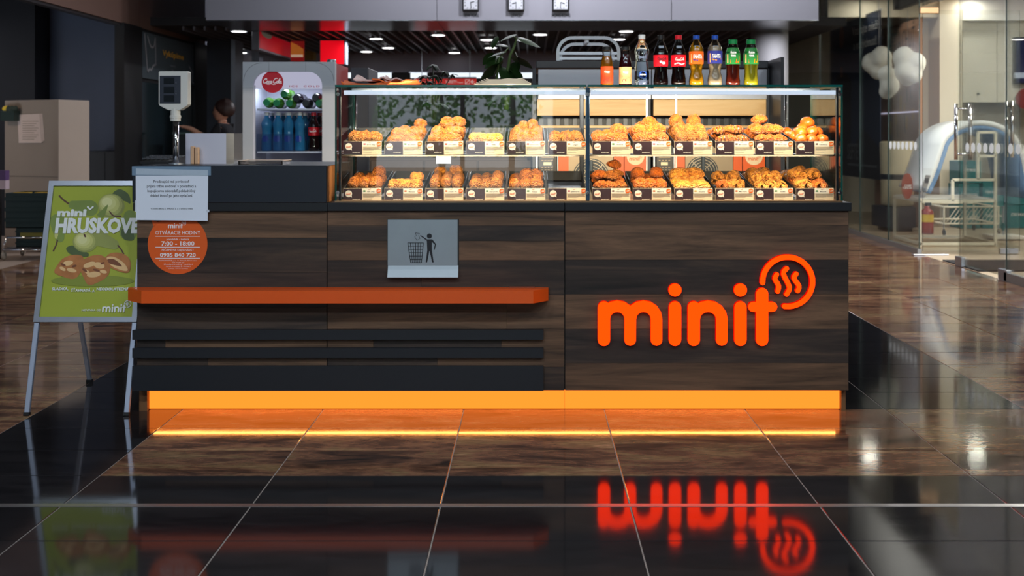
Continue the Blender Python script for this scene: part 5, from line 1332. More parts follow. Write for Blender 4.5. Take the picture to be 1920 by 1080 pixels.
for x_, y_, yaw, pit, s in ((968, 98, 95, -5, 1.0), (960, 106, 110, -25, 1.15), (972, 88, 70, 20, .9), (985, 66, 95, -10, .95), (985, 74, -80, -5, 1.25), (990, 72, -95, -10, 1.3), (955, 78, 100, -20, .8), (950, 70, 120, -50, .75), (958, 122, 100, -25, 1.35), (962, 114, 85, -45, 1.1), (980, 106, -85, -15, 1.3), (984, 96, -70, -60, 1.2), (976, 130, -95, -35, 1.1), (985, 132, -60, -60, 1.0), (962, 140, 90, -50, 1.1), (975, 148, -90, -50, 1.2), (966, 158, 100, -40, 1.2), (985, 150, -100, -30, 1.0), (972, 170, -80, -30, 1.2), (960, 172, 90, -30, 1.2), (945, 100, 60, -30, .9), (980, 118, 20, -30, 1.0), (968, 128, 180, -40, 1.2), (975, 160, 170, -30, 1.1)):
    add_leaf(lm, 'leaf', ph, (X(x_, PD), PD + rs.uniform(-.05, .03), Z(y_, PD)), math.radians(yaw + rs.uniform(-25, 25)), math.radians(pit), s, rs.uniform(-.5, .5))
ph.location.x -= .062
sf = thing('potted_schefflera', 'small dark houseplant with finger leaves before the red sign', 'plant', (X(812, PD), PD, 1.07))
obj('pot', MB().lathe([(.045, 0), (.062, .12), (.066, .125), (.066, .135), (.058, .135), (.056, .11)], X(812, PD), PD, 1.071, 24), POT, sf, True)
obj('soil', MB().lathe([(.054, .10), (.054, .114)], X(812, PD), PD, 1.071, 18), SOIL, sf)
st0 = (X(812, PD), PD, Z(235, PD))
heads = [(812, 121, 0.), (797, 141, .02), (818, 142, -.03), (805, 152, .03), (834, 134, .0), (848, 140, .0), (825, 158, -.02), (790, 152, -.03), (800, 190, .0), (828, 195, .02)]
lf = leaf_mesh('leaf', .065, .026, LEAFD, .5, False, 6)
for x_, y_, dy in heads:
    top = (X(x_, PD), PD + dy, Z(y_, PD))
    obj('stem', MB().tube([st0, (X(812 + (x_ - 812) * .35, PD), PD + dy * .5, Z(235 + (y_ - 235) * .6, PD)), top], [.006, .005, .003], 6), mat('dark_stem', C(50, 56, 38), .5), sf, True)
    for k in range(7): add_leaf(lf, 'leaf', sf, top, 2 * PI * k / 7 + rs.random(), math.radians(rs.uniform(-25, 25)), rs.uniform(.75, 1.1) * (.7 if x_ > 830 and y_ < 145 else 1))

# ================================================================== FAR SIGNS AND CLOCKS
RS = thing('red_hanging_sign', 'long red hanging sign with white arrow and crossed square', 'sign', (X(835, 16.2), 16.2, Z(162, 16.2)))
RSD = 16.2
obj('board', MB().box(X(778, RSD), X(893, RSD), RSD, RSD + .06, Z(175, RSD), Z(147.5, RSD)), mat('red_sign_board', C(206, 40, 30), .5, 0, .5, 0, 0, 0, C(206, 36, 28), .28), RS)
obj('top_rail', MB().box(X(784, RSD), X(893, RSD), RSD - .01, RSD + .07, Z(147.4, RSD), Z(144.5, RSD)), mat('slate_rail', C(70, 74, 88), .5), RS)
m = MB(); m.text('VARIETY', X(846, RSD), Z(153.2, RSD), RSD - .004, .045, .17, .01); m.text('Travel', X(862.5, RSD), Z(154.5, RSD), RSD - .004, .022, .09, .01); obj('sign_lettering', m, mat('sign_white', C(226, 206, 200), .5, 0, .5, 0, 0, 0, C(226, 206, 200), .25), RS)
m = MB(); k = RSD / F
for p in ([(-4, -4), (4, -4), (4, 4), (-4, 4), (-4, -4)], [(-4, -4), (4, 4)]): m.stroke([(X(876.5, RSD) + a * k, Z(153.5, RSD) + b * k) for a, b in p], .008, RSD - .004, RSD)
for p in ([(3, 0), (-3, 0)], [(0, 3), (-3, 0), (0, -3)]): m.stroke([(X(886, RSD) + a * k, Z(153.5, RSD) + b * k) for a, b in p], .012, RSD - .004, RSD)
obj('pictogram', m, MATS['sign_white'], RS)['kind'] = 'stuff'
for px in (790, 880): obj('hanger', MB().box(X(px, RSD), X(px, RSD) + .01, RSD + .02, RSD + .03, Z(144.6, RSD), HZ), STEEL, RS)
# red box sign running away along the depth, with grey frame
GREYF = mat('sign_frame_grey', C(120, 126, 138), .4, .4)
REDG = mat('red_face', C(168, 16, 36), .4, 0, .5, 6, .1, 0, C(190, 10, 30), .30)
t = thing('red_box_sign', 'large crimson box sign with grey frame hung under the ceiling', 'sign', (-3.3, 14.1, 2.231))
obj('frame', MB().rbox(-3.39, -3.303, 13.25, 15.0, 2.205, 2.432, .004, 1), GREYF, t)
obj('face', MB().box(-3.303, -3.298, 13.28, 14.97, 2.231, 2.432), REDG, t)
m = MB(); m.T = Matrix(((0, -1, 0, -3.2975), (1, 0, 0, 0), (0, 0, 1, 0), (0, 0, 0, 1)))
m.disc(13.62, 2.425, .28, -.002, 0, 18, 0, None, .045); obj('pale_print', m, mat('pale_teal', C(176, 206, 200), .6), t)
t = thing('red_square_sign', 'bright red square lit box sign hanging before the far wall', 'sign', (X(622, 14.4), 14.4, Z(120, 14.4)))
d = 14.4
obj('box', MB().rbox(X(599, d), X(649, d), d, d + .16, Z(121, d), Z(75, d), .004, 1), GREYF, t)
obj('face', MB().box(X(601, d), X(645, d), d - .004, d, Z(120, d), Z(76.5, d)), mat('red_lit_face', C(220, 10, 30), .4, 0, .5, 0, 0, 0, C(250, 4, 28), .6), t)
t = thing('picture_sign', 'small orange and cream picture sign beside the crimson box sign', 'sign', (X(557, 14.62), 14.62, Z(107, 14.62)))
d = 14.62
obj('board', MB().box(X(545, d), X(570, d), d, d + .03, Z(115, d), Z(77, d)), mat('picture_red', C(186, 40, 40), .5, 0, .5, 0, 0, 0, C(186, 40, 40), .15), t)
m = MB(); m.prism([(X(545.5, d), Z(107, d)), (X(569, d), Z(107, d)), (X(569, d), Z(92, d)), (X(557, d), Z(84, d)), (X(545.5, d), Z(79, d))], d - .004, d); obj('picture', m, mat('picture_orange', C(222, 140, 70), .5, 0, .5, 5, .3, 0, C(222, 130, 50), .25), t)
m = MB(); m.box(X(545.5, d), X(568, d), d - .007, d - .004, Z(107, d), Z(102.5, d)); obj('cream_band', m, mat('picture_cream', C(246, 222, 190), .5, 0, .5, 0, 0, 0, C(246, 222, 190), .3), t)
struct('beam_yellow', MB().box(X(545, 16.6), X(588, 16.6), 16.6, 16.8, Z(112, 16.6), HZ + .05), mat('ochre_paint', C(120, 92, 40), .6, 0, .4, 4, .1))
# world clocks
CLK = mat('clock_dial', C(150, 152, 158), .5); CLKF = mat('clock_case', C(26, 26, 30), .4)
for px, hh, mm, city in ((882.5, 2.47, 29, 'NEW YORK'), (967.5, 8.5, 30, 'LEVICE'), (1051.5, 3.5, 31, 'HONG KONG')):
    d = HD - .03; k = d / F; cx, cz = X(px, d), Z(5, d); r = 16 * k
    t = thing('wall_clock', 'black framed square wall clock over the lettering %s' % city.title(), 'clock', (cx, d, cz - r), 'world clocks on the grey header')
    obj('case', MB().rbox(cx - r, cx + r, d - .012, d + .03, cz - r, cz + r, .012, 3), CLKF, t)
    dl = obj('dial', MB().rbox(cx - r * .80, cx + r * .80, d - .0145, d - .0125, cz - r * .80, cz + r * .80, .0008, 1), CLK, t)
    m = MB()
    for h in range(1, 13):
        a = math.radians(90 - 30 * h); q = .66 * r; sc = 1 / max(abs(math.cos(a)), abs(math.sin(a)), .8)
        m.text(str(h), cx + q * math.cos(a) * min(sc, 1.1), cz + q * math.sin(a) * min(sc, 1.1), d - .0150, .020, None, .01)
    obj('numerals', m, INK, dl)['kind'] = 'stuff'
    for L, a, w_ in ((.42, 90 - 30 * hh, .010), (.60, 90 - 6 * mm, .007)):
        m = MB(); m.stroke([(cx, cz), (cx + L * r * math.cos(math.radians(a)), cz + L * r * math.sin(math.radians(a)))], w_, d - .0175, d - .0158); obj('hand', m, INK, dl)
    t2 = obj('wall_lettering', MB().text(city, X({882.5: 883.5, 967.5: 967.5, 1051.5: 1052}[px], HD), Z(28.8, HD), HD - .002, .040, {882.5: 30, 967.5: 19, 1051.5: 35}[px] * HD / F, .018), INK)
    tag(t2, 'black city name lettering %s on the grey header' % city.title(), 'lettering', 'city names on the grey header')

# ================================================================== PEOPLE
def skin_body(name, joints, edges, mtl, parent, sub=2):
    me = bpy.data.meshes.new(name)
    me.from_pydata([j[:3] for j in joints], edges, [])
    me.materials.append(mtl)
    o = bpy.data.objects.new(name, me); COL.objects.link(o)
    if parent: o.parent = parent
    o.modifiers.new('skin', 'SKIN')
    lay_ = me.skin_vertices[0] if me.skin_vertices else None
    if lay_ is None: return o
    for i, j in enumerate(joints): lay_.data[i].radius = (j[3], j[4] if len(j) > 4 else j[3])
    lay_.data[0].use_root = True
    sb = o.modifiers.new('smooth', 'SUBSURF'); sb.levels = sub; sb.render_levels = sub
    me.polygons.foreach_set('use_smooth', [True] * len(me.polygons))
    return o
def skin_obj(name, joints, edges, mtl, parent, sub=2):
    bm = bmesh.new(); L = bm.verts.layers.skin.verify(); vs = []
    for i, j in enumerate(joints):
        v = bm.verts.new(j[:3]); v[L].radius = (j[3], j[4] if len(j) > 4 else j[3]); v[L].use_root = i == 0; vs.append(v)
    for a, b in edges: bm.edges.new((vs[a], vs[b]))
    me = bpy.data.meshes.new(name); bm.to_mesh(me); bm.free(); me.materials.append(mtl)
    o = bpy.data.objects.new(name, me); COL.objects.link(o)
    if parent: o.parent = parent
    k = o.modifiers.new('skin', 'SKIN'); k.use_smooth_shade = True
    sb = o.modifiers.new('smooth', 'SUBSURF'); sb.levels = sub; sb.render_levels = sub
    return o
SKIN = mat('skin', C(196, 146, 124), .55, 0, .4, 12, .05); BLKCLOTH = mat('black_cloth', C(26, 26, 32), .85, 0, .3, 40, .2); HAIR = mat('dark_auburn_hair', C(48, 26, 24), .5, 0, .5, 40, .3); JEAN = mat('dark_trousers', C(34, 38, 52), .85)
pt = thing('person', 'person in a black top with short dark auburn hair reaching forward', 'person', (X(420, 13.4), 13.4, 0))
PS = 1.0
# faces -X; local coordinates, metres
J = [(0, 0, .86, .13, .10), (0, 0, 1.05, .12, .10), (-.01, 0, 1.22, .15, .11), (-.01, 0, 1.315, .07, .07), (-.03, 0, 1.38, .045, .048),
     (-.01, -.17, 1.26, .05), (-.12, -.20, 1.10, .042), (-.34, -.17, 1.235, .034), (-.41, -.165, 1.265, .030),
     (.0, .17, 1.26, .05), (.0, .20, 1.02, .042), (-.08, .19, .88, .034), (-.10, .185, .82, .03),
     (0, -.09, .80, .085), (.0, -.09, .45, .06), (.02, -.09, .08, .04), (-.08, -.09, .035, .035), (-.16, -.09, .03, .028),
     (0, .09, .80, .085), (.0, .09, .45, .06), (.02, .09, .08, .04), (-.08, .09, .035, .035), (-.16, .09, .03, .028)]
E = [(0, 1), (1, 2), (2, 3), (3, 4), (2, 5), (5, 6), (6, 7), (7, 8), (2, 9), (9, 10), (10, 11), (11, 12), (0, 13), (13, 14), (14, 15), (15, 16), (16, 17), (0, 18), (18, 19), (19, 20), (20, 21), (21, 22)]
# one continuous figure: body, limbs, fingers
nf = len(J)
for hnd, ys in ((8, -1), (12, 1)):
    hx, hy, hz = J[hnd][:3]
    pb = len(J); J.append((hx - .05, hy, hz + .005, .030, .018)); E.append((hnd, pb))
    for q, (dy, L) in enumerate(((-.026, .055), (-.009, .066), (.009, .062), (.026, .048))):
        b = len(J); J.append((hx - .075, hy + dy, hz + .01, .0095)); E.append((pb, b)); J.append((hx - .075 - L * .6, hy + dy * 1.15, hz + .012, .0085)); E.append((b, b + 1)); J.append((hx - .075 - L, hy + dy * 1.2, hz - .004, .007)); E.append((b + 1, b + 2))
    b = len(J); J.append((hx - .045, hy - ys * .035, hz - .004, .011)); E.append((hnd, b)); J.append((hx - .075, hy - ys * .05, hz - .014, .009)); E.append((b, b + 1))
body = skin_obj('body', J, E, SKIN, pt)
def headdisp(d):
    k = 1.0
    if d.x < -.5: k += .10 * math.exp(-((d.z + .10) / .16) ** 2 - (d.y / .16) ** 2)       # nose
    if d.x < -.2 and d.z < -.55: k += .06                                                   # chin
    if d.x < -.5: k -= .05 * math.exp(-((d.z - .12) / .12) ** 2 - ((abs(d.y) - .33) / .16) ** 2)
    return k
m = MB(); m.ell((-.035, 0, 1.455), (.098, .075, .118), 24, 18, 0, headdisp); m.smooth = True; hdm = obj('head', MB(), SKIN, None) if False else None
hm = bpy.data.objects.new('head', m.mesh('head', SKIN)); COL.objects.link(hm); hm.parent = pt
def sub(name, mb, mtl, par):
    mb.smooth = True; o = bpy.data.objects.new(name, mb.mesh(name, mtl)); COL.objects.link(o); o.parent = par; return o
for s in (-1, 1): sub('eye', MB().ell((-.122, s * .030, 1.470), (.010, .012, .009), 10, 6), INK, hm); sub('ear', MB().ell((-.02, s * .076, 1.455), (.018, .010, .030), 10, 8), SKIN, hm)
sub('mouth', MB().ell((-.128, 0, 1.402), (.008, .024, .007), 10, 6), mat('lip', C(150, 84, 78), .5), hm)
hairf = lambda d: 1.0 + .06 * noise.noise(d * 4) + (.10 if d.x > 0 else 0)
m = MB(); m.ell((.0, 0, 1.487), (.124, .102, .124), 24, 16, 0, hairf); m.smooth = True
bm_pts = m.v; m.v = [(max(x_, -.095 + max(0, 1.50 - z_) * 1.1) if z_ < 1.525 else x_, y_, max(z_, 1.395)) for x_, y_, z_ in bm_pts]
sub('hair', m, HAIR, hm)
T = [(0, 0, .84, .16, .13), (0, 0, 1.05, .145, .125), (-.01, 0, 1.22, .17, .13), (-.01, 0, 1.30, .085, .085), (-.01, -.17, 1.265, .066), (-.10, -.20, 1.12, .056), (.0, .17, 1.265, .066), (-.035, .20, 1.06, .056)]
skin_obj('black_top', T, [(0, 1), (1, 2), (2, 3), (2, 4), (4, 5), (2, 6), (6, 7)], BLKCLOTH, pt)
T = [(0, 0, .88, .145, .12), (0, -.09, .78, .10), (0, -.09, .45, .075), (.02, -.09, .09, .06), (0, .09, .78, .10), (0, .09, .45, .075), (.02, .09, .09, .06)]
skin_obj('trousers', T, [(0, 1), (1, 2), (2, 3), (0, 4), (4, 5), (5, 6)], JEAN, pt)
cbx = thing('till_counter', 'dark teal counter before the person in the black top', 'counter', (X(372, 13.2), 13.2, 0))
obj('body', MB().rbox(X(326, 13.2), X(356, 13.2), 13.2, 13.7, 0, 1.172, .004, 1), mat('counter_dark', C(30, 38, 42), .4), cbx)
obj('top', MB().rbox(X(324, 13.2), X(358, 13.2), 13.18, 13.72, 1.173, 1.20, .004, 1), mat('counter_top_teal', C(70, 92, 92), .25), cbx)

# ================================================================== OPEN SHOP: MACHINE, CRATE TROLLEY
th = math.radians(65); mc = Vector((-4.66, 10.75, 0)); ea = Vector((math.cos(th), math.sin(th), 0)); eb = Vector((-math.sin(th), math.cos(th), 0))
# local frame: x runs along the wide face towards the corner, -y faces out of it
MM = Matrix(((-eb.x, ea.x, 0, mc.x), (-eb.y, ea.y, 0, mc.y), (0, 0, 1, 0), (0, 0, 0, 1)))
mh = Z(186.5, 10.75)
mt = thing('ticket_machine', 'tall beige machine cabinet with pinned papers inside the open shop', 'machine', tuple(mc))
m = MB(); m.T = MM; m.rbox(-.76, 0, 0, .39, .03, mh, .008, 2); obj('cabinet', m, mat('machine_beige', C(150, 136, 124), .55, 0, .4, 5, .04), mt)
m = MB(); m.T = MM; m.box(-.72, -.04, .04, .35, 0, .03); obj('base', m, BLACK, mt)
m = MB(); m.T = MM; m.box(-.757, -.003, -.004, 0, .75, .756); obj('panel_joint', m, mat('joint_brown', C(110, 98, 88), .6), mt)
def onface(px): # pixel on the wide face -> local x
    r = (px - VX) / F
    return -((mc.x - r * mc.y) / (r * eb.y - eb.x))
def fz_(px, y_): u = onface(px); return EYE - (y_ - HY) * (mc.y + eb.y * (-u)) / F
PAPERP = mat('pinned_paper', C(216, 196, 186), .7, 0, .3, 30, .05)
for i in range(3):
    m = MB(); m.T = MM; a, b = onface(37 + i * 1.5), onface(80 + i * 2)
    m.prism([(a, fz_(40, 268 - i)), (b, fz_(82, 268 - i * 2)), (b - .03, fz_(78, 213)), (a - .02, fz_(38, 215))], -.012 + i * .004, -.010 + i * .004)
    o = obj('pinned_paper', m, PAPERP); tag(o, '%s sheet of the pink white papers pinned to the beige machine' % ('topmost', 'middle', 'rearmost')[i], 'paper', 'papers pinned to the machine')
m = MB(); m.T = MM
for i in range(9): m.box(onface(44), onface(74) - (i % 3) * .03, -.0135, -.012, fz_(60, 228 + i * 4.2), fz_(60, 227 + i * 4.2))
o = obj('printed_lines', m, GREYP, bpy.data.objects['pinned_paper']); o['kind'] = 'stuff'
t = thing('green_holder', 'small dark green holder with a yellow ball on the beige machine', 'holder', tuple(mc))
m = MB(); m.T = MM; m.rbox(onface(13), onface(38), -.08, -.001, fz_(25, 227), fz_(25, 208), .004, 1); obj('pocket', m, mat('holder_green', C(30, 48, 42), .5), t)
m = MB(); m.T = MM; m.ell((onface(19), -.045, fz_(19, 204)), (.045, .035, .03), 14, 10); obj('yellow_ball', m, mat('ball_yellow', C(226, 190, 30), .4), t, True)
m = MB(); m.T = MM
for q in range(5): m.ell((onface(28 + q * 2), -.075 + .008 * q, fz_(28, 205 + q % 2)), (.03, .02, .035), 8, 6)
obj('dark_sprigs', m, mat('sprig_green', C(28, 44, 32), .6), t)['kind'] = 'stuff'
t = thing('leaflet_box', 'purple and white leaflet box beside the beige machine', 'box', (X(2, 10.25), 10.25, Z(355, 10.25)))
obj('purple_half', MB().box(X(-14, 10.25), X(10, 10.25), 10.25, 10.33, Z(338, 10.25), Z(320, 10.25)), mat('purple_card', C(72, 44, 92), .6), t)
obj('white_half', MB().box(X(-14, 10.25), X(10, 10.25), 10.25, 10.33, Z(355, 10.25), Z(338.2, 10.25)), mat('pinkish_card', C(168, 148, 158), .6), t)
obj('stand_post', MB().box(X(-6, 10.25), X(-2, 10.25), 10.27, 10.30, 0, Z(355.2, 10.25)), BLACK, t)
d = 10.15
t = thing('crate_trolley', 'chrome wheeled trolley carrying dark green crates', 'trolley', (X(55, d), d, 0))
m = MB()
xa, xb = X(7, d), X(96, d)
for yy_ in (d - .022, d + .38):
    m.tube([(xa + .04, yy_, Z(445, d)), (xa, yy_, .10)], .009, 8)
    m.tube([(xb - .04, yy_, Z(445, d)), (xb, yy_, .10)], .009, 8)
    m.tube([(xa, yy_, .10), (xb, yy_, .10)], .010, 8); m.tube([(xa + .04, yy_, Z(445, d)), (xb - .04, yy_, Z(445, d))], .009, 8)
for x_ in (xa, xb): m.tube([(x_, d, .10), (x_, d + .38, .10)], .010, 8)
obj('frame', m, CHROME, t, True)
for x_ in (xa, xb):
    for yy_ in (d, d + .38): obj('caster', MB().ell((x_, yy_, .045), (.02, .045, .045), 12, 10), mat('caster_grey', C(150, 140, 130), .5), t, True)
obj('deck', MB().box(xa + .02, xb - .02, d + .02, d + .36, .108, .12), STEEL, t)
CRATE = mat('crate_green', C(26, 44, 46), .55, 0, .4, 20, .1)
def crate(z0, z1, x0_, x1_, lab):
    c = thing('plastic_crate', lab, 'crate', ((x0_ + x1_) / 2, d, z0), 'dark green crates on the trolley')
    m = MB(); m.box(x0_, x1_, d, d + .012, z0, z1).box(x0_, x1_, d + .34, d + .352, z0, z1).box(x0_, x0_ + .012, d + .012, d + .34, z0, z1).box(x1_ - .012, x1_, d + .012, d + .34, z0, z1).box(x0_, x1_, d, d + .352, z0 - .0, z0 + .008)
    obj('crate_body', m, CRATE, c)
    for q in range(3): obj('rib', MB().box(x0_ - .004, x1_ + .004, d - .008, d - .0005, z0 + (z1 - z0) * (.18 + .3 * q), z0 + (z1 - z0) * (.28 + .3 * q)), CRATE, c)
    return c
c1 = crate(.121, .30, X(30, d), X(92, d), 'lower dark green crate on the trolley with yellow goods')
obj('yellow_goods', MB().box(X(38, d), X(80, d), d - .004, d - .0003, .20, .26), mat('goods_olive', C(112, 104, 40), .6), c1)
c2 = crate(.301, Z(362, d), X(10, d), X(95, d), 'upper dark green crate on the trolley with yellow rim goods')
m = MB(); m.rbox(X(22, d), X(52, d), d + .02, d + .1, Z(372, d), Z(361, d), .004, 1); obj('yellow_goods', m, mat('goods_yellow', C(150, 120, 20), .6), c2)
m = MB(); m.rbox(X(62, d), X(88, d), d + .02, d + .1, Z(372, d), Z(361, d), .004, 1); obj('yellow_goods', m, MATS['goods_yellow'], c2)

# ================================================================== A-BOARD
AX = -1.895; AW = .22; ang = math.atan(.258); ca, sa = math.cos(ang), math.sin(ang)
AM = Matrix(((1, 0, 0, AX), (0, ca, sa, 4.545), (0, -sa, ca, 0), (0, 0, 0, 1)))
ab = thing('pavement_sign', 'silver framed A-board with a lime green pear pastry poster', 'A-board', (AX, 4.545, 0))
V0, V1 = .386, 1.0
FR = .022
def fr_bar(pts):
    m = MB(); m.T = AM; n = len(pts)
    m.prism(pts, -.012, .012); return m
ins = lambda s: FR
obj('frame_bar', fr_bar([(-AW, V1), (-AW + FR, V1 - FR), (AW - FR, V1 - FR), (AW, V1)][::-1][::-1]), SATIN, ab)
obj('frame_bar', fr_bar([(-AW, V0), (AW, V0), (AW - FR, V0 + FR), (-AW + FR, V0 + FR)]), SATIN, ab)
obj('frame_bar', fr_bar([(-AW, V0), (-AW + FR, V0 + FR), (-AW + FR, V1 - FR), (-AW, V1)]), SATIN, ab)
obj('frame_bar', fr_bar([(AW, V0), (AW, V1), (AW - FR, V1 - FR), (AW - FR, V0 + FR)]), SATIN, ab)
LEGM = mat('leg_aluminium', C(176, 186, 206), .4, .6, .5, 20, .05)
for s in (-1, 1):
    m = MB(); m.T = AM; m.rbox(s * (AW - .0115) - .0105, s * (AW - .0115) + .0105, -.006, .010, .012, V0 - .001, .002, 1); obj('leg', m, LEGM, ab)
    m = MB(); m.T = AM; m.box(s * (AW - .0115) - .0115, s * (AW - .0115) + .0115, -.008, .012, .0, .014); obj('foot', m, BLACK, ab)
    # rear legs
    top = Vector((AX + s * (AW - .022), 4.545 + .99 * sa + .03, .96)); ft_ = Vector((AX + s * (AW - .03), 5.15, .012))
    obj('rear_leg', MB().tube([tuple(top), tuple(ft_)], .012, 4, 0, True), LEGM, ab)
    obj('rear_foot', MB().box(ft_.x - .012, ft_.x + .012, ft_.y - .014, ft_.y + .014, 0, .016), BLACK, ab)
LIME = mat('poster_lime', C(158, 168, 52), .55, 0, .4, 2.2, .10)
m = MB(); m.T = AM; m.box(-AW + FR - .004, AW - FR + .004, -.004, .004, V0 + FR - .004, V1 - FR + .004); po = obj('poster', m, LIME, ab)
def pv(y): return V0 + (1055 - y) / 1015 * (V1 - V0)
def pu(x, y): return -AW + (x - (135 - (y - 40) * .1182)) * .000597
LIMS = (-AW + FR - .003, AW - FR + .003)
layer = [0]
def art(name, pts, mtl, raw=False):
    layer[0] += 1; yv = -.0042 - layer[0] * .00009
    q = [(max(LIMS[0], min(LIMS[1], pu(a, b))), pv(b)) for a, b in pts]
    A = sum(q[i][0] * q[(i + 1) % len(q)][1] - q[(i + 1) % len(q)][0] * q[i][1] for i in range(len(q)))
    if A < 0: q = q[::-1]
    m = MB(); m.T = AM; m.prism(q, yv, yv + .00008); return obj(name, m, mtl, po)
def closed(pts, n=5):
    P = pts + pts[:3]; s = spline(P, n); return s[n:-(n * 1) - 1][: n * len(pts)]
PEARM = [mat('pear_print_%s' % n_, c_, .55, 0, .4, 7, .22) for n_, c_ in (('pale', C(190, 190, 112)), ('green', C(122, 140, 66)), ('olive', C(142, 148, 78)))]
PEARX = [mat('pear_print_mid', C(166, 168, 94), .55, 0, .4, 7, .15), mat('pear_print_soft', C(202, 201, 130), .55, 0, .4, 7, .12)]
PEARH = mat('pear_print_light', C(214, 212, 150), .55, 0, .4, 9, .1); LEAFP = mat('leaf_print', C(76, 92, 52), .55, 0, .4, 8, .2); STEMP = mat('stem_print', C(84, 52, 40), .6); BAKE1 = mat('bake_print', C(176, 112, 60), .55, 0, .4, 26, .40); BAKE2 = mat('bake_print_light', C(226, 184, 128), .55, 0, .4, 20, .18); BAKE3 = mat('bake_print_dark', C(118, 66, 36), .6); SHADEP = mat('poster_olive', C(128, 140, 46), .6)
def ellp(cx, cy, rx, ry, rot=0, n=26): return [(cx + rx * math.cos(a) * math.cos(rot) - ry * math.sin(a) * math.sin(rot), cy + rx * math.cos(a) * math.sin(rot) + ry * math.sin(a) * math.cos(rot)) for a in [2 * PI * i / n for i in range(n)]]
def pearp(x0, y0, x1, y1, r0, r1, n=10):
    """pear outline: small end (x0, y0, r0), big end (x1, y1, r1)"""
    t = math.atan2(y1 - y0, x1 - x0); out = []
    for i in range(n + 1): a = t + PI / 2 + PI * i / n; out.append((x0 + r0 * math.cos(a), y0 + r0 * math.sin(a)))
    mx, my = (x0 * .55 + x1 * .45), (y0 * .55 + y1 * .45); rm = r0 * .72 + r1 * .22
    out.append((mx - rm * math.sin(t) * -1 * -1, my + rm * math.cos(t) * -1 * 1)) if False else None
    for i in range(n + 1): a = t - PI / 2 + PI * i / n; out.append((x1 + r1 * math.cos(a), y1 + r1 * math.sin(a)))
    return out
def strokep(name, pts, w_, mtl): # print stroke
    layer[0] += 1; yv = -.0042 - layer[0] * .00009
    m = MB(); m.T = AM; m.stroke([(pu(a, b), pv(b)) for a, b in pts], w_ * .0006, yv, yv + .00008); return obj(name, m, mtl, po)
art('pear_print', pearp(300, 215, 430, 240, 30, 58), PEARM[1]); strokep('stem_print', spline([(205, 150), (235, 180), (270, 205)], 4), 12, STEMP)
art('leaf_print', closed([(595, 135), (650, 100), (715, 140), (725, 205), (690, 190), (640, 175)]), LEAFP)
art('pear_print', ellp(585, 222, 98, 88), PEARM[2]); art('pear_print', ellp(579, 216, 88, 78), PEARX[0]); art('pear_print', ellp(572, 209, 74, 65), PEARM[0]); art('pear_highlight', ellp(563, 202, 56, 49), PEARX[1]); art('pear_highlight', ellp(555, 195, 38, 33), PEARH); strokep('stem_print', spline([(572, 265), (600, 296), (652, 300)], 4), 10, STEMP)
art('pear_print', pearp(205, 455, 190, 340, 34, 58), PEARM[1]); art('pear_highlight', ellp(182, 420, 14, 45, .1), PEARM[0]); strokep('stem_print', spline([(188, 475), (178, 510), (158, 550)], 4), 11, STEMP)
art('pear_print', pearp(720, 300, 705, 410, 45, 66), PEARM[1]); art('leaf_print', closed([(655, 400), (690, 390), (735, 400), (745, 470), (690, 474), (660, 450)]), LEAFP)
art('leaf_print', closed([(480, 290), (520, 250), (560, 215), (545, 270), (520, 310)]), PEARM[1])
art('pear_print', pearp(600, 505, 480, 455, 36, 60), PEARM[2]); strokep('stem_print', spline([(628, 512), (650, 540), (668, 572)], 4), 10, STEMP)
art('leaf_print', closed([(252, 532), (300, 512), (370, 550), (412, 568), (405, 592), (330, 588), (275, 570)]), LEAFP)
art('pear_print', ellp(390, 485, 90, 76), PEARM[2]); art('pear_print', ellp(385, 481, 80, 67), PEARX[0]); art('pear_print', ellp(380, 477, 67, 56), PEARM[0]); art('pear_highlight', ellp(374, 473, 52, 43), PEARX[1]); art('pear_highlight', ellp(368, 470, 36, 30), PEARH); strokep('stem_print', [(385, 432), (392, 448)], 12, STEMP)
art('shadow_print', ellp(440, 765, 300, 40), SHADEP)
art('bake_print', closed([(190, 650), (230, 605), (300, 580), (370, 590), (372, 650), (345, 720), (300, 752), (225, 735), (165, 705)]), BAKE1)
for e in ((262, 640, 40, 18, -.2), (290, 690, 36, 14, .2), (225, 680, 24, 12, .5)): art('bake_highlight', ellp(*e), BAKE2)
art('bake_print', closed([(530, 615), (570, 570), (640, 565), (700, 595), (718, 650), (700, 705), (640, 700), (560, 665)]), BAKE1)
art('bake_highlight', closed([(545, 600), (600, 595), (670, 640), (695, 690), (650, 690), (575, 655)]), BAKE2); art('filling_print', closed([(545, 615), (600, 612), (655, 660), (610, 655), (560, 640)]), BAKE3)
art('bake_print', closed([(345, 655), (400, 600), (490, 580), (545, 610), (568, 680), (540, 740), (470, 780), (410, 795), (375, 740)]), BAKE1)
for e in ((420, 650, 46, 18, -.3), (490, 655, 40, 22, .2), (450, 720, 50, 20, -.1), (400, 700, 22, 12, .6), (520, 700, 26, 12, .2)): art('bake_highlight', ellp(*e), BAKE2)
for e in ((385, 690, 20, 9, .6), (470, 690, 26, 9, .3), (515, 640, 16, 7, -.4), (230, 650, 20, 8, .4), (310, 660, 18, 8, -.3)): art('bake_spot', ellp(*e), BAKE3)
PW = mat('poster_white', C(226, 228, 226), .6)
def ptext(name, t, x, y, h, w_, bold, shear=0.0):
    layer[0] += 1; m = MB(); m.T = AM; m.text(t, pu(x, y), pv(y), -.0046 - layer[0] * .00009, h * .000605, w_ * .000597, bold, shear); return obj(name, m, PW, po)
ptext('heading_print', 'mini', 299, 272, 52, 214, .05)
m = MB(); m.T = AM
layer[0] += 1; wfull = 615; xa_ = pu(178, 365); xb_ = LIMS[1]
vs_, fs_, (q0, q1, _z0, _z1) = text_geo('HRUSKOVE', .05, .0)
kx = .000597 * wfull / (q1 - q0)
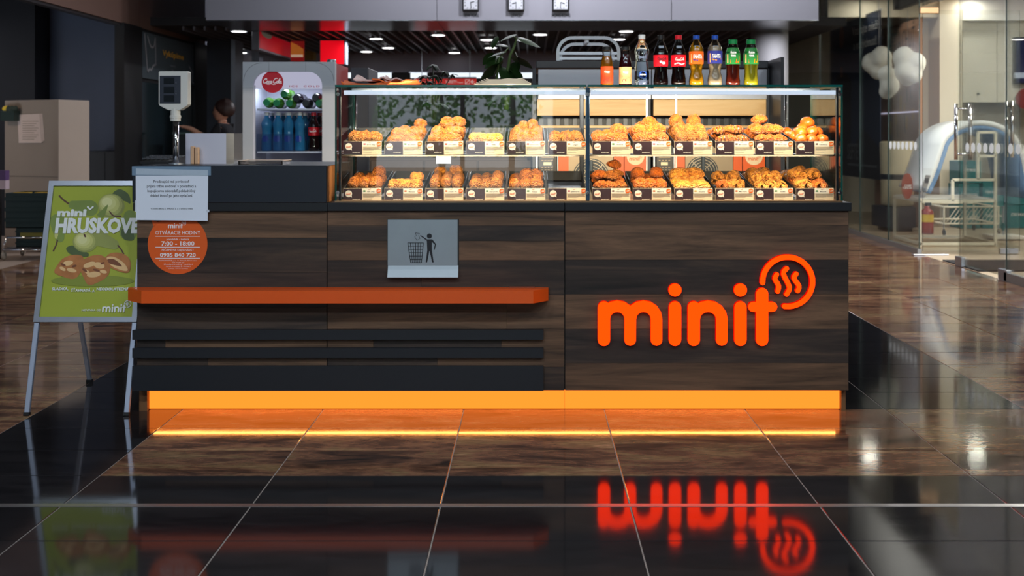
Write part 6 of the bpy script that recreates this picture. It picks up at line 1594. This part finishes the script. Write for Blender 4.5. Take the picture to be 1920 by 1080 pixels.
kx = min(kx, (xb_ - xa_ - .002) / (q1 - q0))
kz = 104 * .000605 / .73
m.add([(xa_ + (v[0] - q0) * kx, -.0046 - layer[0] * .00009, pv(365) + (v[1] - .365) * kz) for v in vs_], fs_); obj('heading_print', m, PW, po); m = MB(); m.T = AM
S_ = lambda f: xa_ + (q1 - q0) * kx * f
for f, pts in ((.39, [(-.011, .013), (0, .003), (.011, .013)]), (.955, [(-.004, .002), (.006, .013)])): m.stroke([(S_(f) + a, pv(365) + 104 * .000605 + .004 + b) for a, b in pts], .008, -.0046 - layer[0] * .00009, -.0046 - layer[0] * .00009 + .00005)
obj('accent_print', m, PW, po)['kind'] = 'stuff'
for t, x, y, w_ in (('SLADKÁ,', 208, 822, 118), ('ŠŤAVNATÁ', 357, 832, 140), ('A', 446, 835, 18), ('NEODOLATEĽNÁ!', 590, 823, 240)): ptext('slogan_print', t, x, y, 19, w_, .03)
ptext('small_print', 'NOVINKA OD', 430, 971, 15, 140, .005)
layer[0] += 1; m = MB(); m.T = AM; small_logo(m, pu(612, 945), pv(945), 205 * .000597, -.0046 - layer[0] * .00009, 0, .00005); obj('logo_print', m, PW, po)

# ================================================================== SHOP BEHIND THE GLASS
# hanging banner
BX = 4.4; bd0, bd1 = F * BX / (1651 - VX), F * BX / (1557 - VX)
bn = thing('hanging_banner', 'large dark blue hanging banner with white slogan and a dark suited figure', 'banner', (BX, bd0, .58))
bz0, bz1 = Z(338, bd0), Z(18, bd0)
obj('cloth', MB().box(BX - .006, BX + .006, bd0, bd1, bz0, bz1), mat('banner_navy', C(36, 52, 78), .6, 0, .4, 1.2, .25), bn)
BNM = Matrix(((0, 1, 0, BX - .007), (-1, 0, 0, 0), (0, 0, 1, 0), (0, 0, 0, 1)))      # local x = -world Y, front faces -X
def bl(px): return -F * BX / (px - VX)
def bzz(px, y_): return Z(y_, -bl(px))
BW = mat('banner_white', C(206, 210, 216), .6)
m = MB(); m.T = BNM
for t, px, y_, a, b in (('Vstávajte svieži', 1622, 52, 1597, 1645), ('a oddýchnutí!', 1622, 80, 1599, 1642)): m.text(t, bl(px), bzz(px, y_), -.002, .12, bl(b) - bl(a), .008)
obj('slogan', m, BW, bn)
m = MB(); m.T = BNM
m.prism([(bl(1563), .95), (bl(1596), .95), (bl(1597), 1.9), (bl(1588), 2.02), (bl(1570), 2.02), (bl(1564), 1.85)], -.002, 0); obj('figure_suit', m, mat('banner_black', C(24, 26, 32), .6), bn)
m = MB(); m.T = BNM; m.disc((bl(1579)), bzz(1579, 70), .11, -.004, -.002, 20, 0, None, .16); m.box(bl(1581), bl(1577), -.0038, -.002, 1.98, 2.12); obj('figure_face', m, mat('banner_skin', C(120, 84, 70), .6), bn)
m = MB(); m.T = BNM; m.prism([(bl(1557.5), .60), (bl(1650), .60), (bl(1650), 1.0), (bl(1620), 1.25), (bl(1600), 1.0), (bl(1575), 1.12), (bl(1557.5), 1.05)], -.0015, 0); obj('dark_field', m, mat('banner_dark', C(28, 32, 42), .6), bn)
m = MB(); m.T = BNM; m.box(bl(1590), bl(1645), -.002, 0, .75, .78); m.text('SEFTE', bl(1600), .95, -.003, .22, .5, .02); obj('brand_print', m, mat('banner_grey', C(96, 100, 106), .6), bn)
for yy_ in (bd0 + .1, bd1 - .1): obj('cord', MB().tube([(BX, yy_, bz1), (BX, yy_, 2.98)], .004, 6), STEEL, bn)
obj('top_rod', MB().tube([(BX, bd0 - .02, bz1), (BX, bd1 + .02, bz1)], .012, 8), STEEL, bn)
# tan poster wall
TX = 4.9; td0, td1 = F * TX / (1722 - VX), F * TX / (1640 - VX)
tpn = thing('tan_display_panel', 'tall tan display panel with black handwriting and yellow hop cones', 'panel', (TX, td0, 0))
obj('board', MB().box(TX, TX + .05, td0, td1, 0, Z(34, td0)), mat('panel_tan', C(170, 132, 110), .6, 0, .4, 2, .06), tpn)
TPM = Matrix(((0, 1, 0, TX - .001), (-1, 0, 0, 0), (0, 0, 1, 0), (0, 0, 0, 1)))
def tl(px): return -F * TX / (px - VX)
m = MB(); m.T = TPM; m.text('LEPŠIA CHUŤ', tl(1690), Z(74, -tl(1690)), -.002, .26, tl(1712) - tl(1664), -.01); m.text('JE PRI', tl(1676), Z(96, -tl(1676)), -.002, .22, tl(1686) - tl(1666), -.01); obj('handwriting', m, INK, tpn)
for px, y_, r in ((1689, 195, .06), (1696, 203, .035), (1680, 222, .05), (1700, 230, .05), (1712, 214, .04), (1670, 240, .05)):
    m = MB(); m.T = TPM; c_ = (tl(px), Z(y_, -tl(px))); m.prism([(c_[0] + r * math.sin(a) * .8, c_[1] - r * 1.9 * math.cos(a)) for a in [2 * PI * i / 14 for i in range(14)]], -.003, 0); obj('hop_print', m, mat('hop_yellow', C(196, 144, 40), .6), tpn)
m = MB(); m.T = TPM
for px, y0, y1 in ((1669, 190, 250), (1700, 165, 190), (1707, 164, 186), (1682, 232, 258), (1696, 214, 250)): m.stroke([(tl(px), Z(y0, -tl(px))), (tl(px) + .03, Z(y1, -tl(px)))], .012, -.002, 0)
obj('stem_print', m, INK, tpn)['kind'] = 'stuff'
obj('light_edge', MB().box(TX - .02, TX - .002, td0, td1, Z(210.5, td0), Z(207.5, td0)), glow('edge_light', (.78, .74, 1.0, 1), .9), tpn)
# hanging clouds
CLOUD = mat('cloud_fleece', C(224, 222, 212), .9, 0, .2, 8, .04, .3)
def cloud(lobes, label):
    m = MB()
    for i, (px, y_, d_, r) in enumerate(lobes):
        m.ell((X(px, d_), d_, Z(y_, d_)), (r, r, r * 1.1), 20, 14, 0, lambda q, s=i: 1 + .07 * noise.noise(q * 2.2 + Vector((s, 1, 2))))
    bm = bmesh.new(); o = obj('cloud', m, CLOUD, None, True)
    rm = o.modifiers.new('merge', 'REMESH'); rm.mode = 'VOXEL'; rm.voxel_size = .022; rm.use_smooth_shade = True
    sm = o.modifiers.new('soften', 'SMOOTH'); sm.iterations = 4
    bm.free()
    return tag(o, label, 'cloud', 'hanging cloud decorations')
cloud([(1634, 118, 12.9, .115), (1652, 108, 12.8, .125), (1655, 122, 12.85, .11), (1646, 133, 12.85, .10)], 'white hanging cloud decoration nearest the hanging banner')
cloud([(1662, 140, 12.35, .10), (1668, 160, 12.35, .11), (1662, 172, 12.4, .085)], 'lowest white hanging cloud decoration between the two others')
cloud([(1694, 108, 11.9, .115), (1718, 118, 11.85, .105), (1698, 132, 11.9, .125), (1714, 140, 11.85, .09), (1700, 150, 11.95, .07)], 'white hanging cloud decoration before the tan panel')
for px, y_, d_ in ((1648, 87, 12.85), (1664, 124, 12.35), (1702, 88, 11.9)):
    o = obj('hanging_cord', MB().tube([(X(px, d_), d_, Z(y_, d_)), (X(px, d_), d_, 2.98)], .003, 6), STEEL); o.parent = bpy.data.objects[{1648: 'cloud', 1664: 'cloud.001', 1702: 'cloud.002'}[px]]
# drum on dark plinth
d = 13.3
t = thing('cream_drum', 'cream drum with a dark band standing on a dark plinth', 'drum', (X(1682, d), d, Z(384, d)))
zA, zB = Z(386, d), Z(265, d)
obj('drum_body', MB().lathe([(.16, 0), (.19, .02), (.195, .3), (.205, zB - zA - .02), (.19, zB - zA)], X(1682, d), d, zA, 32), mat('drum_cream', C(214, 202, 172), .6, 0, .4, 5, .05), t, True)
obj('dark_band', MB().lathe([(.1985, Z(336, d) - zA), (.2005, Z(326, d) - zA)], X(1682, d), d, zA, 32, 0, False), mat('band_dark', C(40, 44, 54), .5), t, True)
t = thing('dark_plinth', 'low dark slate plinth under the cream drum', 'plinth', (X(1680, d), d, 0))
m = MB(); m.slab([(X(1652, d), d - .2), (X(1706, d), d - .2), (X(1712, d), d + .25), (X(1646, d), d + .25)], .05, zA - .003); obj('block', m, mat('plinth_slate', C(52, 56, 66), .5), t)
obj('base', MB().box(X(1656, d), X(1702, d), d - .16, d + .2, 0, .05), BLACK, t)
# bent mattress arch on a stepped white tube stand
FR_ = mat('stand_white', C(222, 216, 198), .5); q = .016
sd0, sd1 = 11.4, 12.2; tz = Z(377, sd0)
ws = thing('stepped_stand', 'white stepped tube display stand carrying the bent foam mattress', 'stand', (X(1795, sd0), sd0, 0))
sxa, sxb, sxm = X(1725, sd0), X(1866, sd0), X(1786, sd0); z2, z3 = Z(337, sd0), Z(248, sd0); sxu = X(1833, sd0)
def bar(a, b): return MB().tube([a, b], q * 1.2, 4, 0, True)
for yy_ in (sd0, sd1):
    for x_, zt_ in ((sxa, tz), (sxb, z3)): obj('upright', bar((x_, yy_, 0), (x_, yy_, zt_)), FR_, ws)
    obj('rail', bar((sxa, yy_, .03), (sxb, yy_, .03)), FR_, ws); obj('rail', bar((sxa, yy_, tz), (sxb, yy_, tz)), FR_, ws)
yy_ = sd0
obj('upright', bar((sxm, yy_, tz), (sxm, yy_, z2)), FR_, ws); obj('rail', bar((sxm, yy_, z2), (sxb, yy_, z2)), FR_, ws)
obj('upright', bar((sxu, yy_, z2), (sxu, yy_, z3)), FR_, ws); obj('rail', bar((sxu, yy_, z3), (sxb, yy_, z3)), FR_, ws); obj('rail', bar((sxu, yy_, (z2 + z3) / 2), (sxb, yy_, (z2 + z3) / 2)), FR_, ws)
for x_ in (sxa, sxb):
    for z_ in (.03, tz): obj('rail', bar((x_, sd0, z_), (x_, sd1, z_)), FR_, ws)
obj('top_shelf', MB().box(sxa, sxb, sd0 + .02, sd1 - .02, tz + .017, tz + .026), mat('shelf_pale', C(196, 192, 184), .5), ws)
am_d0, am_d1 = 11.55, 12.3
out_ = arcpts(X(1838, am_d0), Z(275, am_d0), .50, .26, 0, 180, 20)
base_z = tz + .028
path = [(X(1928, am_d0), base_z - .0)] + [(X(1915, am_d0), Z(300, am_d0))] + arcpts(X(1838, am_d0), Z(290, am_d0), .40, .31, 8, 172, 16) + [(X(1752, am_d0), Z(330, am_d0)), (X(1738, am_d0), base_z + .06)]
path = spline(path, 3)
th_ = .105
def ribbon(pts, h0, h1, y0, y1):
    P = [Vector(p) for p in pts]; A = []; B = []
    for i in range(len(P)):
        t_ = (P[min(i + 1, len(P) - 1)] - P[max(i - 1, 0)]).normalized(); n_ = Vector((t_.y, -t_.x))
        A.append(P[i] + n_ * h0); B.append(P[i] + n_ * h1)
    m = MB(); N = len(P); vs = []; fs = []
    for i in range(N): vs += [(A[i].x, y0, A[i].y), (B[i].x, y0, B[i].y), (B[i].x, y1, B[i].y), (A[i].x, y1, A[i].y)]
    for i in range(N - 1):
        for k in range(4): fs.append((i * 4 + k, i * 4 + (k + 1) % 4, (i + 1) * 4 + (k + 1) % 4, (i + 1) * 4 + k))
    fs += [(0, 3, 2, 1), tuple((N - 1) * 4 + k for k in range(4))]
    m.add(vs, fs); return m
ma = thing('bent_mattress', 'white foam mattress bent into an arch with a blue underside', 'mattress', (X(1838, am_d0), am_d0, base_z))
minz = min(p[1] for p in path)
obj('white_cover', ribbon(path, .001, .055, am_d0, am_d1), mat('mattress_white', C(220, 222, 224), .8, 0, .3, 12, .03), ma, True)
obj('blue_core', ribbon(path, -.045, .0, am_d0 + .004, am_d1 - .004), mat('mattress_blue', C(104, 136, 178), .8, 0, .3, 12, .05), ma, True)
# tags and leaflets
t = thing('discount_tag', 'oval rust red sale tag hanging before the white stand', 'sale tag', (X(1701, 11.7), 11.7, Z(373, 11.7)))
d = 11.7; m = MB(); m.disc(X(1701, d), Z(349, d), .062, d, d + .006, 28, 0, None, .14); obj('plate', m, mat('sale_rust', C(168, 66, 40), .5), t)
m = MB(); m.text('-50%', X(1701, d), Z(350, d), d - .001, .05, .10, .03, .0); obj('print', m, WHITEINK, t)
obj('hook', MB().tube([(X(1701, d), d + .003, Z(325, d)), (X(1706, d), d + .003, Z(300, d)), (X(1712, d), d + .003, Z(290, d))], .003, 6), STEEL, t)
t = thing('leaflet', 'upright picture leaflet standing on the white stand', 'leaflet', (X(1733, 11.5), 11.5, base_z))
d = 11.5; m = MB(); m.prism([(X(1724, d), base_z), (X(1733, d), base_z), (X(1745, d), Z(329, d)), (X(1736, d), Z(328, d))], d, d + .01); obj('sheet', m, mat('leaflet_grey', C(130, 126, 128), .5, 0, .4, 22, .5), t)
m = MB(); m.box(X(1730, d), X(1736, d), d - .003, d, Z(360, d), Z(352, d)).box(X(1734, d), X(1741, d), d - .003, d, Z(343, d), Z(334, d)); obj('picture_print', m, mat('leaflet_dark', C(52, 48, 56), .6), t)['kind'] = 'stuff'
# teal boxes, cage, red cylinder, floor stand
TEAL = mat('teal_carton', C(24, 112, 118), .6, 0, .4, 8, .06)
d = 13.6
for i, (a, b, y0, y1, lab) in enumerate(((1800, 1838, 430, 395, 'lower teal carton stacked nearest the white stand'), (1798, 1836, 394, 345, 'middle teal carton stacked nearest the white stand'), (1800, 1840, 344, 302, 'topmost teal carton stacked nearest the white stand'),
                                          (1842, 1884, 430, 390, 'lower teal carton of the second stack'), (1842, 1882, 389, 340, 'upper teal carton of the second stack'), (1886, 1935, 432, 385, 'lower teal carton of the stack by the open door leaf'), (1888, 1935, 384, 305, 'tall teal carton of the stack by the open door leaf'))):
    t = thing('teal_carton', lab, 'carton', (X((a + b) / 2, d), d, Z(y0, d)), 'teal cartons in the shop')
    zb_ = max(0, Z(y0, d)) if y0 < 428 else 0
    obj('box', MB().rbox(X(a, d), X(b, d), d, d + .35, zb_ + .002, Z(y1, d), .004, 1), TEAL, t)
    m = MB(); m.text('STAY MOON', X((a + b) / 2, d), (zb_ + Z(y1, d)) / 2 + .03, d - .002, .035, .20, .02); obj('print', m, WHITEINK, t)
t = thing('wire_cage', 'white wire display cage with slanting bars on casters', 'cage', (X(1800, 12.7), 12.7, 0))
d0, d1 = 12.6, 13.3; xa, xb = X(1770, d0), X(1872, d0); z0, z1 = .14, Z(388, d0)
m = MB()
for yy_ in (d0, d1):
    for a, b in (((xa, yy_, z0), (xb, yy_, z0)), ((xa, yy_, z1), (xb, yy_, z1)), ((xa, yy_, z0), (xa, yy_, z1)), ((xb, yy_, z0), (xb, yy_, z1))): m.tube([a, b], .011, 6)
for x_ in (xa, xb):
    for z_ in (z0, z1): m.tube([(x_, d0, z_), (x_, d1, z_)], .011, 6)
obj('frame', m, FR_, t)
for k in range(13):
    x_ = xa + (xb - xa) * (k + .3) / 13; x2 = min(xb, x_ + .14); f = (x2 - x_) / .14
    obj('slanting_bar', MB().tube([(x_, d0, z0), (x2, d0, z0 + (z1 - z0) * f)], .005, 5), FR_, t)
for x_ in (xa, xb):
    for yy_ in (d0, d1): obj('caster', MB().ell((x_, yy_, .04), (.018, .04, .04), 10, 8), BLACK, t, True)
    for yy_ in (d0, d1): obj('caster_stem', MB().tube([(x_, yy_, .07), (x_, yy_, z0)], .008, 6), STEEL, t)
d = 12.9
t = thing('red_canister', 'dark red canister with a yellow label under the white stand', 'canister', (X(1738, d), d, 0))
zc0, zc1 = .06, Z(386, d)
obj('can_body', MB().lathe([(.07, 0), (.075, .01), (.075, zc1 - .07), (.06, zc1 - .05), (.03, zc1 - .03), (.03, zc1)], X(1738, d), d, 0, 20), mat('canister_red', C(140, 36, 30), .4), t, True)
obj('yellow_label', MB().lathe([(.0765, .14), (.0765, .23)], X(1738, d), d, 0, 20, 0, False), mat('label_yellow', C(206, 170, 40), .5), t, True)
obj('valve', MB().rbox(X(1738, d) - .02, X(1738, d) + .05, d - .015, d + .015, zc1, zc1 + .04, .004, 1), BLACK, t)
d = 12.2
t = thing('floor_stand', 'slim white floor stand with flat foot and teal weight', 'stand', (X(1882, d), d, 0))
obj('foot', MB().rbox(X(1851, d), X(1911, d), d - .15, d + .15, .01, .05, .01, 2), WHITEPAINT, t)
obj('pole', MB().tube([(X(1881, d), d, .05), (X(1881, d), d, Z(386, d))], .012, 8), SATIN, t)
obj('weight', MB().ell((X(1881, d), d, .14), (.022, .022, .05), 12, 10), TEAL, t, True)
# doormat, screens, call signs
dm = obj('door_mat', MB().box(X(1812, 9.3) + .1, 5.4, 9.3, 10.1, .0005, .012), mat('mat_charcoal', C(40, 40, 42), .95, 0, .2, 90, .4), None); tag(dm, 'charcoal door mat inside the glass door', 'door mat')
d = 14.36
t = thing('wall_screen', 'dark blue wall screen on the white panels in the shop', 'screen', (X(1912, d), d, Z(158, d)))
obj('bezel', MB().rbox(X(1900, d), X(1990, d), d - .05, d + .03, Z(158, d), Z(70, d), .004, 1), BLACK, t)
obj('panel', MB().box(X(1902.5, d), X(1988, d), d - .053, d - .05, Z(155.5, d), Z(72.5, d)), mat('screen_blue', C(14, 22, 60), .2, 0, .5, 0, 0, 0, C(10, 22, 80), .35), t)
t = thing('hanging_screen', 'black hanging display box near the shop ceiling', 'screen', (4.0, 11.5, 2.55))
obj('box', MB().rbox(4.0, 4.08, 11.05, 12.0, 2.545, 2.98, .004, 1), BLACK, t)
obj('rail', MB().box(3.98, 4.1, 10.7, 11.04, 2.60, 2.66), STEEL, t)
t = thing('round_badge', 'dark red round badge on the shop wall beside the screen', 'badge', (X(1922, 14.3), 14.3, Z(205, 14.3)))
obj('disc', MB().disc(X(1925, 14.3), Z(185, 14.3), .14, 14.3, 14.32, 28), mat('badge_dark_red', C(130, 26, 30), .5), t)
m = MB(); m.disc(X(1834, 14.38), Z(176, 14.38), .022, 14.38, 14.388, 4); o = obj('wall_mark', m, mat('mark_grey', C(70, 70, 66), .6)); tag(o, 'small grey diamond mark on the white shop panels', 'mark')

# ================================================================== TREES BEFORE THE ENTRANCE (seen mirrored in the case glass)
struct('ground_outside', MB().box(-14, 14, -30, -7, -.2, -.02), mat('pale_paving', C(150, 148, 142), .8, 0, .3, 3, .1))
FOL = mat('tree_leaf_green', C(128, 206, 62), .5, 0, .4, 3, .4); BARK = mat('tree_bark', C(80, 66, 52), .8, 0, .3, 10, .2)
for i, (x_, y_, h_) in enumerate(((-1.5, -9.0, 2.6), (-.35, -10.2, 3.2), (-3.0, -11.5, 3.4))):
    t = thing('young_tree', '%s young street tree outside the entrance' % ORD[i], 'tree', (x_, y_, 0), 'trees outside the entrance')
    obj('trunk', MB().tube([(x_, y_, -.02), (x_ + .05, y_, h_ * .5), (x_, y_, h_ * .8)], [.06, .05, .02], 8), BARK, t, True)
    m = MB(); rr = random.Random(i)
    for k in range(900):
        a = rr.uniform(0, 2 * PI); z_ = rr.uniform(.8, h_); rad = .65 * math.sin(PI * (z_ - .6) / (h_ - .3)) ** .6 * math.sqrt(rr.random()); c_ = Vector((x_ + rad * math.cos(a), y_ + rad * math.sin(a), z_))
        u = Vector((rr.uniform(-1, 1), rr.uniform(-1, 1), rr.uniform(-1, 1))).normalized() * .06; v = u.cross(Vector((rr.uniform(-1, 1), rr.uniform(-1, 1), rr.uniform(-1, 1)))).normalized() * .035
        m.add([tuple(c_ - u), tuple(c_ + v), tuple(c_ + u), tuple(c_ - v)], [(0, 1, 2, 3)])
    obj('foliage', m, FOL, t)['kind'] = 'stuff'
